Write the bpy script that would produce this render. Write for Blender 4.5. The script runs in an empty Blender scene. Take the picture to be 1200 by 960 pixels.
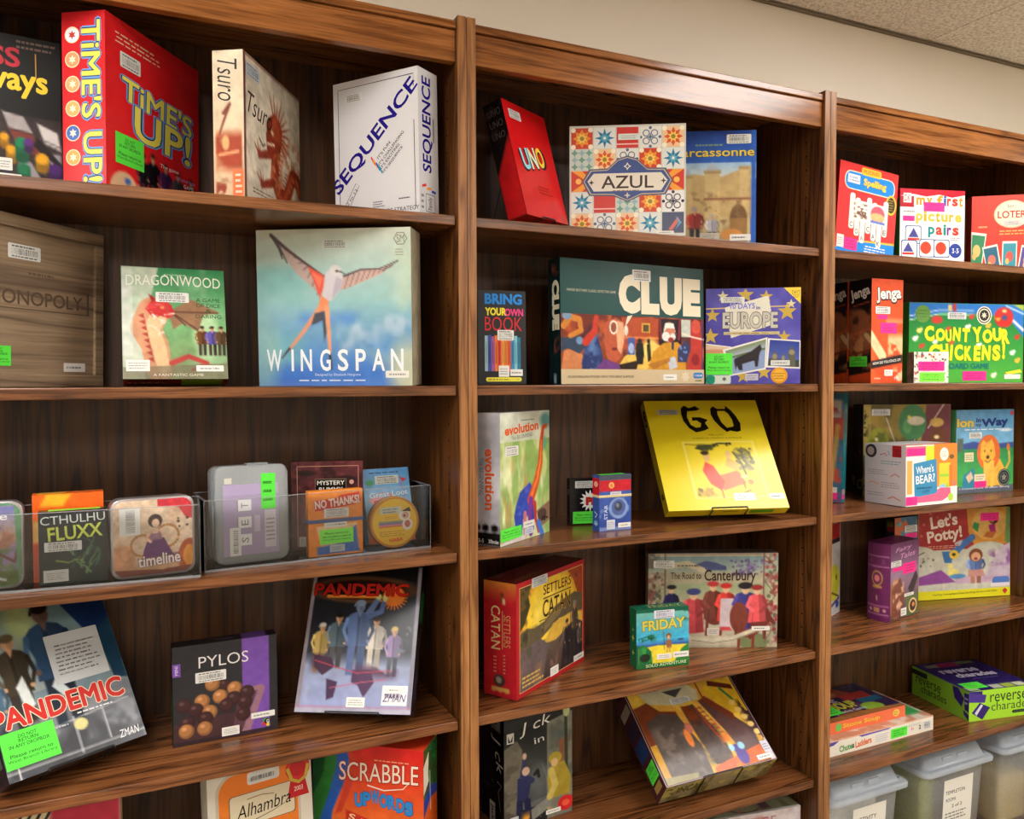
import bpy, bmesh, math, random
import numpy as np
from mathutils import Matrix, Vector

S = bpy.context.scene
COL = S.collection

# ------------------------------------------------------------------ camera
cam_data = bpy.data.cameras.new('camera')
cam_data.sensor_fit = 'HORIZONTAL'
cam_data.sensor_width = 36.0
cam_data.lens = 938.44 / 1200.0 * 36.0
cam_data.clip_start = 0.02
cam = bpy.data.objects.new('camera', cam_data)
COL.objects.link(cam)
cam.matrix_world = Matrix((
    (0.905964, 0.017619, -0.422989, -0.57254),
    (-0.423343, 0.029948, -0.905474, -1.37860),
    (-0.003286, 0.999396, 0.034590, 0.01802),
    (0, 0, 0, 1)))
S.camera = cam

# ------------------------------------------------------------------ world, colour management
world = bpy.data.worlds.new('room_air')
S.world = world
world.use_nodes = True
world.node_tree.nodes['Background'].inputs[0].default_value = (0.80, 0.84, 0.9, 1)
world.node_tree.nodes['Background'].inputs[1].default_value = 0.15
S.view_settings.view_transform = 'Standard'
S.view_settings.look = 'None'
S.view_settings.gamma = 1.0
S.view_settings.use_curve_mapping = False
S.view_settings.exposure = 0.0
LAMP_POWER = 15.5                      # emission of the ceiling diffusers
LAMPS = [(x, y) for y in (-1.05, -3.45) for x in (-3.6, -1.15, 1.30, 3.75)]   # centres of the ceiling troffers

CEIL = 1.029
FLOOR = -1.43
WALLY = 0.30
# ------------------------------------------------------------------ colour helpers
def lin(c):
    c = np.asarray(c, float)
    if c.max() > 1.0: c = c / 255.0
    return np.where(c <= 0.04045, c / 12.92, ((c + 0.055) / 1.055) ** 2.4)
def h2(c):
    if isinstance(c, str):
        c = c.lstrip('#'); return np.array([int(c[i:i+2], 16) for i in (0, 2, 4)], float) / 255
    c = np.asarray(c, float)
    return c / 255 if c.max() > 1 else c

# ------------------------------------------------------------------ materials
def new_mat(name):
    m = bpy.data.materials.new(name); m.use_nodes = True
    nt = m.node_tree; b = nt.nodes['Principled BSDF']
    return m, nt, b
def nd(nt, t, **k):
    n = nt.nodes.new(t)
    for a, v in k.items(): setattr(n, a, v)
    return n
def wood_mat(name, axis, dark, mid, light, rough=0.38, scale=1.0, seed=0.0, spec=0.5, rings=7.0, pore=.6):
    m, nt, b = new_mat(name); L = nt.links.new
    tc = nd(nt, 'ShaderNodeTexCoord'); mp = nd(nt, 'ShaderNodeMapping')
    L(tc.outputs['Object'], mp.inputs['Vector'])
    st = [26.0 * scale] * 3; st['xyz'.index(axis)] = 1.6 * scale
    mp.inputs['Scale'].default_value = st
    mp.inputs['Location'].default_value = (seed, seed * 1.7, seed * 0.6)
    n1 = nd(nt, 'ShaderNodeTexNoise'); n1.inputs['Scale'].default_value = 0.9; n1.inputs['Detail'].default_value = 2.0
    n1.inputs['Distortion'].default_value = 0.35
    L(mp.outputs[0], n1.inputs['Vector'])
    # growth rings: bands of the slow noise give cathedral figures
    mul = nd(nt, 'ShaderNodeMath', operation='MULTIPLY'); mul.inputs[1].default_value = rings
    L(n1.outputs['Fac'], mul.inputs[0])
    fr = nd(nt, 'ShaderNodeMath', operation='PINGPONG'); fr.inputs[1].default_value = 0.5
    L(mul.outputs[0], fr.inputs[0])
    r1 = nd(nt, 'ShaderNodeValToRGB'); cr = r1.color_ramp
    cr.elements[0].position = 0.02; cr.elements[0].color = (*lin(dark), 1)
    cr.elements[1].position = 0.5; cr.elements[1].color = (*lin(light), 1)
    e = cr.elements.new(0.16); e.color = (*lin(mid), 1)
    L(fr.outputs[0], r1.inputs[0])
    # fine pores
    mp2 = nd(nt, 'ShaderNodeMapping'); L(tc.outputs['Object'], mp2.inputs['Vector'])
    st2 = [260.0 * scale] * 3; st2['xyz'.index(axis)] = 9.0 * scale
    mp2.inputs['Scale'].default_value = st2
    n2 = nd(nt, 'ShaderNodeTexNoise'); n2.inputs['Scale'].default_value = 1.0; n2.inputs['Detail'].default_value = 3.0
    L(mp2.outputs[0], n2.inputs['Vector'])
    r2 = nd(nt, 'ShaderNodeValToRGB'); r2.color_ramp.elements[0].position = 0.36; r2.color_ramp.elements[0].color = (0.45, 0.42, 0.4, 1)
    r2.color_ramp.elements[1].position = 0.56; r2.color_ramp.elements[1].color = (1, 1, 1, 1)
    L(n2.outputs['Fac'], r2.inputs[0])
    mx = nd(nt, 'ShaderNodeMixRGB', blend_type='MULTIPLY'); mx.inputs[0].default_value = pore
    L(r1.outputs[0], mx.inputs[1]); L(r2.outputs[0], mx.inputs[2])
    # broad tone drift
    n3 = nd(nt, 'ShaderNodeTexNoise'); n3.inputs['Scale'].default_value = 3.0; L(tc.outputs['Object'], n3.inputs['Vector'])
    r3 = nd(nt, 'ShaderNodeValToRGB'); r3.color_ramp.elements[0].color = (0.72, 0.68, 0.66, 1); r3.color_ramp.elements[0].position = .3
    r3.color_ramp.elements[1].color = (1.12, 1.1, 1.08, 1); r3.color_ramp.elements[1].position = .7
    L(n3.outputs['Fac'], r3.inputs[0])
    mx2 = nd(nt, 'ShaderNodeMixRGB', blend_type='MULTIPLY'); mx2.inputs[0].default_value = 1.0
    L(mx.outputs[0], mx2.inputs[1]); L(r3.outputs[0], mx2.inputs[2])
    L(mx2.outputs[0], b.inputs['Base Color'])
    b.inputs['Roughness'].default_value = rough
    b.inputs['Specular IOR Level'].default_value = spec
    bp = nd(nt, 'ShaderNodeBump'); bp.inputs['Strength'].default_value = 0.07; bp.inputs['Distance'].default_value = 0.001
    L(n2.outputs['Fac'], bp.inputs['Height']); L(bp.outputs[0], b.inputs['Normal'])
    return m
WD, WM, WL = (36, 20, 10), (76, 44, 22), (112, 69, 36)
M_shelf = wood_mat('stained_oak_along', 'x', (90, 52, 26), (124, 76, 41), (142, 91, 52), 0.27, 1.7, 3.1, rings=3.5, pore=.7)
M_panel = wood_mat('stained_oak_upright', 'z', (60, 34, 14), (96, 57, 24), (118, 73, 33), 0.36, 1.0, 7.7)
M_back = wood_mat('stained_oak_veneer', 'z', (52, 30, 14), (86, 52, 25), (102, 64, 33), 0.42, 0.7, 1.3, rings=6.0, pore=.8)
M_head = wood_mat('stained_oak_fascia', 'x', (120, 70, 31), (150, 93, 45), (166, 106, 55), 0.17, 1.7, 5.2, rings=3.5, pore=.6)
M_post = wood_mat('stained_oak_edge_band', 'z', (126, 80, 40), (158, 106, 58), (174, 121, 70), 0.34, 1.5, 2.2, rings=4.0, pore=.6)

def flat_mat(name, c, rough=0.5, metallic=0.0, spec=0.5, var=0.06, nscale=40):
    m, nt, b = new_mat(name); L = nt.links.new
    tc = nd(nt, 'ShaderNodeTexCoord'); n = nd(nt, 'ShaderNodeTexNoise'); n.inputs['Scale'].default_value = nscale
    L(tc.outputs['Object'], n.inputs['Vector'])
    r = nd(nt, 'ShaderNodeValToRGB'); lc = lin(c)
    r.color_ramp.elements[0].color = (*(lc * (1 - var)), 1); r.color_ramp.elements[1].color = (*np.minimum(lc * (1 + var), 1), 1)
    L(n.outputs['Fac'], r.inputs[0]); L(r.outputs[0], b.inputs['Base Color'])
    b.inputs['Roughness'].default_value = rough; b.inputs['Metallic'].default_value = metallic
    b.inputs['Specular IOR Level'].default_value = spec
    return m
def print_mat(name, rough, spec=0.5, coat=0.0):
    m, nt, b = new_mat(name); L = nt.links.new
    a = nd(nt, 'ShaderNodeVertexColor'); a.layer_name = 'ink'
    L(a.outputs['Color'], b.inputs['Base Color'])
    tc = nd(nt, 'ShaderNodeTexCoord'); n = nd(nt, 'ShaderNodeTexNoise'); n.inputs['Scale'].default_value = 22; n.inputs['Detail'].default_value = 4
    L(tc.outputs['Object'], n.inputs['Vector'])
    mr = nd(nt, 'ShaderNodeMapRange'); mr.inputs['To Min'].default_value = rough * 0.75; mr.inputs['To Max'].default_value = rough * 1.25
    L(n.outputs['Fac'], mr.inputs['Value']); L(mr.outputs[0], b.inputs['Roughness'])
    b.inputs['Specular IOR Level'].default_value = spec
    b.inputs['Coat Weight'].default_value = coat; b.inputs['Coat Roughness'].default_value = 0.12
    return m
M_matte = print_mat('printed_card_matte', 0.55, 0.3)
M_satin = print_mat('printed_card_satin', 0.38, 0.32)
M_gloss = print_mat('printed_card_gloss', 0.24, 0.32)
M_wire = flat_mat('black_enamel_wire', (18, 18, 20), 0.35)
M_hole = flat_mat('pin_hole_dark', (14, 8, 4), 0.9)
M_wall = flat_mat('wall_paint_cream', (240, 232, 218), 0.85, nscale=6, var=.02)
M_white = flat_mat('paper_white', (232, 230, 224), 0.7)

# ------------------------------------------------------------------ object helpers
def link(o, parent=None):
    COL.objects.link(o)
    if parent is not None: o.parent = parent
    return o
def mesh_obj(name, verts, faces, mat, parent=None, cols=None, smooth=False):
    me = bpy.data.meshes.new(name)
    me.from_pydata([tuple(v) for v in verts], [], [tuple(f) for f in faces])
    if cols is not None:
        at = me.color_attributes.new('ink', 'FLOAT_COLOR', 'POINT')
        arr = np.ones((len(verts), 4), np.float32); arr[:, :3] = cols
        at.data.foreach_set('color', arr.ravel())
    me.materials.append(mat)
    if smooth:
        me.polygons.foreach_set('use_smooth', [True] * len(me.polygons))
    me.update()
    return link(bpy.data.objects.new(name, me), parent)
def bm_obj(name, bm, mat, parent=None, smooth=False, ink=None):
    me = bpy.data.meshes.new(name)
    bm.normal_update(); bm.to_mesh(me); bm.free()
    if ink is not None:
        at = me.color_attributes.new('ink', 'FLOAT_COLOR', 'POINT')
        arr = np.ones((len(me.vertices), 4), np.float32); arr[:, :3] = lin(h2(ink))
        at.data.foreach_set('color', arr.ravel())
    me.materials.append(mat)
    if smooth: me.polygons.foreach_set('use_smooth', [True] * len(me.polygons))
    return link(bpy.data.objects.new(name, me), parent)
def bm_box(x0, x1, y0, y1, z0, z1, bev=0.0, seg=2, bm=None):
    own = bm is None
    b = bmesh.new()
    vs = [b.verts.new((x, y, z)) for z in (z0, z1) for y in (y0, y1) for x in (x0, x1)]
    for f in ((0, 2, 3, 1), (4, 5, 7, 6), (0, 1, 5, 4), (2, 6, 7, 3), (0, 4, 6, 2), (1, 3, 7, 5)):
        b.faces.new([vs[i] for i in f])
    if bev > 0:
        bmesh.ops.bevel(b, geom=list(b.edges), offset=bev, segments=seg, affect='EDGES', profile=0.5)
    if own: return b
    tmp = bpy.data.meshes.new('tmp'); b.to_mesh(tmp); b.free(); bm.from_mesh(tmp); bpy.data.meshes.remove(tmp)
    return bm
def rrect(w, h, r, n=6):
    p = []
    for cx, cy, a0 in ((w - r, r, -90), (w - r, h - r, 0), (r, h - r, 90), (r, r, 180)):
        for i in range(n + 1):
            a = math.radians(a0 + 90 * i / n); p.append((cx + r * math.cos(a), cy + r * math.sin(a)))
    return p
def bm_prism(pts, y0, y1, bev=0.0, seg=2, bm=None):
    """outline in x,z extruded along y"""
    b = bmesh.new()
    n = len(pts)
    a = [b.verts.new((x, y0, z)) for x, z in pts]; c = [b.verts.new((x, y1, z)) for x, z in pts]
    b.faces.new(a); b.faces.new(c[::-1])
    for i in range(n): b.faces.new((a[i], c[i], c[(i + 1) % n], a[(i + 1) % n]))
    if bev > 0:
        es = [e for e in b.edges if abs(e.verts[0].co.y - e.verts[1].co.y) < 1e-9]
        bmesh.ops.bevel(b, geom=es, offset=bev, segments=seg, affect='EDGES', profile=0.5)
    bmesh.ops.recalc_face_normals(b, faces=list(b.faces))
    if bm is None: return b
    tmp = bpy.data.meshes.new('tmp'); b.to_mesh(tmp); b.free(); bm.from_mesh(tmp); bpy.data.meshes.remove(tmp)
    return bm
def tube(bm, pts, r, n=8, closed=False):
    """round wire through points"""
    pts = [Vector(p) for p in pts]; rings = []
    for i, p in enumerate(pts):
        d = (pts[min(i + 1, len(pts) - 1)] - pts[max(i - 1, 0)]).normalized()
        up = Vector((0, 0, 1)) if abs(d.z) < 0.9 else Vector((1, 0, 0))
        a = d.cross(up).normalized(); c = d.cross(a).normalized()
        rings.append([bm.verts.new(p + r * (math.cos(2 * math.pi * k / n) * a + math.sin(2 * math.pi * k / n) * c)) for k in range(n)])
    for i in range(len(rings) - 1):
        for k in range(n):
            bm.faces.new((rings[i][k], rings[i][(k + 1) % n], rings[i + 1][(k + 1) % n], rings[i + 1][k]))
    bm.faces.new(rings[0][::-1]); bm.faces.new(rings[-1])
def bendy(pts, k=4):
    """round the corners of a polyline"""
    pts = [Vector(p) for p in pts]; out = [pts[0]]
    for i in range(1, len(pts) - 1):
        a, b, c = pts[i - 1], pts[i], pts[i + 1]
        f = min(0.0012, (a - b).length * .4, (c - b).length * .4)
        p0 = b + (a - b).normalized() * f; p1 = b + (c - b).normalized() * f
        for j in range(k + 1):
            t = j / k; out.append((1 - t) ** 2 * p0 + 2 * t * (1 - t) * b + t * t * p1)
    out.append(pts[-1]); return out
def tag(o, label, cat, group=None, kind=None):
    o['label'] = label; o['category'] = cat
    if group: o['group'] = group
    if kind: o['kind'] = kind
    return o
def empty(name, M, label, cat, group=None):
    o = bpy.data.objects.new(name, None); o.empty_display_size = 0.03
    COL.objects.link(o); o.matrix_world = M
    return tag(o, label, cat, group)

# ------------------------------------------------------------------ printed artwork
_rng = np.random.default_rng(5)
_NT = _rng.random((64, 64))
def vnoise(x, y, seed=0):
    x = np.asarray(x) + seed * 7.31; y = np.asarray(y) + seed * 3.77
    xi = np.floor(x).astype(int); yi = np.floor(y).astype(int); fx = x - xi; fy = y - yi
    fx = fx * fx * (3 - 2 * fx); fy = fy * fy * (3 - 2 * fy)
    g = lambda a, b: _NT[a % 64, b % 64]
    return (g(xi, yi) * (1 - fx) + g(xi + 1, yi) * fx) * (1 - fy) + (g(xi, yi + 1) * (1 - fx) + g(xi + 1, yi + 1) * fx) * fy
def fnoise(x, y, seed=0, oct=3):
    t = 0; a = .5; n = 0
    for i in range(oct):
        t = t + a * vnoise(x * 2 ** i, y * 2 ** i, seed + i); n += a; a *= .55
    return t / n
class Paint:
    """a little painter on a grid of coloured vertices; u to the right, v down, both 0..1"""
    def __init__(s, nu, nv, asp, c):
        nu = int(nu * 1.35); nv = int(nv * 1.35); s.grain = .55
        s.nu, s.nv, s.asp = nu, nv, asp
        s.U, s.V = np.meshgrid(np.linspace(0, 1, nu), np.linspace(0, 1, nv))
        s.C = np.ones((nv, nu, 3)) * h2(c); s.px = 1.0 / nv
    def mix(s, m, c):
        m = np.clip(m, 0, 1)[..., None]; s.C = s.C * (1 - m) + h2(c) * m; return s
    def vg(s, c0, c1, v0=0, v1=1, a=1):
        t = np.clip((s.V - v0) / (v1 - v0), 0, 1)[..., None]
        inside = ((s.V >= v0 - 1e-6) & (s.V <= v1 + 1e-6))[..., None] * a
        s.C = s.C * (1 - inside) + (h2(c0) * (1 - t) + h2(c1) * t) * inside; return s
    def noise(s, c, sc, lo=.45, hi=.7, seed=0, a=1, st=(1, 1), box=None):
        n = fnoise(s.U * sc * s.asp * st[0], s.V * sc * st[1], seed)
        m = np.clip((n - lo) / (hi - lo), 0, 1) * a
        if box: sm = lambda t: np.clip(t / .07, 0, 1) * (np.clip(t / .07, 0, 1) > 0); m = m * np.where(box[0] <= .01, 1, sm(s.U - box[0])) * np.where(box[1] <= .01, 1, sm(s.V - box[1])) * np.where(box[2] >= .99, 1, sm(box[2] - s.U)) * np.where(box[3] >= .99, 1, sm(box[3] - s.V)) * ((s.U >= box[0]) & (s.V >= box[1]) & (s.U <= box[2]) & (s.V <= box[3]))
        return s.mix(m, c)
    def ell(s, cx, cy, rx, ry, c, a=1, soft=None, rot=0):
        x = (s.U - cx) * s.asp; y = s.V - cy; r = math.radians(rot)
        x, y = x * math.cos(r) + y * math.sin(r), -x * math.sin(r) + y * math.cos(r)
        d = np.sqrt((x / (rx * s.asp)) ** 2 + (y / ry) ** 2); sf = soft or s.px / min(ry, rx * s.asp)
        return s.mix(np.clip((1 - d) / sf + .5, 0, 1) * a, c)
    def poly(s, pts, c, a=1, soft=None):
        P = np.array(pts, float) * [s.asp, 1]; X = s.U * s.asp; Y = s.V
        ins = np.zeros(X.shape, bool); dm = np.full(X.shape, 9.0)
        for i in range(len(P)):
            x0, y0 = P[i]; x1, y1 = P[(i + 1) % len(P)]
            if y0 != y1: ins ^= ((y0 > Y) != (y1 > Y)) & (X < (x1 - x0) * (Y - y0) / (y1 - y0) + x0)
            L2 = (x1 - x0) ** 2 + (y1 - y0) ** 2 + 1e-12
            t = np.clip(((X - x0) * (x1 - x0) + (Y - y0) * (y1 - y0)) / L2, 0, 1)
            dm = np.minimum(dm, np.hypot(X - x0 - t * (x1 - x0), Y - y0 - t * (y1 - y0)))
        sd = np.where(ins, dm, -dm); return s.mix(np.clip(.5 + sd / (soft or s.px), 0, 1) * a, c)
    def line(s, pts, w, c, a=1, w1=None, soft=None):
        P = np.array(pts, float) * [s.asp, 1]; X = s.U * s.asp; Y = s.V; n = len(P) - 1
        best = np.full(X.shape, -9.0)
        for i in range(n):
            x0, y0 = P[i]; x1, y1 = P[i + 1]; L2 = (x1 - x0) ** 2 + (y1 - y0) ** 2 + 1e-12
            t = np.clip(((X - x0) * (x1 - x0) + (Y - y0) * (y1 - y0)) / L2, 0, 1)
            ww = w if w1 is None else w + (w1 - w) * (i + t) / n
            best = np.maximum(best, ww / 2 - np.hypot(X - x0 - t * (x1 - x0), Y - y0 - t * (y1 - y0)))
        return s.mix(np.clip(.5 + best / (soft or s.px), 0, 1) * a, c)
    def rect(s, u0, v0, u1, v1, c, a=1): return s.poly([(u0, v0), (u1, v0), (u1, v1), (u0, v1)], c, a)
    def dots(s, n, box, r, cols, seed=1, a=1):
        g = random.Random(seed)
        for i in range(n):
            k = r * g.uniform(.6, 1.4)
            s.ell(g.uniform(box[0], box[2]), g.uniform(box[1], box[3]), k / s.asp, k, g.choice(cols), a)
        return s
    def fig(s, cx, top, h, coat, skin=(205, 160, 125), hair=(50, 35, 25), legs=(45, 45, 55), wid=1.0):
        """small standing figure with arms, two legs and a shaded coat"""
        k = h; w = .145 * k * wid / s.asp; c0 = h2(coat); dk = c0 * .62; lt = np.clip(c0 * 1.25 + .03, 0, 1); q = lambda x, y: (cx + x * w, top + y * k)
        s.poly([q(-.62, .52), q(-.06, .52), q(-.10, 1), q(-.55, 1)], legs); s.poly([q(.06, .52), q(.62, .52), q(.58, 1), q(.12, 1)], h2(legs) * .8)
        s.poly([q(-.95, .27), q(-.62, .20), q(-.22, .17), q(.22, .17), q(.62, .20), q(.95, .27), q(.70, .44), q(.80, .62), q(-.80, .62), q(-.70, .44)], coat)
        s.poly([q(.12, .18), q(.62, .20), q(.9, .27), q(.68, .44), q(.78, .61), q(.2, .61)], dk, .55); s.line([q(-.02, .18), q(.04, .60)], .012 * k / .4 + .004, dk, .8)
        s.line([q(-.84, .27), q(-1.02, .42), q(-.72, .54)], .26 * w * s.asp, lt, .9, w1=.2 * w * s.asp); s.line([q(.84, .27), q(1.04, .42), q(.78, .55)], .26 * w * s.asp, dk, .95, w1=.2 * w * s.asp)
        s.ell(cx - .72 * w, top + .55 * k, .13 * w, .022 * k, skin); s.ell(cx + .76 * w, top + .56 * k, .13 * w, .022 * k, skin)
        s.poly([q(-.2, .15), q(.2, .15), q(0, .25)], skin); s.ell(cx, top + .10 * k, .058 * k / s.asp, .078 * k, skin); s.ell(cx + .02 * k / s.asp, top + .11 * k, .03 * k / s.asp, .06 * k, h2(skin) * .75, .6)
        s.ell(cx, top + .05 * k, .064 * k / s.asp, .045 * k, hair); s.line([q(-.42, .09), q(-.36, .06)], .02 * k, hair); return s
_gly = {}
def glyphs(s, bold=0.0, shear=0.0, space=1.0):
    key = (s, round(bold, 4), shear, space)
    if key not in _gly:
        cu = bpy.data.curves.new('t', 'FONT'); cu.body = s; cu.offset = bold; cu.shear = shear; cu.resolution_u = 3
        cu.space_character = space; cu.space_line = 1.0
        o = bpy.data.objects.new('t', cu)
        me = bpy.data.meshes.new_from_object(o)
        v = np.array([x.co[:2] for x in me.vertices]) if len(me.vertices) else np.zeros((0, 2))
        f = [tuple(p.vertices) for p in me.polygons]
        bpy.data.objects.remove(o); bpy.data.curves.remove(cu); bpy.data.meshes.remove(me)
        _gly[key] = (v, f)
    return _gly[key]
class Sheet:
    """flat artwork lying on one face: collects coloured polygons, becomes one mesh"""
    def __init__(s, W, H, place):
        s.W, s.H, s.place = W, H, place; s.v = []; s.f = []; s.c = []; s.n = 0; s.lay = 0
    def _add(s, uv, faces, cols, step=1):
        uv = np.clip(np.asarray(uv, float), 0, 1)      # nothing hangs over the edge of its face
        if len(uv) == 0: return s
        s.lay += step
        s.v.append(np.column_stack([uv[:, 0] * s.W, uv[:, 1] * s.H, np.full(len(uv), s.lay * 0.000012 + 0.00025)]))
        c = np.asarray(cols, float)
        s.c.append(np.broadcast_to(c, (len(uv), 3)) if c.ndim == 1 else c)
        s.f += [tuple(i + s.n for i in f) for f in faces]; s.n += len(uv); return s
    def poly(s, pts, c, step=1): return s._add(pts, [tuple(range(len(pts)))], lin(h2(c)), step)
    def rect(s, u0, v0, u1, v1, c, step=1): return s.poly([(u0, v0), (u1, v0), (u1, v1), (u0, v1)], c, step)
    def rrect(s, u0, v0, u1, v1, c, r=.02):
        w, h = (u1 - u0) * s.W, (v1 - v0) * s.H; r = min(r * s.H, w * .49, h * .49)
        return s.poly([(u0 + x / s.W, v0 + y / s.H) for x, y in rrect(w, h, r)], c)
    def ell(s, cu, cv, ru, rv, c, rot=0, n=28):
        a = np.linspace(0, 2 * np.pi, n, endpoint=False); x = ru * s.W * np.cos(a); y = rv * s.H * np.sin(a); r = math.radians(rot)
        return s.poly(np.column_stack([cu + (x * math.cos(r) - y * math.sin(r)) / s.W, cv + (x * math.sin(r) + y * math.cos(r)) / s.H]), c)
    def circ(s, cu, cv, r, c, n=28): return s.ell(cu, cv, r * s.H / s.W, r, c, 0, n)
    def ring(s, cu, cv, r, w, c, n=32):
        a = np.linspace(0, 2 * np.pi, n, endpoint=False); k = s.H / s.W
        o = np.column_stack([cu + r * k * np.cos(a), cv + r * np.sin(a)]); i = np.column_stack([cu + (r - w) * k * np.cos(a), cv + (r - w) * np.sin(a)])
        return s._add(np.vstack([o, i]), [(j, (j + 1) % n, n + (j + 1) % n, n + j) for j in range(n)], lin(h2(c)))
    def star(s, cu, cv, r, c, k=5, inner=.42, rot=-90):
        p = []
        for i in range(2 * k):
            a = math.radians(rot + 180 * i / k); q = r if i % 2 == 0 else r * inner
            p.append((cu + q * math.cos(a) * s.H / s.W, cv + q * math.sin(a)))
        return s.poly(p, c)
    def line(s, pts, w, c, w1=None):
        P = np.array(pts, float) * [s.W, s.H]; w *= s.H; w1 = w if w1 is None else w1 * s.H
        L = []; R = []
        for i in range(len(P)):
            d = P[min(i + 1, len(P) - 1)] - P[max(i - 1, 0)]; d /= (np.hypot(*d) + 1e-12); n = np.array([-d[1], d[0]])
            k = (w + (w1 - w) * i / max(1, len(P) - 1)) / 2; L.append(P[i] + n * k); R.append(P[i] - n * k)
        Q = np.array(L + R) / [s.W, s.H]; m = len(P)
        return s._add(Q, [(i, i + 1, m + i + 1, m + i) for i in range(m - 1)], lin(h2(c)))
    def frame(s, u0, v0, u1, v1, w, c):
        k = w * s.H / s.W
        s.rect(u0, v0, u1, v0 + w, c); s.rect(u0, v1 - w, u1, v1, c, 0); s.rect(u0, v0, u0 + k, v1, c, 0); return s.rect(u1 - k, v0, u1, v1, c, 0)
    def paint(s, P, u0=0, v0=0, u1=1, v1=1):
        nu, nv = P.nu, P.nv; uv = np.column_stack([(u0 + P.U * (u1 - u0)).ravel(), (v0 + P.V * (v1 - v0)).ravel()])
        q = [(j * nu + i, j * nu + i + 1, (j + 1) * nu + i + 1, (j + 1) * nu + i) for j in range(nv - 1) for i in range(nu - 1)]
        br = (fnoise(P.U * 16 * P.asp, P.V * 16, 21, 3) - .5)[..., None] * .34 * P.grain      # brush work
        P.C = np.clip(P.C * (1 + br), 0, 1)
        return s._add(uv, q, lin(np.clip(P.C.reshape(-1, 3), 0, 1)))
    def text(s, t, cu, cv, w, h, c, rot=0, bold=0.0, shear=0.0, out=None, outw=.03, space=1.0, warp=None):
        """lettering fitted to a box w x h (both in face heights), centred, turned clockwise by rot degrees"""
        # sharp letters are thickened by shifted copies, the others by the font's own offset
        fat = any(k in t for k in 'MWmw')
        def shape(b):
            if not fat: return glyphs(t, b, shear, space)
            v0, f0 = glyphs(t, 0.0, shear, space)
            if b <= .009: return v0, f0
            V, F = [], []
            for k in range(8):
                a = k * math.pi / 4; F += [tuple(i + len(v0) * k for i in q) for q in f0]; V.append(v0 + [b * math.cos(a), b * math.sin(a)])
            return np.vstack(V), F, len(v0)
        if not len(glyphs(t, 0.0, shear, space)[0]): return s
        main = shape(bold); v = main[0]
        lo, hi = v.min(0), v.max(0); mid = (lo + hi) / 2; sc = np.array([w * s.H / (hi[0] - lo[0]), h * s.H / (hi[1] - lo[1])])
        r = math.radians(rot)
        def put(vv):
            p = (vv - mid) * sc; p[:, 1] *= -1
            if warp: p[:, 1] += warp(p[:, 0] / (w * s.H)) * s.H
            q = np.column_stack([p[:, 0] * math.cos(r) - p[:, 1] * math.sin(r), p[:, 0] * math.sin(r) + p[:, 1] * math.cos(r)])
            return q / [s.W, s.H] + [cu, cv]
        def lay(g, col):
            if len(g) == 2: s._add(put(g[0]), g[1], lin(h2(col))); return
            n = g[2]; p = put(g[0]); m = len(g[1]) // 8         # copies lie a hair apart
            for k in range(8): s._add(p[n * k:n * k + n], [tuple(i - n * k for i in q) for q in g[1][m * k:m * k + m]], lin(h2(col)), .3)
        if out is not None:
            lay(shape(bold + outw), out)
        lay(main, c); return s
    def lines(s, u0, v0, u1, v1, n, c, seed=1, th=.42):
        """rows of print too small to read"""
        g = random.Random(seed); dv = (v1 - v0) / n
        for i in range(n):
            u = u0 + g.uniform(0, .06) * (u1 - u0); e = u1 - g.uniform(0, .22) * (u1 - u0)
            while u < e:
                L = min(g.uniform(.06, .17) * (u1 - u0), e - u); s.rect(u, v0 + dv * (i + .3), u + L, v0 + dv * (i + .3 + th), c, 0); u += L + .03 * (u1 - u0)
        s.lay += 1; return s
    def build(s, name, mat, parent, label=None):
        if s.n == 0: return None
        uv = np.vstack(s.v); o = mesh_obj(name, s.place(uv), s.f, mat, parent, np.vstack(s.c))
        if label: o['label'] = label
        return o

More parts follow.
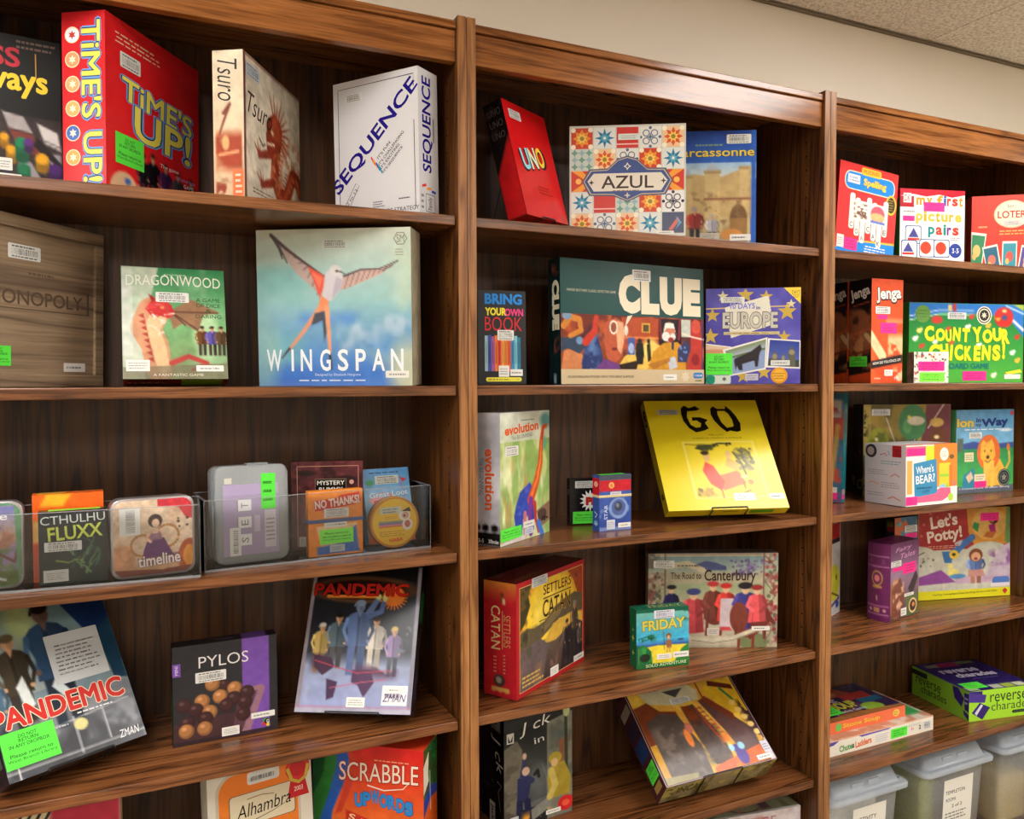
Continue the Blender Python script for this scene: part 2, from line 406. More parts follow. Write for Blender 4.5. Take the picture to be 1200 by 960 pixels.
class Box:
    """a boxed game: Empty at the front left foot, lid and base, and printed sheets on its faces"""
    def __init__(s, label, prm, body, mat=None, cat='board game', name='board_game_box', group=None, base=None, bev=.0012, shape=True, W=None, dx=0, H=None, D=None, dy=0):
        x, y, yaw, lean, roll, w, h, d, z = prm
        if D is not None: d = D
        x += dx; y += dy
        if W is not None: w = W
        if H is not None: h = H
        s.W, s.H, s.D = w, h, d; s.mat = mat or M_satin
        ox = 0 if roll <= 0 else w; py = d if lean >= 0 else 0
        s.M = (Matrix.Translation((x, y, z)) @ Matrix.Rotation(yaw, 4, 'Z') @ Matrix.Translation((0, py, 0)) @ Matrix.Rotation(-lean, 4, 'X') @ Matrix.Translation((0, -py, 0))
               @ Matrix.Translation((ox, 0, 0)) @ Matrix.Rotation(roll, 4, 'Y') @ Matrix.Translation((-ox, 0, 0)))
        s.root = empty(name, s.M, label, cat, group); s.lean = lean
        if shape:
            k = d * .86
            bm_obj('lid', bm_box(0, w, 0, k, 0, h, bev), s.mat, s.root, ink=body)
            bm_obj('base', bm_box(.0012, w - .0012, k - .002, d, .0012, h - .0012, .0008, 1), s.mat, s.root, ink=base if base is not None else body)
        s.sheets = []
    def face(s, side, name='cover_art', mat=None, label=None):
        W, H, D = s.W, s.H, s.D
        if side == 'front': sh = Sheet(W, H, lambda p: np.column_stack([p[:, 0], -p[:, 2], H - p[:, 1]]))
        elif side == 'left': sh = Sheet(D, H, lambda p: np.column_stack([-p[:, 2], D - p[:, 0], H - p[:, 1]]))
        elif side == 'right': sh = Sheet(D, H, lambda p: np.column_stack([W + p[:, 2], p[:, 0], H - p[:, 1]]))
        elif side == 'top': sh = Sheet(W, D, lambda p: np.column_stack([p[:, 0], D - p[:, 1], H + p[:, 2]]))
        elif side == 'bottom': sh = Sheet(W, D, lambda p: np.column_stack([p[:, 0], p[:, 1], -p[:, 2]]))
        sh.name, sh.mat, sh.lab, sh.side = name, mat or s.mat, label, side; s.sheets.append(sh); return sh
    def over(s, side, name, lay=40, mat=None, label=None):
        top = max([x.lay for x in s.sheets if x.side == side and x.name.endswith('art')] or [0])
        sh = s.face(side, name, mat, label); sh.lay = max(lay, top + 2); return sh
    def done(s):
        # lettering is printed on the sheet below it: same mesh; stickers stay parts of their own
        host = next((c for c in s.root.children if c.name.split('.')[0] in ('lid', 'case_lid', 'frame')), s.root)
        keep = []
        for sh in s.sheets:
            low = next((x for x in keep if x.side == sh.side and x.name.endswith('_art') and sh.name in ('title_lettering', 'spine_lettering', 'title_plaque')), None)
            if low is None: keep.append(sh); continue
            low.f += [tuple(i + low.n for i in f) for f in sh.f]; low.v += sh.v; low.c += sh.c; low.n += sh.n
        for sh in keep: sh.build(sh.name, sh.mat, host, sh.lab)
        return s
    # library stickers
    def barcode(s, u0, v0, u1, v1, side='front', rot=False, bg=(226, 226, 222), lay=90):
        sh = s.over(side, 'barcode_sticker', lay, M_satin); sh.rrect(u0, v0, u1, v1, bg, .01)
        g = random.Random(int(u0 * 1000 + v0 * 77)); ink = (42, 42, 46)
        if not rot:
            a, b = u0 + .1 * (u1 - u0), u1 - .1 * (u1 - u0); u = a
            while u < b:
                w = g.choice((.015, .022, .035)) * (b - a); sh.rect(u, v0 + .3 * (v1 - v0), min(u + w, b), v0 + .72 * (v1 - v0), ink, 0); u += w + g.choice((.014, .02, .03)) * (b - a)
            sh.lay += 1; sh.lines(a, v0 + .05 * (v1 - v0), b, v0 + .28 * (v1 - v0), 1, (90, 90, 94), 3); sh.lines(a, v0 + .76 * (v1 - v0), b, v0 + .95 * (v1 - v0), 1, (90, 90, 94), 4)
        else:
            a, b = v0 + .1 * (v1 - v0), v1 - .1 * (v1 - v0); v = a
            while v < b:
                w = g.choice((.015, .022, .035)) * (b - a); sh.rect(u0 + .3 * (u1 - u0), v, u0 + .75 * (u1 - u0), min(v + w, b), ink, 0); v += w + g.choice((.014, .02, .03)) * (b - a)
        return s
    def notice(s, u0, v0, u1, v1, side='front', c=(92, 236, 70), mode='both', lay=80, rot=0):
        sh = s.over(side, 'notice_sticker', lay, M_matte, 'pink notice sticker' if c[0] > 200 else 'bright green notice sticker')
        du, dv = u1 - u0, v1 - v0; sh.rect(u0, v0, u1, v1, c); ink = (30, 72, 30) if c[0] < 200 else (110, 20, 70)
        cu = (u0 + u1) / 2; w = du * sh.W / sh.H
        ty = {'both': [('DO NOT', .16, .34), ('RETURN', .28, .36), ('IN ANY DROPBOX', .41, .74), ('Please return to', .66, .78), ('West Branch Library', .8, .9)],
              'ret': [('Please return to', .27, .7), ('the circulation desk of', .5, .85), ('West Branch Library', .73, .85)], 'bars': []}[mode]
        for t, v, k in ty: sh.text(t, cu, v0 + v * dv, w * k, dv * (.1 if mode == 'both' else .15), ink, bold=.008)
        if not ty: sh.lines(u0 + .12 * du, v0 + .15 * dv, u1 - .1 * du, v1 - .12 * dv, 3 if dv * sh.H > .008 else 2, ink, int(u0 * 90), .3)
        return s
    def lab(s, u0, v0, u1, v1, side='front', n=1, c=(234, 232, 226), lay=85):
        sh = s.over(side, 'library_label', lay, M_satin); sh.rrect(u0, v0, u1, v1, c, .006)
        sh.lines(u0 + .1 * (u1 - u0), v0 + .2 * (v1 - v0), u1 - .08 * (u1 - u0), v1 - .15 * (v1 - v0), n, (80, 84, 92), int(u0 * 99 + v0 * 31), .36); return s
def easel(box, label, w=.11, back=.55, shelf_z=None, lip=.0045):
    """black wire display stand carrying a leaning box, built in the box's own frame"""
    e = empty('display_easel', Matrix.Translation(box.M @ Vector((box.W / 2, box.D, 0))), label, 'display stand', 'wire display stands under leaning boxes')
    r = .0014; g = r * 1.8; W, D, H = box.W, box.D, box.H; inv = e.matrix_world.inverted()
    T = lambda x, y, z: inv @ (box.M @ Vector((x, y, z)))
    x0, x1 = W / 2 - w / 2, W / 2 + w / 2; bm = bmesh.new()
    tube(bm, bendy([T(x0, D + g, H * back), T(x0, D + g, -g), T(x0, -g, -g), T(x0, -g, lip), T(x1, -g, lip), T(x1, -g, -g), T(x1, D + g, -g), T(x1, D + g, H * back)]), r)
    bm_obj('cradle', bm, M_wire, e, True)
    bm = bmesh.new()
    top = box.M @ Vector((W / 2, D + .003, H * back)); zf = shelf_z + r
    yb = min(.278, max((box.M @ Vector((W / 2, D, H))).y, top.y) + .02)
    f0 = Vector((top.x - .04, yb, zf)); f1 = Vector((top.x + .04, yb, zf))
    tube(bm, bendy([T(x0, D + g * 1.6, H * back), inv @ f0, inv @ f1, T(x1, D + g * 1.6, H * back)]), r)
    bm_obj('back_leg', bm, M_wire, e, True)
    return e
# ------------------------------------------------------------------ the room
def structure(name, bm, mat):
    o = bm_obj(name, bm, mat); o['kind'] = 'structure'; return o
X0, X1, Y0 = -4.6, 5.2, -5.4
def ceil_mat():
    m, nt, b = new_mat('acoustic_ceiling_tile'); L = nt.links.new
    tc = nd(nt, 'ShaderNodeTexCoord')
    n = nd(nt, 'ShaderNodeTexNoise'); n.inputs['Scale'].default_value = 130; n.inputs['Detail'].default_value = 4
    L(tc.outputs['Object'], n.inputs['Vector'])
    r = nd(nt, 'ShaderNodeValToRGB'); r.color_ramp.elements[0].position = .38; r.color_ramp.elements[0].color = (*lin((206, 196, 180)), 1)
    r.color_ramp.elements[1].position = .56; r.color_ramp.elements[1].color = (*lin((244, 236, 222)), 1); L(n.outputs['Fac'], r.inputs[0])
    L(r.outputs[0], b.inputs['Base Color']); b.inputs['Roughness'].default_value = .9
    bp = nd(nt, 'ShaderNodeBump'); bp.inputs['Distance'].default_value = .002; bp.inputs['Strength'].default_value = .4
    L(n.outputs['Fac'], bp.inputs['Height']); L(bp.outputs[0], b.inputs['Normal'])
    return m
M_ceil = ceil_mat()
# lay-in tiles 0.61 m square with open joints, cut around the light fittings by size
bm = bmesh.new()
ty0 = WALLY - .012
nx = 16; ny = 12
for i in range(nx):
    for j in range(ny):
        xa = X0 + .02 + i * .61 + .06; ya = ty0 - (j + 1) * .61
        bm_box(xa + .0015, min(xa + .6085, X1), max(ya + .0015, Y0), ya + .6085, CEIL, CEIL + .014, .0015, 1, bm)
bm_box(X0, X1, Y0, WALLY, CEIL + .0145, CEIL + .03, 0, 1, bm)
structure('ceiling', bm, M_ceil)
M_floor = flat_mat('carpet_taupe', (150, 138, 122), .95, nscale=300, var=.25)
structure('floor', bm_box(X0, X1, Y0, WALLY + .1, FLOOR - .05, FLOOR), M_floor)
structure('wall_back', bm_box(X0, X1, WALLY, WALLY + .1, FLOOR, CEIL + .03), M_wall)
structure('wall_front', bm_box(X0, X1, Y0 - .1, Y0, FLOOR, CEIL + .03), M_wall)
structure('wall_left', bm_box(X0 - .1, X0, Y0, WALLY, FLOOR, CEIL + .03), M_wall)
structure('wall_right', bm_box(X1, X1 + .1, Y0, WALLY, FLOOR, CEIL + .03), M_wall)
M_angle = flat_mat('ceiling_angle_shadow_line', (120, 108, 88), .6)  # wall angle, coloured dark to paint in the shadow line along the ceiling
structure('trim_1', bm_box(X0, X1, WALLY - .010, WALLY - .0005, CEIL - .0075, CEIL + .0, .001, 1), M_angle)

# ceiling light fittings (2 x 4 ft troffers)
def emit_mat(p):
    m, nt, b = new_mat('lit_diffuser'); b.inputs['Base Color'].default_value = (.9, .9, .9, 1)
    b.inputs['Emission Color'].default_value = (1.0, .97, .925, 1); b.inputs['Emission Strength'].default_value = p
    return m
M_emit = emit_mat(LAMP_POWER); M_frame = flat_mat('white_steel_frame', (220, 218, 212), .5)
for i, (lx, ly) in enumerate(LAMPS):
    L_ = empty('ceiling_light', Matrix.Translation((lx, ly, CEIL)), 'long white recessed ceiling light panel in the tiled ceiling', 'ceiling light', 'recessed ceiling light panels')
    b = bmesh.new()
    for q in ((-.32, -.30, -.62, .62), (.30, .32, -.62, .62), (-.30, .30, -.62, -.60), (-.30, .30, .60, .62)): bm_box(*q, -.012, -.001, .001, 1, b)
    bm_obj('frame', b, M_frame, L_)
    bm_obj('diffuser', bm_box(-.299, .299, -.599, .599, -.008, -.002), M_emit, L_)

# ------------------------------------------------------------------ bookcases
BW, PT = 0.865, 0.018          # inner width, board thickness
ROWS = [0.3245, 0.0112, -0.3008, -0.6183, -0.9263, -1.2370]
DEPTH = 0.285
def bookcase(xl, label):
    r = empty('bookcase', Matrix.Translation((xl, 0, FLOOR)), label, 'bookcase', 'dark oak bookcases standing side by side')
    Z = -FLOOR
    def part(name, x0, x1, y0, y1, z0, z1, mat, bev=.0015):
        return bm_obj(name, bm_box(x0, x1, y0, y1, z0 + Z, z1 + Z, bev), mat, r)
    sides = []
    sides.append(part('side_panel', -PT + .0004, 0, 0, DEPTH + .01, FLOOR, .6835, M_panel, .002))
    sides.append(part('side_panel', BW, BW + PT - .0004, 0, DEPTH + .01, FLOOR, .6835, M_panel, .002))
    part('back_panel', 0, BW, DEPTH, DEPTH + .008, FLOOR, .6756, M_back, 0)
    b = bm_box(.0005, BW - .0005, .0075, .0265, .602 + Z, .6585 + Z, .0015); bm_box(.0005, BW - .0005, .0125, .0265, .6575 + Z, .6614 + Z, 0, 1, b)
    bm_obj('header', b, M_head, r)
    part('top_board', .0005, BW - .0005, .004, DEPTH, .6615, .6755, M_head, .0015)
    for k, z in enumerate(ROWS):
        part('shelf', .0018, BW - .0018, .009, DEPTH - .001, z - .0185, z, M_shelf, .0018)
    part('kick_board', .0005, BW - .0005, .02, .038, FLOOR, ROWS[-1] - .019, M_head, .0015)
    for x in (-PT + .0006, BW + .0002):
        part('edge_band', x, x + PT - .0008, -.0012, -.0001, FLOOR, .6832, M_post, .0004)
    hole = None
    for yy in (.055, .235):
        z = -1.15
        while z < .58:
            if all(abs(z - q) > .026 for q in ROWS):
                if hole is None:
                    b = bmesh.new(); b.faces.new([b.verts.new((0, .0024 * math.cos(t * math.pi / 4), .0024 * math.sin(t * math.pi / 4))) for t in range(8)][::-1])
                    hole = bm_obj('pin_hole', b, M_hole, sides[1]); o = hole
                else:
                    o = hole.copy(); COL.objects.link(o)
                o.location = (BW - .0002, yy, z + Z)
            z += .032
    return r
bookcase(-.036 - BW, 'dark oak bookcase at the left with the old wooden game crate on its shelf')
bookcase(0.0, 'dark oak bookcase in the middle, holding the bright yellow game box')
bookcase(.036 + BW, 'dark oak bookcase at the right with clear plastic bins on its low shelf')
# ================================================================== top shelf
PR = {
'express':[-.8792,.0967,.1154,0,0,.2040,.2418,.05,.3247],
'timesup':[-.611,.0290,.9568,-.0173,-.0065,.2564,.2694,.0754,.325],
'tsuro':[-.4049,.0307,1.0141,0,0,.2427,.2459,.0535,.325],
'sequence':[-.2219,.1671,-.9393,-.0182,0,.1962,.2583,.0603,.325],
'uno':[.1209,.0302,.5714,.2312,-.0418,.1717,.2377,.0444,.334],
'azul':[.2676,.1268,-.5184,0,0,.2439,.2342,.07,.325],
'carcassonne':[.532,.1375,-.5115,0,0,.195,.2593,.065,.325],
'spelling':[.9869,.0828,.0118,0,.0819,.2080,.2219,.036,.325],
'pairs':[1.2153,.0819,-.2446,0,0,.1904,.1882,.04,.325],
'loteria':[1.5243,.1037,-.6467,0,0,.1680,.1999,.05,.325],
'monopoly':[-.7940,.0237,.8954,-.0277,0,.266,.2686,.0461,.0118],
'dragonwood':[-.5944,.0904,.0097,.2475,0,.1648,.1985,.05,.0125],
'wingspan':[-.3688,.1585,-.5381,-.0226,0,.2875,.2841,.0763,.0118],
'bookgame':[.0302,.067,-.0953,.0186,0,.1004,.1845,.0701,.0118],
'clue':[.2215,.0799,.0782,.0202,0,.3927,.2623,.0444,.0118],
'europe':[.6266,.1221,-.5812,0,0,.2115,.22,.05,.0118],
'jenga':[1.0919,.0602,-.0472,0,0,.1057,.2617,.0722,.0118],
'chickens':[1.3072,.1239,-.2005,0,0,.3736,.2163,.05,.0118],
'memory':[1.224,.0416,-.4119,0,0,.0891,.0791,.0332,.0118],
'orangecard':[-.7262,.0740,.0518,.02,0,.1000,.1380,.030,-.2967],
'fluxx':[-.7161,.0500,.0187,0,0,.0953,.1150,.0200,-.2967],
'settin':[-.4555,.0643,.1254,.03,0,.1244,.1687,.06,-.2967],
'rummy':[-.3169,.1390,-.2591,-.0335,0,.1309,.1676,.025,-.2967],
'nothanks':[-.2995,.0700,.0707,.0035,0,.1007,.1190,.0201,-.2967],
'bluecard':[-.1790,.1060,.1154,.2521,0,.0966,.1440,.025,-.2967],
'evolution':[.0542,.0181,.5748,0,0,.1918,.2584,.0594,-.3003],
'smallblack':[.2896,.1659,-.2336,0,0,.0650,.1029,.0236,-.3003],
'starbox':[.3071,.07,.0204,0,0,.0806,.1193,.026,-.3003],
'go':[.4936,.0778,-.2675,.622,0,.2907,.2974,.0274,-.2877],
'tealbox':[1.0064,.2525,-1.0407,.0245,.0143,.1375,.2841,.0412,-.3003],
'yeti':[1.226,.198,-.314,.003,0,.258,.2525,.05,-.3003],
'bear':[1.1631,.0114,0,.0119,0,.1909,.1537,.1241,-.3003],
'lion':[1.492,.1155,-.083,.004,0,.222,.2350,.030,-.3003],
'pandemic_new':[-.7527,-.0031,.457,.6133,-.0149,.2096,.2789,.0451,-.6067],
'pylos':[-.5269,.1162,.0204,.0108,0,.177,.1751,.0326,-.618],
'pandemic_old':[-.3241,.1099,-.5297,.5043,-.0085,.2181,.2943,.0448,-.6119],
'catan':[.0995,.043,.55,.0024,.004,.2821,.233,.0788,-.618],
'canterbury':[.5183,.1964,-.4168,-.0228,0,.3102,.2282,.0395,-.618],
'greenbox':[.4127,.0864,-.1813,.0149,0,.1267,.1319,.0357,-.618],
'whitebox':[.9871,.1438,.4056,0,0,.2,.25,.04,-.618],
'backblue':[1.3543,.196,.028,.0134,0,.096,.2473,.0281,-.618],
'purple':[1.2075,.0896,.1778,0,0,.1395,.2062,.0631,-.618],
'potty':[1.456,.1994,-.2426,.0207,0,.3064,.2623,.0501,-.618],
'alhambra':[-.4733,.0487,.1791,.0894,0,.1855,.27,.05,-.926],
'upwords':[-.2826,.1432,-.6678,0,0,.2221,.265,.0754,-.926],
'jack':[.1063,.1202,.0892,0,0,.1722,.27,.099,-.926],
'goldbox':[.4507,.0057,-.1799,.9241,-.1056,.2897,.2346,.0712,-.9245],
}
GREEN = (92, 236, 70); PINK = (255, 52, 150)
# ---- black strategy game at the left end
b = Box('black game box with red and yellow block lettering, far left of the top shelf', PR['express'], (18, 16, 18), M_satin)
f = b.face('front')
P = Paint(60, 60, b.W / b.H, (14, 12, 14))
P.poly([(.3, .50), (1, .52), (1, 1), (.3, 1)], (46, 34, 36)).noise((88, 74, 72), 9, .5, .8, 2, .5, box=(.3, .5, 1, 1))
P.poly([(.60, .50), (.74, .52), (.80, .62), (.64, .60)], (168, 160, 160)); P.poly([(.64, .61), (.80, .63), (.86, .76), (.72, .76)], (120, 52, 44))
P.poly([(.83, .55), (.97, .60), (.99, .72), (.88, .68)], (214, 208, 206)); P.line([(.85, .65), (.98, .69)], .006, (90, 80, 82)); P.line([(.86, .67), (.98, .71)], .006, (90, 80, 82))
P.poly([(.88, .74), (.99, .74), (.99, .80), (.92, .82)], (150, 140, 146)); P.poly([(.70, .82), (.84, .80), (.92, .98), (.70, .98)], (150, 144, 148))
P.poly([(.83, .64), (.99, .80), (.99, .84), (.80, .70)], (26, 18, 24)); P.poly([(.82, .80), (.94, .98), (.90, .99), (.78, .8)], (30, 22, 28))
def cyl(x, y, w, h, c):
    k = np.array(h2(c)); P.poly([(x - w, y), (x + w, y), (x + w, y + h), (x - w, y + h)], k * .75); P.ell(x, y + h, w, w * .8, k * .6); P.ell(x, y, w, w * .8, k)
for q in ((.61, .66, .028, .06, (232, 160, 20)), (.655, .74, .034, .07, (236, 168, 24)), (.725, .69, .045, .10, (20, 132, 84)), (.77, .68, .03, .05, (96, 40, 130)), (.735, .86, .045, .09, (16, 110, 72)), (.86, .78, .045, .06, (236, 170, 30)), (.95, .84, .045, .10, (74, 30, 110)), (.615, .82, .02, .05, (60, 90, 190)), (.78, .98, .03, .02, (90, 30, 120))): cyl(*q)
f.paint(P)
t = b.over('front', 'title_lettering')
t.text('SS', .625, .145, .17, .125, (196, 44, 60), bold=.02, out=(90, 14, 26), outw=.02); t.text('ways', .69, .325, .37, .155, (240, 206, 50), bold=.03)
t.line([(.83, .10), (.83, .26)], .006, (200, 150, 70)); t.lines(.70, .02, .97, .09, 2, (110, 90, 80), 4)
b.lab(.57, .90, .72, .965); b.lab(.57, .80, .66, .88, n=3); b.done()

# ---- red party game, spine and cover both showing
b = Box('tall red party game box with two yellow and blue cartoon titles and green sticker', PR['timesup'], (206, 34, 40), M_gloss)
f = b.face('front'); P = Paint(50, 56, b.W / b.H, (222, 34, 40)); P.grain = .2; P.noise((222, 58, 56), 4, .45, .8, 3, .6)
for i, (x, top, h, c) in enumerate([(.36, .72, .30, (30, 26, 34)), (.46, .70, .32, (22, 20, 26)), (.60, .73, .30, (70, 40, 90)), (.74, .75, .28, (70, 70, 78)), (.90, .76, .28, (60, 34, 34))]):
    P.fig(x, top, h, c, wid=1.5)
P.ell(.17, 1.0, .14, .12, (226, 190, 150)); P.ell(.20, .93, .03, .02, (70, 110, 190)); P.poly([(.30, .93), (.42, .96), (.40, 1), (.30, 1)], (228, 220, 210)); P.poly([(.56, .93), (.68, .95), (.67, 1), (.56, 1)], (220, 214, 206))
f.paint(P)
t = b.over('front', 'title_lettering')
def pop(sh, s, cu, cv, w, h, rot, warp=None):
    sh.text(s, cu, cv, w, h, (110, 160, 220), rot, .06, out=(110, 160, 225), outw=.025, warp=warp); sh.text(s, cu, cv, w * .985, h * .985, (26, 46, 120), rot, .045, warp=warp); sh.text(s, cu, cv, w * .96, h * .95, (238, 226, 96), rot, .018, warp=warp)
pop(t, "TiME'S", .53, .40, .76, .15, 3); pop(t, 'UP!', .58, .57, .62, .21, 3)
t.text('The game', .64, .755, .20, .03, (250, 240, 230)); t.text('in your face', .84, .79, .2, .03, (120, 170, 230)); t.text('GAME', .87, .825, .12, .025, (250, 240, 230))
t.lines(.08, .075, .58, .15, 3, (244, 200, 170), 8, .3)
b.barcode(.13, .18, .33, .27); b.notice(.08, .66, .36, .84)
f = b.face('left', 'spine_art'); f.rect(0, 0, 1, 1, (212, 38, 44))
for i, (v, c) in enumerate([(.13, (236, 240, 246)), (.27, (224, 160, 110)), (.41, (228, 176, 120)), (.55, (230, 180, 110)), (.69, (70, 110, 190)), (.83, (230, 170, 90))]):
    f.ell(.24, v, .17, .047, (250, 226, 190)); f.ell(.24, v, .15, .041, c); f.star(.24, v, .026, (255, 236, 210) if i != 0 else (206, 60, 50), 6, .5)
t = b.over('left', 'spine_lettering'); pop(t, "TiME'S", .68, .33, .58, .135, 90); pop(t, 'UP!', .70, .83, .30, .13, 90)
f = b.face('top', 'top_art'); f.rect(0, 0, 1, 1, (150, 34, 40)); b.done()

# ---- cream box with a red dragon
def dragon(P):
    R = (142, 50, 26); R2 = (176, 78, 44); P.grain = 1.0
    pts = [(.44, .40), (.55, .50), (.52, .62), (.50, .74), (.58, .84), (.70, .86), (.78, .76), (.84, .66), (.93, .66), (1, .74)]
    for k in range(len(pts) - 1):
        (x0, y0), (x1, y1) = pts[k], pts[k + 1]; dx, dy = x1 - x0, y1 - y0; L = math.hypot(dx, dy)
        for q in (.1, .4, .7):
            x, y = x0 + dx * q, y0 + dy * q; nx_, ny_ = dy / L, -dx / L
            P.line([(x, y), (x + nx_ * .13 - dx * .3, y + ny_ * .13 - dy * .3)], .03, R, w1=.002)
    P.line(pts, .14, R, w1=.12); P.line([(x - .025, y + .012) for x, y in pts], .05, R2, w1=.04)
    P.noise((206, 132, 92), 22, .55, .62, 4, .7, box=(.40, .36, 1, .92))
    P.poly([(.36, .46), (.40, .33), (.52, .26), (.64, .34), (.64, .48), (.54, .54), (.44, .60), (.37, .56)], R)
    for i in range(11): a = -2.0 + i * .27; r = .30 - .03 * (i % 3); P.line([(.54, .40), (.54 + r * math.cos(a), .40 + r * math.sin(a))], .035, (164, 66, 36), w1=.002)
    P.poly([(.42, .36), (.52, .30), (.60, .38), (.56, .46), (.46, .46)], R2); P.ell(.47, .42, .025, .016, (240, 214, 160)); P.line([(.38, .52), (.50, .50)], .018, (236, 216, 186)); P.line([(.38, .55), (.48, .55)], .012, (90, 30, 20))
    for x, y in ((.24, .64), (.28, .84), (.68, .94)):
        for k in (-1, 0, 1, 2): P.line([(x, y), (x - .03 + .05 * k, y - .10 + .03 * abs(k))], .026, R, w1=.004)
        P.line([(x, y), (x + .20, y - .06)], .05, R, w1=.07)
b = Box('cream game box with a rust red dragon and handwritten title, turned sideways', PR['tsuro'], (222, 206, 178), M_satin, base=(70, 22, 18))
f = b.face('front'); P = Paint(56, 56, b.W / b.H, (216, 206, 186)); P.noise((196, 182, 158), 5, .45, .75, 4, .6)
P.rect(0, 0, .03, 1, (92, 34, 24)).rect(0, 0, 1, .015, (120, 60, 44)); dragon(P); P.line([(.24, .52), (.30, .56), (.34, .54)], .012, (60, 40, 36)); f.paint(P)
t = b.over('front', 'title_lettering'); t.text('Tsuro', .26, .335, .40, .15, (44, 30, 26), 4, -.004, .35); t.lines(.12, .88, .5, .93, 2, (140, 120, 100), 3)
b.barcode(.03, .06, .25, .15, bg=(186, 194, 206))
f = b.face('left', 'spine_art'); P = Paint(24, 60, b.D / b.H, (226, 208, 178)); P.vg((232, 216, 186), (216, 186, 150))
P.noise((164, 62, 30), 7, .36, .6, 6, 1, box=(.04, .52, .97, .84)); P.line([(.35, .42), (.55, .36), (.3, .5), (.2, .56)], .025, (120, 50, 30), w1=.01)
P.ell(.40, .62, .12, .05, (236, 180, 120)); P.line([(.2, .7), (.8, .68)], .02, (230, 160, 110)); P.noise((150, 60, 34), 12, .5, .6, 9, 1, box=(.04, .84, .6, 1)); P.rect(.62, .80, .98, .985, (238, 120, 70)); f.paint(P)
t = b.over('left', 'spine_lettering'); t.text('Tsuro', .48, .20, .28, .14, (40, 28, 24), 90, -.004, .35); t.lines(.70, .82, .92, .97, 4, (250, 220, 190), 5); b.done()

# ---- white box with diagonal navy lettering
b = Box('white game box with a diagonal navy blue title repeated along its spine', PR['sequence'], (224, 224, 226), M_gloss)
f = b.face('front'); f.rect(0, 0, 1, 1, (222, 222, 226)); f.line([(.06, .97), (.06, .05), (.95, .045), (.95, .13)], .006, (40, 40, 60)); f.line([(.95, .36), (.955, .97)], .006, (60, 60, 80))
t = b.over('front', 'title_lettering'); N_ = (34, 22, 132)
t.text('SEQUENCE', .49, .44, 1.0, .125, N_, -43, .022); 
for i, s in enumerate(("IT'S FUN", "IT'S CHALLENGING", "IT'S EXCITING", "IT'S SEQUENCE")): t.text(s, .60 + i * .035 + (.05 if i == 1 else 0), .535 + i * .025 - (.03 if i == 1 else 0), (.15, .30, .22, .23)[i], .022, (40, 40, 60), -43, .01)
for i, c in enumerate(((226, 60, 50), (240, 150, 40), (40, 90, 190), (40, 160, 190))): t.line([(.45 + i * .028, .57 + i * .022), (.50 + i * .028, .63 + i * .022)], .012, c)
t.line([(.12, .90), (.26, .74), (.30, .76), (.16, .93), (.12, .90)], .004, (80, 80, 100)); t.text('2 to 12', .21, .835, .14, .025, (70, 70, 90), -48)
t.text('GAME OF STRATEGY', .72, .965, .42, .03, (40, 40, 60)); t.lines(.46, .885, .60, .935, 3, (110, 110, 124), 5); t.lines(.76, .88, .92, .90, 1, (80, 80, 96), 5)
b.barcode(.15, .10, .36, .155)
f = b.face('right', 'spine_art'); f.rect(0, 0, 1, 1, (216, 216, 222)); t = b.over('right', 'spine_lettering'); t.text('SEQUENCE', .44, .38, .66, .125, N_, -90, .022)
for i, c in enumerate(((226, 60, 50), (240, 150, 40), (40, 90, 190))): t.line([(.12 + i * .25, .815 + i * .01), (.34 + i * .25, .80 + i * .02)], .018, c)
t.text('Family', .55, .925, .09, .06, (40, 40, 60), -90); t.frame(.30, .86, .80, .985, .004, (60, 60, 80)); t.lines(.72, .2, .80, .6, 1, (130, 130, 140), 4); t.lines(.06, .86, .2, .98, 3, (110, 110, 120), 4)
f = b.face('top', 'top_art'); f.rect(0, 0, 1, 1, (214, 214, 218)); b.done()

# ---- red card game box leaning on a stand
b = Box('bright red box with rainbow letters and a black spine, leaning back on a wire stand', PR['uno'], (206, 20, 24), M_gloss)
f = b.face('front'); P = Paint(30, 40, b.W / b.H, (214, 24, 28)); P.grain = .15; P.noise((190, 12, 20), 3, .5, .8, 3, .7); P.noise((150, 60, 60), 9, .62, .7, 5, .5, box=(.78, .84, 1, 1)); f.paint(P)
t = b.over('front', 'title_lettering')
t.text('UNO', .46, .47, .46, .20, (60, 10, 40), -12, .05)
for s, du, c in (('U', -.205, (150, 226, 240)), ('N', .0, (226, 240, 210)), ('O', .205, (246, 216, 60))):
    t.text(s, .45 + du * .9, .46 - du * .14, .125, .185, c, -12, .03)
t.line([(.34, .50), (.36, .56)], .012, (80, 150, 235)); t.lines(.40, .70, .74, .78, 3, (150, 20, 24), 5)
b.barcode(.10, .07, .36, .15)
f = b.face('left', 'spine_art'); f.rect(0, 0, 1, .62, (16, 12, 14)); P = Paint(16, 40, b.D / b.H, (16, 12, 14)); P.poly([(0, .62), (1, .30), (1, 1), (0, 1)], (190, 24, 28)).noise((60, 50, 52), 12, .55, .7, 5, .5, box=(0, 0, 1, .5)); f.paint(P)
t = b.over('left', 'spine_lettering'); [t.text('UNO', .5, v, .13, .06, (72, 62, 64), 0, .01) for v in (.09, .19, .29)]
f = b.face('bottom', 'edge_art'); f.rect(0, 0, 1, 1, (196, 20, 26)); b.done()
easel(b, 'black wire stand under the tilted red box on the top shelf', .05, .6, .325, .002)

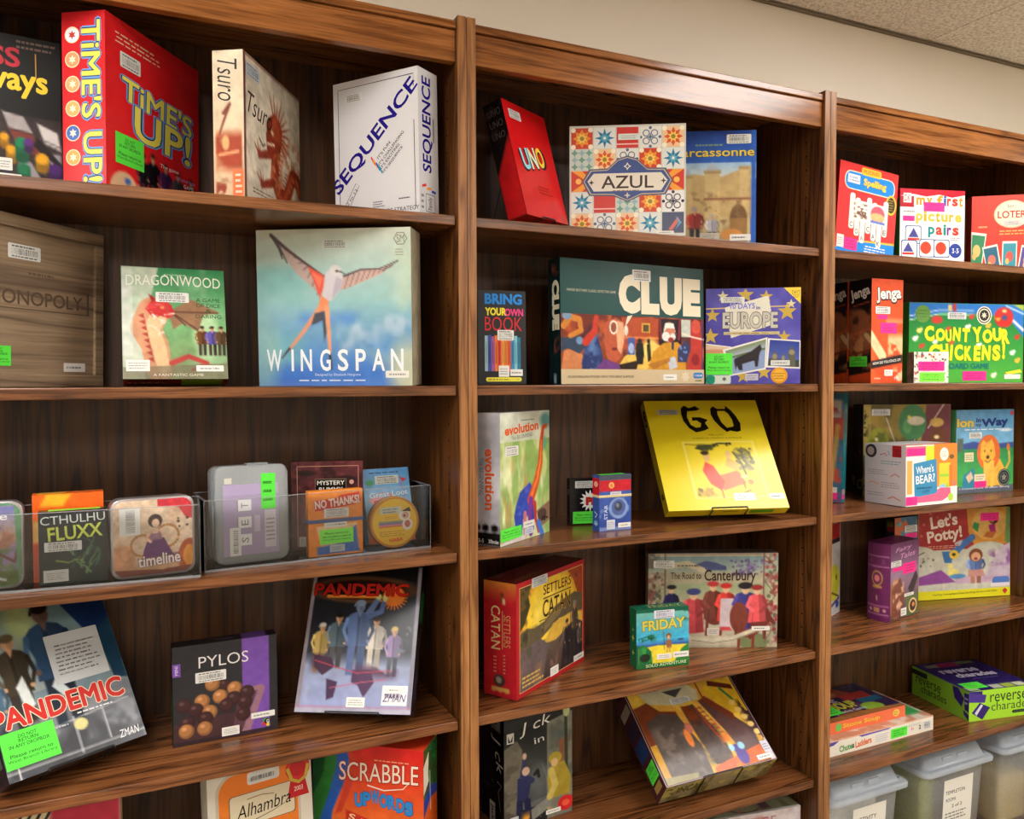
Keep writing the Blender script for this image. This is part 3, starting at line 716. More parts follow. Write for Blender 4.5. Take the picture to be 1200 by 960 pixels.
# ---- tile-pattern box
b = Box('square box printed with blue, red and white patterned tiles and a centre title plaque', PR['azul'], (216, 206, 196), M_gloss)
f = b.face('front'); f.rect(0, 0, 1, 1, (206, 206, 198))
kinds = ['sun', 'star', 'red', 'lace', 'sun2', 'grn', 'sun2', 'lace', 'sun', 'star', 'chev', 'wht', 'wht', 'wht', 'chev2', 'star', 'red', 'grn', 'sun', 'lace2', 'sun2', 'lace', 'sun2', 'star', 'navy']
for i in range(25):
    u, v = .015 + (i % 5) * .196, .02 + (i // 5) * .192; k = kinds[i]; w = .186; cu, cv = u + w / 2, v + w / 2
    f.lay = 3
    bg = {'sun': (206, 70, 44), 'star': (222, 226, 220), 'red': (206, 60, 54), 'lace': (228, 226, 218), 'sun2': (236, 196, 150), 'grn': (196, 208, 196), 'chev': (206, 66, 44), 'chev2': (206, 60, 40), 'wht': (226, 220, 208), 'lace2': (230, 228, 226), 'navy': (74, 80, 108)}[k]
    f.rect(u, v, u + w, v + w, bg)
    if k in ('sun', 'sun2'):
        f.star(cu, cv, .085, (236, 150, 50) if k == 'sun' else (216, 90, 50), 8, .6); f.star(cu, cv, .055, (246, 206, 100), 8, .5, -67); f.circ(cu, cv, .02, (150, 130, 60))
        for a in range(4): f.circ(cu + .075 * (1 if a % 2 else -1), cv + .075 * (1 if a // 2 else -1), .022, (244, 236, 214))
    elif k == 'star':
        f.star(cu, cv, .092, (44, 122, 160), 8, .42); f.star(cu, cv, .05, (90, 166, 190), 8, .5, -67); f.star(cu, cv, .018, (236, 240, 236), 8, .5)
    elif k in ('lace', 'lace2'):
        c = (92, 110, 140) if k == 'lace' else (44, 40, 66)
        for a in range(4): A = math.radians(45 + 90 * a); f.ring(cu + .05 * math.cos(A), cv + .05 * math.sin(A), .032, .009, c); f.circ(cu + .082 * math.cos(A + .785), cv + .082 * math.sin(A + .785), .014, c)
        f.star(cu, cv, .04, c, 4, .3)
    elif k == 'grn':
        for a in range(9): f.star(u + .03 + (a % 3) * .062, v + .03 + (a // 3) * .062, .034, (112, 156, 138) if a % 2 == 0 else (150, 180, 190), 4, .5)
    elif k in ('chev', 'chev2'):
        s_ = 1 if k == 'chev' else -1; f.poly([(cu - s_ * .09, v), (cu + s_ * .04, cv), (cu - s_ * .09, v + w), (cu - s_ * .0, v + w), (cu + s_ * .09, cv), (cu, v)], (240, 160, 60)); f.circ(cu - s_ * .03, cv, .026, (246, 190, 90))
    elif k == 'red': f.rect(u, v + w * .78, u + w, v + w * .84, (240, 190, 180))
    elif k == 'navy': f.poly([(cu - .04, cv + .06), (cu + .04, cv - .05), (cu + .06, cv - .02), (cu - .01, cv + .07)], (206, 110, 100)); f.poly([(cu + .02, cv - .06), (cu + .075, cv), (cu + .02, cv + .06), (cu + .05, cv)], (90, 160, 196))
f.lay = 24; pl = b.over('front', 'title_plaque', 30)
def plaque(sh, k, c): sh.poly([(.14 - k, .50), (.20 - k, .42 - k), (.33, .415 - k), (.42, .33 - k), (.50, .305 - k), (.58, .33 - k), (.67, .415 - k), (.80 + k, .42 - k), (.86 + k, .50), (.80 + k, .60 + k), (.62, .605 + k), (.5, .66 + k), (.38, .605 + k), (.20 - k, .60 + k)], c)
plaque(pl, .03, (84, 90, 116)); plaque(pl, .018, (196, 178, 150)); plaque(pl, .010, (64, 84, 140)); pl.poly([(.155, .5), (.21, .43), (.79, .43), (.845, .5), (.79, .59), (.21, .59)], (226, 218, 204))
pl.star(.5, .37, .035, (226, 218, 206), 4, .5); pl.star(.5, .37, .02, (70, 90, 150), 4, .5); pl.star(.19, .51, .028, (60, 56, 60), 4, .35); pl.star(.81, .505, .028, (60, 56, 60), 4, .35); pl.star(.5, .63, .03, (200, 190, 180), 4, .4)
pl.text('AZUL', .50, .51, .47, .115, (66, 50, 48), 0, .01); pl.lines(.37, .578, .63, .595, 1, (150, 120, 80), 3)
b.lab(.42, .08, .61, .135, n=2, c=(216, 222, 214)); b.lab(.75, .955, .90, .985)
b.done()

# ---- blue box with a castle
b = Box('royal blue box showing a sandstone walled town, half behind the tile-pattern box', PR['carcassonne'], (40, 84, 170), M_satin)
f = b.face('front'); P = Paint(50, 64, b.W / b.H, (34, 80, 166)); P.vg((30, 66, 150), (44, 96, 184), 0, .28)
P.rect(.0, .28, .94, .97, (196, 176, 128)); P.vg((150, 186, 216), (214, 216, 208), .28, .42); P.rect(.94, 0, 1, 1, (40, 90, 176)); P.rect(0, .97, 1, 1, (40, 90, 176))
P.noise((168, 142, 96), 10, .45, .7, 3, .7, box=(0, .40, .94, .97)); P.poly([(.15, .36), (.60, .40), (.94, .30), (.94, .75), (.15, .75)], (192, 164, 112))
for x, w, top, roof in ((.22, .05, .38, 1), (.50, .085, .34, 1), (.86, .05, .31, 0)):
    P.rect(x - w, top, x + w, .75, (204, 178, 124)); P.rect(x - w * 1.15, top, x + w * 1.15, top + .03, (176, 148, 100))
    if roof: P.poly([(x - w, top), (x, top - .07), (x + w, top)], (170, 180, 196))
P.rect(.40, .58, .94, .60, (140, 90, 66)); P.ell(.80, .76, .10, .12, (120, 88, 56)); P.rect(.70, .76, .90, .97, (150, 112, 66)); P.noise((132, 104, 70), 16, .55, .7, 8, .8, box=(0, .5, .94, .97))
P.fig(.30, .66, .30, (170, 56, 50), hair=(150, 150, 170), wid=1.7); P.fig(.50, .72, .25, (190, 190, 200), hair=(160, 160, 170), wid=1.5); P.ell(.72, .90, .12, .05, (206, 140, 70)); f.paint(P)
t = b.over('front', 'title_lettering'); t.text('Carcassonne', .50, .185, .72, .075, (222, 196, 66), 0, .014, out=(40, 44, 70), outw=.02); t.lines(.3, .105, .62, .14, 1, (120, 150, 120), 4)
b.barcode(.66, .035, .94, .115); b.lab(.70, .90, .94, .955); b.lab(.36, .885, .58, .95, n=3, c=(196, 190, 176)); b.done()

# ---- spelling puzzle
b = Box('red and blue spelling game box tilted to the right with picture letter cards', PR['spelling'], (206, 36, 42), M_satin)
f = b.face('front'); f.rect(0, 0, 1, 1, (226, 44, 46)); f.poly([(0, .97), (.28, .86), (.55, .83), (1, .80), (1, 1), (0, 1)], (232, 190, 60)); f.poly([(0, .975), (.28, .875), (.55, .85), (1, .825), (1, 1), (0, 1)], (0, 134, 222))
f.rrect(.09, .085, .95, .295, (244, 226, 190), .09); f.rrect(.105, .097, .935, .283, (10, 134, 220), .08); f.rrect(.36, .02, .70, .105, (250, 196, 50), .03); f.ell(.90, .37, .095, .115, (240, 190, 50)); f.ell(.90, .37, .07, .09, (70, 62, 30)); f.lines(.85, .3, .95, .44, 5, (236, 190, 60), 3)
for i in range(7):
    u = .20 + i * .095; dv = .07 * (i % 3) + (.0 if i < 3 else .02); c = (244, 238, 224)
    f.rrect(u, .33 + dv * .6, u + .085, .73 + dv, c, .03)
    f.text('COWCAKE'[i], u + .042, .68 + dv, .05, .055, (50, 50, 70), 0, .01)
P = Paint(30, 24, 1.6, (244, 238, 224)); P.noise((120, 80, 66), 7, .5, .56, 5, 1, box=(.05, .1, .48, .9)); P.ell(.74, .5, .2, .42, (230, 90, 110)); P.ell(.74, .62, .2, .2, (230, 180, 120)); P.rect(.55, .82, .95, .94, (90, 120, 200)); f.paint(P, .22, .40, .84, .63)
t = b.over('front', 'title_lettering'); t.text('Spelling', .60, .19, .36, .10, (252, 214, 70), 0, .03, out=(206, 90, 30), outw=.025); t.text('PUZZLES', .53, .062, .24, .035, (200, 80, 40), 0, .01); t.lines(.48, .88, .92, .97, 3, (226, 236, 246), 6)
b.lab(.135, .125, .34, .225, n=2, c=(216, 222, 240)); b.notice(.14, .84, .36, .97, c=PINK, mode='bars'); b.lab(.02, .82, .135, .96, n=4)
f = b.face('left', 'spine_art'); f.rect(0, 0, 1, 1, (190, 30, 36)); b.done()

# ---- picture pairs
b = Box('white memory game box with large multicoloured lowercase title and a red top band', PR['pairs'], (40, 110, 60), M_satin)
f = b.face('front'); f.rect(0, 0, 1, 1, (240, 238, 232)); f.rect(0, 0, 1, .05, (206, 24, 50)); f.poly([(0, .05), (1, .05), (1, .06), (.8, .10), (.6, .065), (.4, .10), (.2, .07), (0, .10)], (206, 24, 50)); f.rect(0, .10, .21, .25, (180, 20, 40)); f.rect(.05, .06, .17, .19, (236, 232, 226)); f.text('DK', .11, .125, .09, .09, (150, 24, 44))
t = b.over('front', 'title_lettering')
def multi(sh, s, u0, u1, cv, h, cols, bold=.035):
    n = len(s); xs = {'i': .45, 'r': .7, 't': .65, 'm': 1.5, ' ': .5, 'y': .95}; tot = sum(xs.get(c, 1) for c in s); u = u0
    for k, c in enumerate(s):
        w = xs.get(c, 1) / tot * (u1 - u0)
        if c != ' ':
            hh = h * (1.35 if c in 'ftypgi' else 1); dv = {'f': -.17 * h, 't': -.12 * h, 'i': -.17 * h, 'y': .17 * h, 'p': .17 * h, 'g': .17 * h}.get(c, 0)
            sh.text(c, u + w / 2, cv + dv, w * sh.W / sh.H * .82, hh, cols[k % len(cols)], 0, bold)
        u += w
O_, R_, T_, V_ = (240, 150, 20), (226, 60, 40), (20, 140, 140), (110, 40, 140)
multi(t, 'my first', .23, .97, .165, .105, [O_, O_, O_, O_, (50, 90, 180), R_, R_, O_]); multi(t, 'picture', .23, .96, .385, .105, [(246, 186, 60), (246, 170, 30)]); multi(t, 'pairs', .42, .92, .565, .11, [T_, R_, T_, V_, R_])
for u, v, r in ((.08, .50, 14), (.02, .70, 10), (.30, .68, -3), (.52, .68, -6)):
    f.rrect(u, v, u + .25, v + .25, (60, 80, 150), .03); f.rrect(u + .012, v + .012, u + .238, v + .238, (244, 240, 234), .03)
for u in (.40, .635): f.circ(u, .80, .085, (222, 70, 44)); f.line([(u, .70), (u, .90)], .006, (170, 40, 30))
for u, v in ((.21, .62), (.13, .82)): f.poly([(u - .08, v + .04), (u + .08, v + .04), (u, v - .09)], (70, 70, 150)); f.rect(u - .09, v + .05, u + .09, v + .08, (206, 50, 40))
f.circ(.86, .83, .10, (36, 64, 150)); f.text('3-5', .86, .83, .09, .07, (230, 236, 246)); f.circ(.86, .83, .03, (36, 64, 150)); f.text('3-5', .86, .83, .11, .06, (230, 236, 246)); f.lines(.78, .64, .95, .70, 2, (120, 120, 130), 3)
b.notice(.36, .175, .68, .30, c=PINK, mode='bars'); b.notice(.04, .37, .22, .44, c=PINK, mode='bars'); b.lab(.02, .27, .26, .35)
f = b.face('left', 'spine_art'); f.rect(0, 0, 1, 1, (40, 110, 56)); f.rect(0, 0, 1, .12, (190, 24, 46)); b.done()

# ---- bingo cards box
b = Box('orange red picture bingo box with white edged cards along its lower edge', PR['loteria'], (212, 56, 40), M_satin)
f = b.face('front'); f.rect(0, 0, 1, 1, (228, 62, 44)); f.ell(.60, .26, .27, .19, (240, 200, 160)); f.ell(.60, .26, .25, .175, (246, 226, 196))
def card(u, v, w, h, bg, rot, blob):
    a = math.radians(rot); q = lambda x, y: (u + x * math.cos(a) - y * math.sin(a), v + x * math.sin(a) + y * math.cos(a))
    f.poly([q(-w, -h), q(w, -h), q(w, h), q(-w, h)], (240, 236, 222)); k = .86
    f.poly([q(-w * k, -h * k), q(w * k, -h * k), q(w * k, h * k), q(-w * k, h * k)], bg); f.ell(u, v, w * .5, h * .34, blob); f.ell(u - w * .3, v + h * .3, w * .25, h * .2, (240, 190, 110))
card(.08, .75, .115, .25, (54, 140, 92), 8, (232, 200, 120)); card(.31, .88, .115, .20, (46, 106, 132), -10, (236, 120, 100)); card(.57, .84, .11, .21, (60, 150, 166), 1, (226, 90, 80)); card(.83, .90, .11, .2, (92, 76, 150), 8, (240, 180, 90))
t = b.over('front', 'title_lettering'); t.text('LOTERIA', .66, .265, .46, .10, (206, 52, 40), 0, .015); t.text('let', .58, .15, .08, .05, (90, 140, 120)); t.lines(.40, .47, .9, .55, 2, (240, 170, 90), 5); t.lines(.1, .40, .25, .45, 1, (246, 180, 120), 3)
b.lab(.47, .345, .75, .42, n=2, c=(214, 206, 200)); b.done()
# ================================================================== second shelf
# ---- weathered wooden crate edition
b = Box('weathered grey brown wooden game crate with a carved title panel at the shelf left end', PR['monopoly'], (120, 100, 80), M_matte, name='wooden_game_crate', shape=False)
M_crate = wood_mat('weathered_crate_wood', 'x', (112, 92, 72), (146, 124, 98), (164, 142, 114), .6, .8, 9.1, rings=4.0, pore=.5)
w, h, d = b.W, b.H, b.D; t_ = .020
bm = bm_box(0, w, 0, d, 0, t_, .0015); bm_box(0, w, 0, d, h - t_, h, .0015, 2, bm); bm_box(0, t_, 0.0003, d, t_, h - t_, .0015, 2, bm); bm_box(w - t_, w, .0003, d, t_, h - t_, .0015, 2, bm); bm_box(.004, w - .004, d * .5, d - .002, .004, h - .004, 0, 1, bm)
bm_obj('frame', bm, M_crate, b.root); bm_obj('sliding_lid', bm_box(t_ - .002, w - t_ + .002, .005, .012, t_ - .002, h - t_ + .002, .001), M_crate, b.root)
f = b.face('front', 'carved_border', M_matte); f.place = (lambda g: (lambda p: g(p) + np.array([0, .0052, 0])))(f.place)
for v0 in (.395, .535): f.rect(.09, v0, .89, v0 + .008, (96, 78, 60))
f.rect(.09, .43, .10, .54, (96, 78, 60)); f.rect(.87, .40, .885, .54, (84, 68, 54))
t = b.face('front', 'title_lettering', M_matte); t.place = f.place; t.lay = 10
t.text('MONOPOLY', .475, .472, .70, .085, (84, 66, 50), 0, .012); t2 = b.face('front', 'carved_line', M_matte); t2.place = f.place; t2.lay = 10; t2.lines(.40, .31, .62, .34, 1, (96, 78, 60), 3)
for n_, a_ in (('barcode', (.255, .165, .49, .25)),): 
    b.barcode(*a_)
b.sheets[-1].place = f.place
b.notice(.09, .76, .275, .875); b.sheets[-1].place = f.place; b.lab(.67, .85, .85, .905); b.sheets[-1].place = f.place; b.done()

# ---- green fantasy card game
b = Box('pale green fantasy game box with a red dragon and torn edge title, leaning slightly back', PR['dragonwood'], (90, 26, 24), M_gloss)
f = b.face('front'); P = Paint(64, 76, b.W / b.H, (120, 170, 120)); P.vg((60, 140, 90), (120, 176, 120), 0, .5).vg((120, 176, 120), (130, 140, 96), .5, 1); P.poly([(0, 0), (.35, 0), (.24, .4), (.2, 1), (0, 1)], (196, 204, 186)).noise((150, 190, 150), 5, .45, .75, 4, .7); P.noise((90, 150, 100), 8, .5, .8, 6, .5, st=(2, .5), box=(.4, .1, 1, .7))
P.ell(.80, .60, .12, .22, (196, 226, 180), .8, .6); P.poly([(.44, .40), (.66, .28), (.95, .40), (.78, .42), (.72, .58), (.58, .50), (.48, .56)], (150, 112, 84)); [P.line([(.46, .40), q], .012, (90, 64, 50)) for q in ((.72, .56), (.60, .52), (.92, .40))]
P.line([(.30, .40), (.22, .55), (.30, .70), (.34, .92)], .26, (206, 150, 116), w1=.2); P.line([(.34, .44), (.28, .56), (.34, .72), (.38, .9)], .13, (226, 190, 146), w1=.1); P.poly([(.22, .38), (.28, .30), (.40, .29), (.47, .34), (.50, .42), (.44, .46), (.36, .44), (.30, .47)], (196, 52, 54)); P.poly([(.28, .31), (.25, .24), (.33, .29)], (160, 40, 44)); P.poly([(.38, .30), (.42, .23), (.43, .31)], (160, 40, 44)); P.ell(.38, .36, .018, .014, (240, 220, 120)); P.line([(.40, .43), (.49, .415)], .012, (240, 224, 200)); [P.poly([(.20 + .012 * k, .42 + .055 * k), (.15 + .012 * k, .44 + .055 * k), (.21 + .012 * k, .47 + .055 * k)], (176, 70, 60)) for k in range(8)]; P.noise((216, 70, 70), 14, .45, .6, 3, 1, box=(.2, .3, .48, .5)); P.noise((220, 210, 190), 18, .6, .65, 8, 1, box=(.22, .32, .46, .74))
P.line([(.46, .86), (.62, .80), (.80, .86), (.66, .92)], .05, (180, 70, 66), w1=.03); P.poly([(0, .9), (1, .86), (1, 1), (0, 1)], (120, 110, 90), .7)
for x, c in ((.76, (110, 70, 40)), (.86, (96, 84, 170)), (.95, (90, 66, 44))): P.fig(x, .52, .27, c, legs=(70, 60, 50), wid=1.4)
P.rect(0, .0, .10, .8, (214, 218, 214), .5); f.paint(P)
t = b.over('front', 'title_lettering'); t.text('DRAGONWOOD', .50, .135, .76, .095, (232, 236, 222), 0, .0, warp=lambda x: -.02 * math.cos(1) + .05 * (x * x) - .01)
for s, v, ww in (('A GAME', .285, .20), ('OF DICE', .335, .20), ('&', .385, .05), ('DARING', .435, .21)): t.text(s, .83, v, ww, .034, (44, 84, 50))
t.text('A FANTASTIC GAME', .52, .965, .40, .022, (226, 220, 200)); t.lines(.4, .05, .62, .075, 1, (160, 200, 160), 4)
b.barcode(.32, .225, .64, .315); b.lab(.03, .835, .25, .935, n=3); b.lab(.69, .88, .96, .935)
f = b.face('bottom', 'edge_art'); f.rect(0, 0, 1, 1, (104, 24, 22)); f.rect(.55, .1, .95, .9, (116, 166, 40)); f.lines(.04, .3, .4, .7, 1, (190, 120, 100), 4); b.done()

# ---- big bird box
b = Box('large square pale blue game box with a long tailed bird in flight', PR['wingspan'], (206, 206, 190), M_satin)
f = b.face('front'); P = Paint(90, 90, b.W / b.H, (176, 206, 200)); P.grain = .25; P.vg((200, 206, 190), (150, 196, 196), 0, .45).vg((150, 196, 196), (56, 112, 200), .45, .95).vg((56, 112, 200), (84, 120, 196), .95, 1)
P.noise((196, 214, 190), 3, .42, .7, 3, .8, box=(.5, .0, 1, 1)); P.noise((120, 186, 186), 4, .45, .72, 5, .7, box=(0, .2, .5, .9)); P.noise((86, 140, 216), 4, .48, .72, 9, .8, box=(.2, .5, .9, 1)); P.noise((200, 214, 226), 6, .58, .75, 12, .6, box=(.5, .4, 1, .8)); P.ell(.97, .9, .12, .18, (214, 212, 170), .8, .8); P.ell(.02, .8, .12, .25, (150, 190, 180), .7, .8)
# wings, feathers drawn as barbs
P.poly([(.17, .09), (.30, .19), (.44, .31), (.41, .42), (.34, .35), (.26, .28), (.19, .18)], (190, 166, 158))
for i in range(11):
    k = i / 10; a = (.15 + .27 * k, .085 + .21 * k); e_ = (.095 + .30 * k, .03 + .385 * k - .05 * k * (1 - k) * 4)
    P.line([a, e_], .018, (176, 150, 146), w1=.010); P.line([a, e_], .006, (92, 74, 78), w1=.003)
P.line([(.10, .035), (.20, .125), (.32, .215), (.44, .30)], .022, (86, 68, 70), w1=.012); P.line([(.095, .03), (.15, .12), (.17, .18)], .010, (70, 58, 62)); P.line([(.12, .05), (.17, .16)], .010, (74, 62, 66)); P.line([(.14, .07), (.20, .21)], .008, (80, 66, 70))
P.poly([(.335, .235), (.44, .295), (.445, .36), (.41, .44), (.385, .36)], (232, 88, 66)); P.poly([(.36, .27), (.43, .31), (.41, .38)], (240, 120, 90))
P.poly([(.56, .31), (.66, .265), (.80, .255), (.88, .23), (.82, .285), (.70, .335), (.60, .375), (.54, .39)], (200, 166, 156))
for i in range(9):
    k = i / 8; a = (.60 + .28 * k, .295 - .055 * k); e_ = (.57 + .29 * k, .385 - .13 * k); P.line([a, e_], .006, (120, 94, 94), w1=.003)
P.line([(.57, .30), (.68, .262), (.80, .258), (.92, .205)], .014, (84, 66, 70), w1=.004); P.line([(.82, .27), (.92, .21)], .008, (80, 66, 70), w1=.003)
P.poly([(.45, .28), (.50, .245), (.555, .28), (.565, .33), (.535, .40), (.49, .455), (.455, .46), (.425, .42), (.44, .34)], (208, 202, 208)); P.poly([(.52, .30), (.565, .33), (.53, .40), (.49, .45), (.50, .38)], (184, 178, 190)); P.ell(.515, .262, .036, .032, (218, 212, 212)); P.ell(.525, .268, .010, .007, (40, 34, 40)); P.line([(.545, .272), (.575, .285)], .010, (70, 60, 60), w1=.002)
P.poly([(.42, .42), (.47, .46), (.455, .52), (.385, .53)], (236, 140, 92)); P.line([(.41, .50), (.30, .65), (.20, .77)], .034, (226, 150, 112), w1=.016); P.line([(.205, .76), (.155, .82)], .016, (50, 44, 50), w1=.008); P.line([(.455, .50), (.465, .66), (.472, .83)], .034, (228, 158, 116), w1=.018); P.line([(.471, .80), (.475, .89)], .018, (50, 44, 52)); P.poly([(.375, .535), (.44, .52), (.45, .66), (.435, .72), (.425, .58), (.385, .60), (.35, .61)], (66, 72, 84)); f.paint(P)
t = b.over('front', 'title_lettering')
for i, c in enumerate('WINGSPAN'): t.text(c, (.105, .225, .315, .44, .555, .67, .785, .905)[i], .835, (.10, .016, .075, .07, .07, .068, .082, .082)[i], .14, (236, 242, 246), 0, .018)
t.text('Designed by Elizabeth Hargrave', .52, .93, .30, .02, (214, 226, 240)); t.lines(.24, .955, .80, .975, 1, (206, 220, 238), 6)
t.ring(.935, .07, .045, .006, (130, 130, 110), 6); t.text('SM', .935, .07, .05, .05, (130, 130, 110)); t.lines(.90, .13, .96, .18, 3, (150, 150, 130), 2)
b.barcode(.43, .07, .60, .125, bg=(200, 206, 196)); b.lab(.83, .905, .98, .95)
f = b.face('right', 'spine_art'); P = Paint(12, 30, .27, (176, 166, 140)); P.noise((140, 130, 108), 9, .45, .7, 4, .8); f.paint(P); f = b.face('top', 'top_art'); f.rect(0, 0, 1, 1, (150, 150, 134)); b.done()

# ---- narrow black party game
b = Box('narrow black card game box with four line coloured title and row of book spines', PR['bookgame'], (34, 34, 38), M_satin)
f = b.face('front'); f.rect(0, 0, 1, 1, (36, 37, 41)); rr = random.Random(4)
for i, c in enumerate([(150, 190, 200), (70, 80, 170), (160, 90, 160), (232, 120, 50), (226, 60, 50), (236, 160, 70), (232, 130, 60), (220, 90, 60), (60, 140, 190), (120, 190, 210), (40, 120, 150)]):
    u = .14 + i * .068; f.rect(u, .47 + rr.uniform(0, .05), u + .062, .86, c); f.rect(u + .02, .55, u + .04, .78, np.array(c) * .7, 0)
f.rrect(.16, .925, .90, .97, (232, 224, 70), .02); f.lines(.2, .935, .86, .962, 1, (120, 120, 40), 4)
t = b.over('front', 'title_lettering'); t.text('BRING', .53, .09, .42, .115, (30, 130, 214), 0, .04); t.text('YOUR', .37, .225, .24, .085, (242, 226, 50), 0, .04); t.text('OWN', .75, .23, .21, .08, (226, 60, 130), 0, .04); t.text('BOOK', .53, .355, .42, .15, (206, 36, 44), 0, -.004)
b.barcode(.40, .42, .74, .53); b.lab(.42, .80, .64, .92, n=3); b.lab(.66, .84, .92, .91); b.done()

# ---- wide detective game
b = Box('wide dark teal mystery game box with huge cream title and painted suspects', PR['clue'], (22, 62, 60), M_gloss)
f = b.face('front'); f.rect(0, 0, 1, .445, (26, 74, 72)); P = Paint(120, 48, b.W / (b.H * .44), (120, 50, 30)); A = P.asp
P.vg((110, 40, 30), (150, 76, 40)); P.noise((206, 96, 44), 3, .42, .62, 4, .8); P.noise((60, 30, 50), 4, .5, .7, 7, .7)
P.rect(.40, .02, .66, .62, (176, 74, 40)); P.rect(.54, .12, .60, .30, (220, 170, 70)); P.rect(.55, .15, .59, .28, (90, 70, 40)); P.rect(.42, .38, .66, .42, (226, 130, 70)); P.poly([(.42, .75), (.60, .45), (.68, .55), (.64, 1), (.36, 1)], (240, 196, 90)); P.ell(.60, .62, .06, .22, (250, 220, 120), .8, .5); P.rect(.44, .40, .49, .72, (70, 90, 160)); P.ell(.465, .6, .02, .1, (160, 180, 220))
P.poly([(.36, .92), (.52, .82), (.5, 1), (.36, 1)], (40, 26, 20)); P.poly([(.50, .50), (.55, .50), (.555, .72), (.545, .9), (.505, .9), (.495, .7)], (26, 28, 26)); P.ell(.525, .47, .016, .06, (40, 30, 26)); P.poly([(.575, .52), (.60, .50), (.605, .82), (.58, .86)], (40, 36, 24)); P.ell(.588, .46, .012, .05, (46, 36, 24))
P.poly([(.0, 1), (.02, .66), (.10, .62), (.14, .75), (.13, 1)], (206, 130, 84)); P.poly([(.0, .70), (.0, .44), (.10, .40), (.16, .58), (.12, .72), (.04, .62)], (50, 66, 90)); P.ell(.12, .48, .022, .07, (110, 150, 190)); P.poly([(.13, .9), (.16, .5), (.24, .4), (.27, .75), (.26, 1), (.14, 1)], (40, 56, 110)); P.noise((96, 136, 190), 6, .5, .64, 9, .9, box=(.13, .3, .27, 1)); P.line([(.02, .22), (.06, .06), (.12, .10), (.13, .3), (.06, .4)], .13, (206, 130, 50), w1=.09); P.ell(.04, .04, .03, .07, (120, 150, 180)); P.line([(.16, .5), (.22, .3), (.23, .05)], .16, (200, 60, 40), w1=.10)
P.poly([(.29, .14), (.36, .04), (.41, .12), (.425, .40), (.40, .75), (.35, .88), (.30, .80), (.28, .45)], (186, 90, 60)); P.poly([(.36, .1), (.41, .12), (.42, .4), (.395, .72), (.37, .62)], (230, 170, 130)); P.ell(.345, .22, .028, .13, (240, 232, 216)); P.ell(.345, .22, .020, .095, (150, 80, 56)); P.ell(.43, .27, .014, .1, (226, 220, 206)); P.ell(.35, .62, .02, .03, (120, 40, 36)); P.poly([(.22, 1), (.28, .8), (.38, .9), (.39, 1)], (110, 60, 130))
P.rect(.66, .02, .83, .5, (34, 22, 30)); P.line([(.67, .02), (.68, .4)], .05, (120, 40, 40)); P.line([(.82, .02), (.81, .4)], .06, (130, 40, 46)); P.poly([(.58, 1), (.62, .65), (.70, .48), (.80, .46), (.86, .62), (.86, 1)], (206, 146, 40)); P.ell(.74, .28, .042, .20, (206, 130, 100)); P.poly([(.695, .30), (.71, .10), (.77, .10), (.79, .32), (.775, .2), (.72, .2)], (236, 230, 220)); P.ell(.715, .36, .03, .09, (236, 232, 226)); P.ell(.765, .36, .02, .07, (226, 220, 216)); P.ell(.75, .42, .02, .05, (150, 50, 50)); P.poly([(.755, .46), (.775, .46), (.77, .62), (.755, .6)], (44, 60, 80)); P.poly([(.72, .78), (.78, .74), (.80, .95), (.74, 1)], (196, 200, 210)); P.poly([(.58, .9), (.74, .76), (.74, .84), (.62, 1)], (176, 116, 40))
P.poly([(.80, .6), (.86, .42), (.90, .55), (.87, .85), (.80, .85)], (54, 60, 100)); P.dots(10, (.82, .55, .87, .8), .02, [(110, 140, 220)], 3); P.rect(.83, .02, .90, .36, (196, 200, 190)); P.poly([(.90, .06), (.97, .04), (.99, .5), (.98, 1), (.87, 1), (.9, .6)], (186, 54, 46)); P.ell(.94, .15, .035, .14, (206, 80, 66)); P.line([(.84, .30), (.92, .36), (1, .40)], .03, (240, 220, 200)); P.ell(.935, .8, .03, .12, (140, 30, 40)); P.line([(.99, .05), (.985, 1)], .03, (90, 60, 110)); f.paint(P, 0, .438, 1, .882)
f.rect(0, .88, 1, 1, (206, 186, 150)); t = b.over('front', 'title_lettering', 60)
for s, cu, w in (('C', .455, .225), ('L', .602, .195), ('U', .752, .245), ('E', .908, .20)): t.text(s, cu, .255 + .0, w, .325, (232, 222, 196), 0, .075)
t.poly([(.44, .44), (.475, .43), (.44, .50), (.425, .52), (.43, .48)], (226, 214, 186)); t.text('PARKER BROTHERS CLASSIC DETECTIVE GAME', .20, .25, .48, .02, (206, 206, 176)); t.text('AN ENTHRALLING MYSTERY WITH TWO GREAT SURPRISES', .26, .94, .66, .018, (60, 50, 40)); t.rrect(.915, .905, .99, .955, (70, 130, 200), .02); t.lines(.92, .91, .985, .95, 1, (220, 230, 240), 4); t.lines(.93, .965, .98, .985, 1, (60, 90, 60), 4); t.star(.855, .94, .05, (222, 206, 180), 7, .6)
b.barcode(.475, .05, .605, .145); b.lab(.69, .92, .79, .97)
f = b.face('left', 'spine_art'); f.rect(0, 0, 1, 1, (14, 36, 38)); P = Paint(12, 40, .17, (14, 36, 38)); P.noise((150, 70, 50), 9, .4, .56, 4, 1, box=(.25, .02, .95, .15)); P.noise((130, 60, 50), 14, .5, .56, 7, 1, box=(.4, .60, .95, .80)); P.rect(.4, .92, .6, .99, (150, 170, 190)); f.paint(P)
t = b.over('left', 'spine_lettering'); t.text('CLUE', .62, .37, .40, .105, (226, 216, 190), 90, .07); f = b.face('top', 'top_art'); f.rect(0, 0, 1, 1, (20, 56, 56)); b.done()

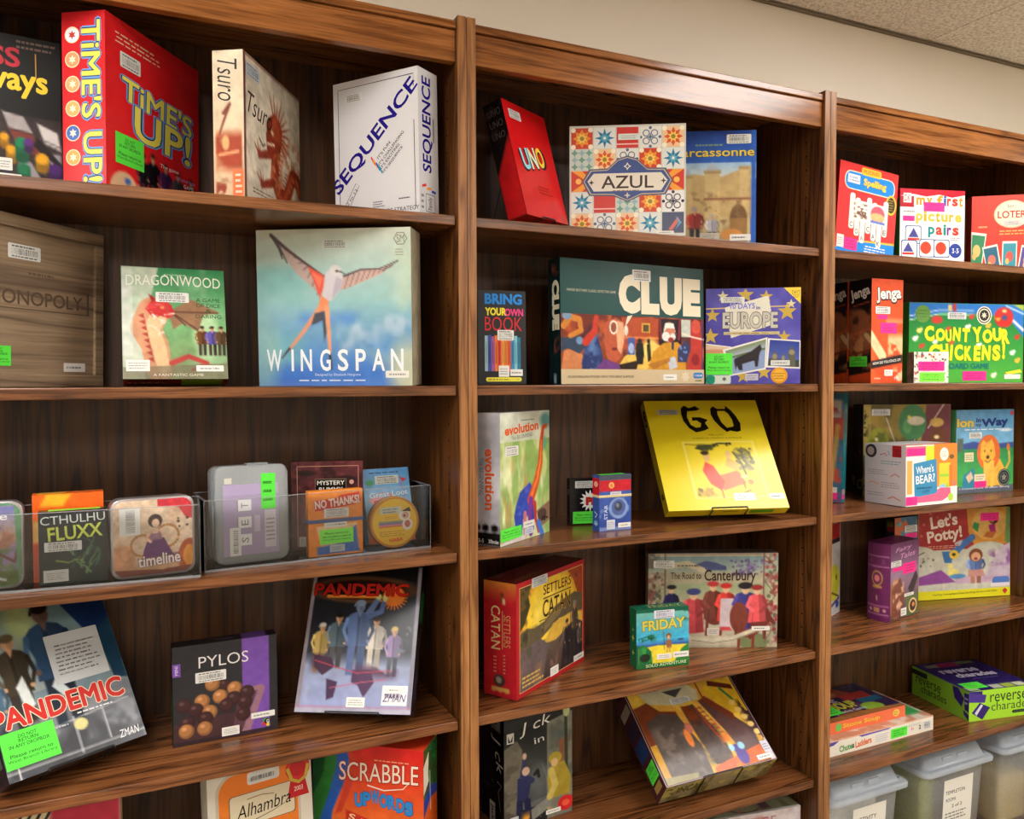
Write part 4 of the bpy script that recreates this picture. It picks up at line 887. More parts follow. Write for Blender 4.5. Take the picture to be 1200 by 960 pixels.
# ---- violet travel game
b = Box('violet blue travel game box with gold stars, bull photo and cathedral photo', PR['europe'], (70, 66, 150), M_gloss)
f = b.face('front'); P = Paint(50, 50, 1, (82, 76, 168)); P.grain = .2; P.noise((104, 100, 190), 4, .45, .7, 4, .8); P.noise((66, 60, 150), 3, .5, .7, 8, .7); f.paint(P)
for u, v, r in ((.42, .07, .09), (.07, .28, .08), (.05, .50, .09), (.86, .25, .10), (.83, .51, .07), (.40, .92, .08), (.62, .88, .08), (.64, .09, .07), (.9, .17, .05), (.18, .08, .06)): f.star(u, v, r, (196, 166, 70) if r > .065 else (214, 206, 160))
f.line([(0, .21), (.92, .19)], .012, (214, 186, 100)); f.poly([(.20, .20), (.66, .08), (.72, .38), (.27, .52)], (226, 222, 206)); f.poly([(.82, 0), (1, 0), (1, .17)], (240, 206, 70)); f.text("DAY'S", .95, .05, .08, .04, (90, 80, 40)); f.text('OUT', .955, .09, .06, .035, (90, 80, 40))
def photo(pts, ins, P): 
    f.poly(pts, (232, 230, 224)); f.lay += 1
    q = np.array(ins); U, V = P.U[..., None], P.V[..., None]; X = q[0] * (1 - U) * (1 - V) + q[1] * U * (1 - V) + q[2] * U * V + q[3] * (1 - U) * V
    nu, nv = P.nu, P.nv; f._add(X.reshape(-1, 2), [(j * nu + i, j * nu + i + 1, (j + 1) * nu + i + 1, (j + 1) * nu + i) for j in range(nv - 1) for i in range(nu - 1)], lin(P.C.reshape(-1, 3)))
P = Paint(14, 10, 1.5, (216, 190, 160)); P.line([(0, .6), (1, .4)], .4, (206, 140, 110)); photo([(0, .575), (.27, .61), (.27, .72), (0, .72)], [(0, .585), (.26, .62), (.26, .72), (0, .72)], P)
P = Paint(34, 26, 1.3, (140, 160, 200)); P.vg((120, 140, 90), (170, 180, 210), 0, .3).rect(0, .28, 1, .36, (96, 116, 70)); P.poly([(.18, .40), (.6, .30), (.72, .22), (.86, .12), (.90, .28), (.84, .48), (.80, .9), (.72, .9), (.70, .66), (.36, .68), (.34, .92), (.24, .9), (.2, .7), (.14, .88), (.15, .5)], (46, 42, 48)); photo([(.18, .64), (.655, .515), (.64, .85), (.26, .92)], [(.21, .655), (.64, .535), (.625, .835), (.28, .90)], P)
P = Paint(28, 24, 1.2, (54, 72, 160)); P.vg((50, 66, 150), (90, 110, 190)); P.rect(0, .72, 1, 1, (56, 70, 60))
for x, w_, top in ((.2, .10, .38), (.48, .06, .42), (.75, .12, .18)): P.poly([(x - w_, 1), (x - w_, top + .25), (x, top), (x + w_, top + .25), (x + w_, 1)], (96, 96, 84)); P.ell(x, top + .25, w_ * .8, .1, (150, 140, 110))
photo([(.66, .525), (1, .55), (1, .845), (.64, .83)], [(.68, .54), (.99, .565), (.99, .83), (.66, .812)], P)
f.circ(.78, .915, .085, (222, 150, 30)); f.circ(.78, .915, .065, (236, 180, 60)); f.lines(.72, .88, .84, .96, 3, (150, 90, 20), 4); f.rrect(.0, .91, .27, 1, (210, 220, 210), .02); f.rrect(.0, .91, .10, 1, (20, 140, 110), .03); f.star(.20, .95, .03, (90, 96, 96), 6)
t = b.over('front', 'title_lettering', 60); t.text('10 DAYS', .39, .185, .25, .06, (112, 116, 200), 0, .02, out=(226, 226, 236)); t.text('in', .555, .205, .04, .035, (30, 40, 140), 0, .02); t.text('EUROPE', .47, .335, .56, .17, (198, 196, 186), 0, .03, out=(96, 84, 66), outw=.03); t.rect(.19, .455, .78, .485, (206, 190, 140)); t.lines(.2, .46, .77, .482, 1, (130, 80, 60), 4)
b.barcode(.16, .09, .41, .15); b.notice(0, .68, .285, .905); b.lab(.69, .755, .89, .81, c=(214, 216, 214)); b.lab(.42, .895, .56, .965, n=3, c=(190, 190, 206)); b.done()

# ---- block tower games, one behind the other
def tower(dx, dy, label):
    b = Box(label, PR['jenga'], (214, 80, 34), M_satin, dx=dx, dy=dy, group='black and orange block tower boxes')
    f = b.face('front'); P = Paint(30, 64, b.W / b.H, (222, 80, 36)); P.noise((236, 116, 60), 4, .5, .8, 3, .6); P.noise((226, 190, 140), 6, .5, .56, 9, 1, box=(.42, .36, 1, .46)); P.noise((226, 190, 140), 8, .42, .5, 5, 1, box=(.5, .5, 1, .78)); P.line([(-.05, .54), (.36, .74)], .10, (232, 206, 160)); P.poly([(0, .79), (1, .72), (1, .80), (0, .865)], (24, 20, 22)); P.noise((236, 200, 156), 9, .5, .56, 14, 1, box=(.5, .83, 1, 1)); f.paint(P)
    t = b.over('front', 'title_lettering'); t.text('Jenga', .54, .155, .335, .17, (30, 24, 24), -4, .07); t.text('Jenga', .54, .15, .32, .15, (236, 230, 222), -4, .03); t.text('HOW DO YOU STACK UP?', .5, .793, .36, .026, (240, 236, 230), -7, .015); t.text('MB', .82, .955, .06, .03, (236, 236, 240)); t.lines(.1, .94, .3, .97, 1, (240, 200, 180), 4)
    b.barcode(.12, .265, .58, .335); b.notice(.19, .345, .50, .385, c=PINK, mode='bars'); b.notice(.28, .42, .80, .52, c=PINK, mode='bars'); b.lab(.42, .87, .68, .93, n=3)
    f = b.face('left', 'spine_art'); P = Paint(24, 64, b.D / b.H, (26, 20, 20)); P.noise((170, 100, 66), 6, .46, .62, 6, .9, box=(0, .24, 1, .75)); P.noise((200, 140, 90), 9, .52, .64, 3, .9, box=(0, .5, 1, .9)); P.line([(.2, .25), (.9, .22)], .012, (196, 80, 50)); P.line([(.1, .53), (1, .48)], .016, (206, 100, 60)); P.poly([(0, .93), (1, .89), (1, 1), (0, 1)], (216, 82, 36)); P.line([(0, .73), (1, .68)], .02, (120, 50, 30)); P.line([(.78, .54), (1, .60)], .05, (210, 180, 130)); f.paint(P)
    t = b.over('left', 'spine_lettering'); t.text('Jenga', .5, .14, .24, .15, (16, 12, 12), -12, .06); t.text('Jenga', .5, .135, .24, .13, (232, 224, 212), -12, .03)
    return b
b = tower(0, 0, 'tall orange fronted block tower box with black side and pink stickers'); b.notice(.05, .74, .85, .84, 'left'); b.done()
b = tower(.0045, .0790, 'second block tower box, only its black side seen beside the oak post'); b.done()

# ---- counting chickens game
b = Box('wide green children\'s game box with yellow title, red hen and blue sky', PR['chickens'], (60, 160, 60), M_satin)
f = b.face('front'); P = Paint(76, 46, b.W / b.H, (40, 160, 66)); P.grain = .1; P.vg((24, 130, 60), (84, 182, 62), .15, 1); P.poly([(0, 0), (1, 0), (1, .42), (.90, .24), (.74, .14), (.3, .12), (0, .2)], (40, 120, 206)); P.line([(0, .22), (.25, .14), (.55, .14)], .012, (226, 232, 240)); P.line([(0, .17), (.25, .09), (.55, .09)], .012, (226, 232, 240)); P.line([(.90, .20), (1.0, .33)], .035, (236, 240, 244)); P.line([(.84, .02), (1, .12)], .02, (190, 216, 240)); P.poly([(.90, 0), (1, 0), (1, .08)], (170, 190, 60))
P.ell(.82, .165, .085, .13, (206, 44, 40)); P.poly([(.74, .20), (.90, .22), (.86, .29)], (206, 44, 40)); P.ell(.825, .17, .025, .035, (70, 80, 130)); P.poly([(.74, .18), (.80, .17), (.77, .22)], (240, 170, 50)); P.ell(.825, .085, .02, .02, (250, 220, 150)); P.ell(.235, .21, .05, .05, (206, 60, 50)); P.rect(.33, .02, .36, .1, (226, 200, 120)); P.rect(.37, .0, .40, .1, (190, 60, 50))
g = random.Random(3)
for u, v, c in ((.085, .35, (240, 220, 120)), (.05, .45, (240, 240, 236)), (.105, .545, (206, 70, 50)), (.50, .30, (240, 240, 236)), (.68, .28, (236, 180, 60)), (.22, .49, (236, 240, 236)), (.60, .53, (240, 240, 236)), (.94, .42, (206, 60, 50)), (.90, .62, (240, 244, 236)), (.945, .72, (240, 190, 60)), (.735, .91, (240, 236, 220)), (.36, .50, (206, 90, 50)), (.33, .33, (206, 80, 50)), (.53, .17, (200, 60, 50))): P.ell(u, v, .022, .030, c); P.ell(u + .018, v - .022, .012, .018, c)
f.paint(P); f.circ(.115, .14, .11, (104, 156, 70)); f.lines(.05, .08, .18, .2, 3, (150, 190, 120), 4); f.circ(.645, .145, .115, (232, 226, 206)); f.circ(.645, .145, .10, (60, 60, 54)); f.circ(.645, .145, .085, (236, 226, 200)); f.circ(.645, .145, .07, (34, 32, 30)); f.star(.645, .145, .045, (214, 206, 180), 7, .5)
t = b.over('front', 'title_lettering', 60)
for s, u, v, w, h in (('C', .17, .385, .14, .19), ('O', .265, .40, .14, .16), ('U', .335, .41, .09, .15), ('N', .405, .39, .11, .17), ('T', .485, .40, .11, .17), ('Y', .585, .39, .14, .19), ('O', .675, .41, .15, .17), ('U', .76, .39, .13, .17), ('R', .835, .41, .12, .19), ('C', .215, .62, .16, .2), ('H', .30, .615, .12, .2), ('i', .36, .62, .04, .2), ('C', .425, .62, .13, .2), ('K', .505, .63, .11, .18), ('E', .585, .63, .10, .19), ('N', .665, .62, .13, .19), ('S', .755, .62, .12, .2), ('!', .82, .59, .04, .22)): t.text(s, u, v, w, h, (244, 240, 40), random.Random(ord(s)).uniform(-6, 6), .05, out=(170, 176, 30), outw=.02)
t.text('BOARD GAME', .50, .79, .66, .075, (10, 120, 116), 0, .035); t.poly([(.835, .87), (.97, .83), (.99, .87), (.86, .9)], (240, 226, 60)); t.rrect(.83, .895, .975, .955, (240, 236, 226), .01)
b.barcode(.325, .115, .485, .20); b.notice(.46, .855, .67, .975, c=PINK, mode='bars'); b.done()

# ---- small card box standing in front
b = Box('small white cube shaped game box with one pink and one lime sticker', PR['memory'], (150, 140, 126), M_satin, name='card_game_box')
f = b.face('front'); P = Paint(40, 36, b.W / b.H, (236, 232, 222)); P.dots(34, (.05, .02, .95, .34), .028, [(90, 60, 60), (190, 70, 70), (90, 130, 90), (60, 70, 110), (220, 150, 60)], 4); P.dots(10, (.02, .35, .13, .98), .03, [(190, 90, 60), (120, 90, 70)], 6); P.dots(8, (.9, .4, .99, .98), .02, [(120, 150, 120), (90, 90, 110)], 8); f.paint(P)
b.notice(.12, .31, .88, .61, c=PINK, mode='bars'); b.notice(.16, .66, .89, .96, c=(130, 250, 70), mode='bars'); f = b.face('left', 'spine_art'); P = Paint(12, 20, .4, (130, 118, 104)); P.noise((90, 80, 70), 6, .45, .6, 4, 1, st=(2, 1)); f.paint(P); b.done()
# ================================================================== third shelf
def acrylic():
    m, nt, b = new_mat('clear_acrylic'); L = nt.links.new
    out = nt.nodes['Material Output']; nt.nodes.remove(b)
    tr = nd(nt, 'ShaderNodeBsdfTransparent'); tr.inputs[0].default_value = (.95, .955, .96, 1)
    gl = nd(nt, 'ShaderNodeBsdfGlossy'); gl.inputs['Roughness'].default_value = .06; gl.inputs['Color'].default_value = (.9, .9, .9, 1)
    fr = nd(nt, 'ShaderNodeFresnel'); fr.inputs[0].default_value = 1.42
    n = nd(nt, 'ShaderNodeTexNoise'); n.inputs['Scale'].default_value = 60; bp = nd(nt, 'ShaderNodeBump'); bp.inputs['Strength'].default_value = .03
    L(n.outputs['Fac'], bp.inputs['Height']); L(bp.outputs[0], gl.inputs['Normal'])
    mx = nd(nt, 'ShaderNodeMixShader'); L(fr.outputs[0], mx.inputs[0]); L(tr.outputs[0], mx.inputs[1]); L(gl.outputs[0], mx.inputs[2]); L(mx.outputs[0], out.inputs[0]); return m
def hazy(name, c, alpha, rough=.35):
    """thin cloudy plastic: part see-through, part diffuse"""
    m, nt, b = new_mat(name); L = nt.links.new; out = nt.nodes['Material Output']
    b.inputs['Base Color'].default_value = (*lin(c), 1); b.inputs['Roughness'].default_value = rough
    tr = nd(nt, 'ShaderNodeBsdfTransparent'); mx = nd(nt, 'ShaderNodeMixShader')
    n = nd(nt, 'ShaderNodeTexNoise'); n.inputs['Scale'].default_value = 25; mr = nd(nt, 'ShaderNodeMapRange'); mr.inputs['To Min'].default_value = alpha - .06; mr.inputs['To Max'].default_value = alpha + .06
    L(n.outputs['Fac'], mr.inputs['Value']); L(mr.outputs[0], mx.inputs[0]); L(tr.outputs[0], mx.inputs[1]); L(b.outputs[0], mx.inputs[2]); L(mx.outputs[0], out.inputs[0]); return m
M_acr = acrylic(); M_edge = hazy('polished_acrylic_edge', (190, 194, 200), .34, .1); M_case = hazy('cloudy_grey_plastic', (186, 191, 195), .52, .25)
def tray(x0, y0, yaw, W, D, H, label):
    r = empty('acrylic_tray', Matrix.Translation((x0, y0, -.3003)) @ Matrix.Rotation(yaw, 4, 'Z'), label, 'display tray', 'clear acrylic trays of small games')
    t = .0026
    def p(n, *q): bm_obj(n, bm_box(*q, .0005, 1), M_acr, r)
    p('floor_panel', t, W - t, t, D - t, 0, t); p('front_panel', 0, W, 0, t, 0, H); p('back_panel', 0, W, D - t, D, 0, H); p('end_panel', 0, t, t, D - t, 0, H); p('end_panel', W - t, W, t, D - t, 0, H)
    for q in ((0, W, -.0002, t, H, H + .0012), (0, W, D - t, D, H, H + .0012), (0, t, t, D - t, H, H + .0012), (W - t, W, t, D - t, H, H + .0012), (-.0006, 0, -.0004, t, 0, H), (W, W + .0006, -.0004, t, 0, H), (0, W, -.0006, 0, 0, .004)):
        bm_obj('polished_edge', bm_box(*q), M_edge, r)
    return r
tray(-.872, .0415, -.0640, .388, .105, .119, 'clear acrylic tray at the left holding two picture tins and a black card box')
tray(-.4755, .0450, .0762, .4095, .122, .120, 'clear acrylic tray at the right holding a cloudy card case and a round yellow tin')

def tin(label, x, y, yaw, W, H, D, z, rim, r_=.016):
    b = Box(label, (x, y, yaw, .02, 0, W, H, D, z), (200, 190, 180), M_gloss, cat='card game tin', name='card_game_tin', shape=False)
    bm_obj('lid', bm_prism(rrect(W, H, r_), 0, D * .42, .002), M_tin, b.root, True); 
    q = [(.0012 + px * (W - .0024) / W, .0012 + pz * (H - .0024) / H) for px, pz in rrect(W, H, r_)]
    bm_obj('base', bm_prism(q, D * .42, D, .002), M_tin, b.root, True); b.mask_r = r_; return b
M_tin = flat_mat('tinplate', (176, 170, 172), .3, .7)
def rmask(b, ins=.003):
    r = b.mask_r
    def m(U, V):
        X = np.abs(U * b.W - b.W / 2) - (b.W / 2 - ins - r); Y = np.abs(V * b.H - b.H / 2) - (b.H / 2 - ins - r)
        return (np.hypot(np.maximum(X, 0), np.maximum(Y, 0)) + np.minimum(np.maximum(X, Y), 0)) < r
    return m
def paint_masked(sh, P, mask):
    nu, nv = P.nu, P.nv; P.C = np.clip(P.C * (1 + (fnoise(P.U * 16, P.V * 16, 21, 3) - .5)[..., None] * .34), 0, 1); uv = np.column_stack([P.U.ravel(), P.V.ravel()]); c = lin(np.clip(P.C.reshape(-1, 3), 0, 1))
    ok = mask(P.U, P.V); q = [(j * nu + i, j * nu + i + 1, (j + 1) * nu + i + 1, (j + 1) * nu + i) for j in range(nv - 1) for i in range(nu - 1) if ok[j, i] and ok[j + 1, i + 1] and ok[j, i + 1] and ok[j + 1, i]]
    sh._add(uv, q, c)
# prehistoric tin, cut by the left frame
b = tin('green rimmed picture tin with a prehistoric landscape at the far left of the tray', -.8640, .0520, .02, .128, .134, .034, -.2972, None)
P = Paint(64, 66, b.W / b.H, (100, 150, 110)); P.rect(.06, .05, .94, .95, (150, 130, 170)); P.vg((110, 116, 180), (206, 170, 130), .06, .45); P.rect(0, 0, 1, .05, (90, 150, 110)); P.noise((170, 120, 100), 6, .5, .6, 4, 1, box=(.06, .3, .95, .6)); P.noise((96, 120, 70), 7, .5, .65, 7, .9, box=(.06, .5, .95, .95)); P.rect(.06, .80, .95, .96, (90, 106, 60)); P.line([(.6, .9), (.75, .6), (.9, .7), (.95, .5)], .03, (110, 70, 60)); P.line([(.5, .8), (.8, .9)], .03, (190, 190, 190)); P.poly([(.9, 0), (1, 0), (1, 1), (.94, 1)], (96, 140, 104))
f = b.face('front'); paint_masked(f, P, rmask(b)); t = b.over('front', 'title_lettering'); t.text('Timeline', .52, .17, .6, .09, (230, 230, 236), 0, .02); b.lab(.55, .26, .80, .34, c=(150, 130, 140)); b.done()
# orange box behind, black box in front
b = Box('orange and yellow card box standing behind the black tentacle box', PR['orangecard'], (236, 96, 24), M_gloss, 'card game', 'card_game_box')
f = b.face('front'); P = Paint(24, 34, b.W / b.H, (238, 100, 26)); P.poly([(.2, 0), (.55, 0), (.42, .14), (.1, .14)], (248, 176, 40)); P.rect(0, .30, 1, .55, (206, 160, 80)).rect(0, .55, 1, 1, (196, 70, 44)); P.star = None; f.paint(P); f = b.face('top', 'top_art'); f.rect(0, 0, 1, 1, (240, 110, 30)); f.poly([(.1, 0), (.5, 0), (.4, 1), (.05, 1)], (250, 180, 50)); b.done()
b = Box('black card box with pale green tentacle artwork inside the acrylic tray', PR['fluxx'], (24, 34, 36), M_gloss, 'card game', 'card_game_box')
f = b.face('front'); P = Paint(44, 52, b.W / b.H, (24, 36, 40)); P.vg((20, 30, 36), (30, 50, 50))
rr = random.Random(3)
for k in range(12):
    u, v = rr.uniform(.35, .9), rr.uniform(.55, .92); P.line([(u + .16 * math.sin(i * .8 + k) * i / 6, v - .045 * i + .03 * math.cos(i + k)) for i in range(6)], .03, rr.choice([(60, 100, 80), (84, 130, 90), (46, 80, 72), (100, 140, 90)]), w1=.006)
P.line([(.25, .68), (.36, .70), (.42, .72), (.52, .68), (.62, .70)], .02, (150, 176, 70), w1=.008); f.paint(P)
t = b.over('front', 'title_lettering'); t.text('CTHULHU', .5, .115, .78, .115, (206, 214, 210), -2, .0); t.text('FLUXX', .53, .30, .66, .19, (206, 222, 90), -3, .02)
b.barcode(.08, .42, .62, .55); b.lab(.06, .80, .42, .965, n=4, c=(206, 206, 200)); f = b.face('top', 'notice_sticker'); f.rect(0, 0, 1, 1, (40, 60, 40)); f.rect(.14, .05, .90, .95, GREEN); b.done()
# cream tin
b = tin('cream rounded picture tin of a dark haired woman in a purple skirt', -.6154, .0330, .1435, .1265, .1285, .040, -.2972, None)
P = Paint(76, 76, b.W / b.H, (222, 196, 168)); P.noise((196, 150, 120), 4, .45, .7, 3, .6); P.poly([(.55, 0), (1, 0), (1, .30), (.9, .30), (.8, .14), (.55, .12)], (206, 60, 70)); P.vg((206, 180, 150), (150, 84, 60), .75, 1, .6); P.ell(.93, .80, .14, .24, (176, 80, 40)); P.ell(.93, .78, .08, .14, (226, 150, 60)); P.ell(.12, .78, .16, .2, (206, 150, 110)); P.poly([(0, .88), (.6, .92), (1, .9), (1, 1), (0, 1)], (120, 56, 46))
for cx, cy, r in ((.36, .60, .13), (.66, .50, .14)): 
    for k in range(24): a = k * .262; P.ell(cx + r * math.cos(a), cy + r * math.sin(a), .018, .018, (176, 120, 66))
P.poly([(.42, .55), (.50, .52), (.62, .52), (.70, .68), (.74, .76), (.36, .76), (.38, .66)], (96, 44, 104)); P.poly([(.44, .44), (.58, .42), (.60, .54), (.46, .55)], (150, 110, 130)); P.line([(.46, .44), (.40, .52), (.46, .56)], .035, (226, 186, 160)); P.line([(.58, .43), (.68, .52), (.82, .54)], .03, (226, 186, 160), w1=.015); P.ell(.52, .30, .085, .085, (50, 34, 36)); P.ell(.525, .33, .045, .055, (230, 192, 166)); P.poly([(.47, .40), (.57, .40), (.55, .46), (.48, .46)], (228, 190, 164)); P.poly([(.30, .76), (.80, .72), (.84, .84), (.33, .86)], (110, 60, 90), .7); P.poly([(.24, .88), (.55, .84), (.85, .86), (.6, .93)], (196, 150, 110)); P.dots(5, (.78, .25, .95, .42), .014, [(70, 50, 46)], 5)
f = b.face('front'); paint_masked(f, P, rmask(b)); t = b.over('front', 'title_lettering'); t.text('timeline', .56, .79, .50, .15, (236, 226, 222), -3, .02, out=(110, 50, 60), outw=.03); b.barcode(.10, .11, .34, .46, rot=True); b.done()
# cloudy plastic card case
b = Box('cloudy grey plastic card case with a lilac card and white squares inside', PR['settin'], (180, 186, 192), M_satin, 'card game', 'card_case', shape=False)
W, H, D = b.W, b.H, b.D
bm = bm_prism(rrect(W * .97, H * .99, .012), D * .45, D, .003); bm_obj('case_base', bm, M_case, b.root, True)
bm_obj('case_lid', bm_prism(rrect(W, H, .013), 0.0, D * .42, .004), M_case, b.root, True)
M_lav = flat_mat('mint_card', (130, 180, 160), .6)
bm_obj('mint_card', bm_box(.006, W * .9, D * .52, D * .85, .02, H * .72, .001), M_lav, b.root)
bm_obj('side_clip', bm_box(-.002, .003, D * .3, D * .6, H * .25, H * .6, .001), M_case, b.root); bm_obj('hinge_bar', bm_box(W * .45, W * .75, D * .2, D * .5, H - .002, H + .003, .001), M_case, b.root)
f = b.face('front', 'lilac_card', M_satin, 'lilac card with three lettered white squares'); f.rect(.10, .19, .86, .92, (170, 156, 188)); f.rect(.10, .19, .86, .30, (180, 164, 202)); f.rect(.12, .12, .22, .18, (206, 206, 196))
for i, (v, c) in enumerate(((.41, 'T'), (.585, 'E'), (.765, 'S'))): f.rect(.28, v - .055, .47, v + .06, (150, 140, 160)); f.rect(.30, v - .06, .48, v + .055, (232, 230, 232)); f.text(c, .39, v, .055, .07, (120, 116, 116), -90 if c != 'S' else -80, .0, space=1)
f.lines(.52, .4, .60, .8, 1, (206, 196, 220), 4); b.notice(.62, .09, .82, .46, mode='bars'); b.barcode(.18, .63, .33, .92, rot=True); b.lab(.66, .47, .82, .86, n=6, c=(206, 200, 210)); b.done()
# maroon card box
b = Box('maroon card box with a black title label, at the back of the right tray', PR['rummy'], (74, 30, 36), M_gloss, 'card game', 'card_game_box')
f = b.face('front'); P = Paint(40, 50, b.W / b.H, (84, 34, 42)); P.noise((50, 18, 24), 7, .48, .62, 4, 1); P.noise((120, 60, 60), 12, .56, .66, 8, .6); P.ell(.75, .22, .18, .06, (40, 14, 18)); P.ell(.2, .13, .15, .03, (40, 14, 18)); f.paint(P); f.frame(.08, .05, .94, .95, .006, (206, 150, 130)); f.rect(.33, .20, .76, .36, (18, 14, 16))
t = b.over('front', 'title_lettering'); t.text('MYSTERY', .55, .24, .30, .05, (226, 222, 214), 0, .02); t.text('RUMMY', .55, .315, .26, .05, (226, 222, 214), 0, .02); t.frame(.33, .195, .765, .365, .005, (150, 130, 110)); t.circ(.84, .235, .025, (206, 150, 140)); b.lab(.10, .84, .30, .95, n=4, c=(196, 190, 186)); b.done()
# orange card box with a band
b = Box('orange card box with jagged red title panel, blue elastic band and lime sticker', PR['nothanks'], (236, 140, 40), M_gloss, 'card game', 'card_game_box')
f = b.face('front'); P = Paint(36, 44, b.W / b.H, (238, 140, 44)); P.poly([(.14, .55), (.90, .52), (.80, .86), (.24, .9)], (240, 206, 150)); P.poly([(.15, .86), (.85, .80), (.95, .97), (.15, .98)], (60, 110, 190)); P.poly([(.80, .6), (.88, .56), (.93, .95), (.72, .85)], (66, 110, 186)); f.paint(P)
f.poly([(.10, .15), (.52, .12), (.60, .08), (.94, .05), (.97, .18), (.86, .24), (.46, .28), (.12, .31)], (206, 48, 36)); t = b.over('front', 'title_lettering'); t.text('NO THANKS!', .53, .185, .70, .13, (240, 226, 216), -5, .035)
b.barcode(.28, .28, .74, .42); b.lab(.28, .485, .70, .57); b.notice(.20, .60, .82, .82, c=(130, 250, 80), mode='ret', rot=-5); b.lab(.38, .84, .66, .95, n=3, c=(190, 200, 210))
bm_obj('elastic_band', bm_box(-.0016, b.W + .0016, -.0022, b.D + .0016, b.H * .505, b.H * .56, .0008, 1), flat_mat('blue_rubber', (58, 92, 150), .5), b.root); b.done()
# leaning sky blue card box
b = Box('sky blue card box with red and white lettering, leaning back behind the round tin', PR['bluecard'], (120, 176, 220), M_gloss, 'card game', 'card_game_box')
f = b.face('front'); P = Paint(34, 46, b.W / b.H, (92, 160, 220)); P.vg((90, 158, 220), (150, 200, 226), 0, .7).vg((226, 190, 130), (206, 96, 60), .75, 1); P.ell(.14, .19, .08, .04, (40, 150, 70)); P.poly([(.78, .13), (.95, .16), (.86, .20)], (190, 50, 60)); P.line([(.80, .18), (.86, .4)], .03, (150, 140, 190)); P.ell(.40, .42, .30, .09, (230, 150, 150)); P.noise((230, 240, 250), 5, .56, .7, 4, .7, box=(0, .5, 1, .7)); f.paint(P)
t = b.over('front', 'title_lettering'); t.text('Great Loot', .52, .35, .56, .075, (210, 240, 250), -3, .02, out=(70, 130, 190)); t.text('SKY', .40, .47, .30, .10, (230, 70, 80), -3, .03, out=(240, 214, 214)); t.lines(.1, .04, .9, .075, 1, (50, 80, 120), 5); t.lines(.27, .26, .6, .285, 1, (206, 60, 60), 5); b.barcode(.25, .10, .76, .215, bg=(206, 214, 206)); b.done()
# round yellow tin
rt = empty('round_game_tin', Matrix.Translation((-.1345, .0835, -.2962)) @ Matrix.Rotation(.06, 4, 'Z') @ Matrix.Rotation(-.05, 4, 'X'), 'round yellow tin with brown rim, standing on edge in the right acrylic tray', 'card game tin')
R_ = .0485
def disc(r, y0, y1, mat, name, ink=None, bev=.0015):
    pts = [(r * math.cos(a), R_ + .0003 + r * math.sin(a)) for a in np.linspace(0, 2 * np.pi, 64, endpoint=False)]; bm_obj(name, bm_prism(pts, y0, y1, bev), mat, rt, True, ink)
disc(R_, 0, .012, M_gloss, 'lid', (214, 150, 40)); disc(R_ * .985, .012, .022, M_gloss, 'base', (150, 84, 40))
sh = Sheet(2 * R_, 2 * R_, lambda p: np.column_stack([p[:, 0] - R_, -p[:, 2], 2 * R_ - p[:, 1] + .0003])); sh.circ(.5, .5, .485, (206, 130, 40)); sh.circ(.5, .5, .455, (240, 196, 44))
for i, c in enumerate(((150, 170, 130), (96, 120, 150), (130, 110, 180), (220, 120, 170), (220, 110, 50))): sh.rect(.17, .47 + i * .026, .66, .492 + i * .026, c)
sh.lines(.17, .66, .76, .78, 3, (190, 150, 40), 3); sh.lines(.28, .38, .6, .44, 2, (190, 150, 50), 5); sh.ell(.70, .38, .12, .10, (240, 236, 230)); sh.ell(.72, .38, .075, .07, (220, 170, 150)); sh.poly([(.64, .30), (.80, .22), (.84, .31)], (50, 36, 36)); sh.ell(.76, .56, .11, .11, (236, 226, 214)); sh.ell(.76, .55, .06, .07, (190, 110, 100)); sh.ell(.70, .39, .022, .02, (60, 40, 40)); sh.build('cover_art', M_gloss, rt)
t = Sheet(2 * R_, 2 * R_, sh.place); t.lay = 40; t.text('HABA', .52, .845, .28, .07, (226, 70, 24), -3, .03); t.build('title_lettering', M_gloss, rt)
t = Sheet(2 * R_, 2 * R_, sh.place); t.lay = 50; t.rrect(.20, .20, .64, .33, (214, 220, 206), .02); t.lines(.25, .215, .6, .325, 2, (70, 90, 80), 3, .5); t.build('barcode_sticker', M_satin, rt)

# ---- middle case
b = Box('white and green animal evolution game box with a long necked creature, turned sideways', PR['evolution'], (206, 206, 210), M_gloss)
f = b.face('front'); P = Paint(56, 72, b.W / b.H, (196, 210, 140)); P.noise((226, 232, 190), 5, .42, .62, 3, .9); P.noise((130, 170, 90), 6, .5, .66, 6, .8, st=(1.6, .5)); P.noise((190, 140, 90), 7, .56, .68, 9, .6, st=(2.4, .4), box=(0, .3, .6, 1)); P.vg((226, 226, 226), (216, 222, 206), 0, .22, .85); P.ell(.92, .08, .12, .06, (80, 150, 150), .9, .8); P.ell(.88, .26, .06, .05, (70, 160, 160), .7, .8); P.poly([(.72, .80), (1, .74), (1, .9), (.8, .94)], (140, 110, 90)); P.ell(.84, .84, .10, .05, (84, 66, 60))
P.poly([(.30, .72), (.38, .62), (.58, .56), (.66, .62), (.68, .74), (.66, .94), (.56, .98), (.54, .82), (.44, .84), (.42, .96), (.30, .92), (.26, .80)], (52, 76, 180)); P.noise((90, 110, 210), 9, .48, .6, 4, 1, box=(.28, .58, .6, .9)); P.line([(.60, .70), (.72, .56), (.80, .42), (.82, .26), (.86, .14), (.94, .12)], .10, (206, 76, 40), w1=.03); P.line([(.62, .66), (.74, .54), (.805, .40), (.825, .24)], .04, (236, 130, 60), w1=.02); P.line([(.60, .70), (.58, .80), (.60, .96)], .06, (120, 60, 150)); P.line([(.68, .74), (.70, .86), (.76, .97)], .05, (190, 60, 50), w1=.03); P.line([(.48, .80), (.48, .96)], .05, (206, 120, 130)); P.line([(.76, .9), (.84, 1)], .06, (70, 120, 210)); P.poly([(0, .98), (.5, .96), (.5, 1), (0, 1)], (230, 220, 226)); f.paint(P)
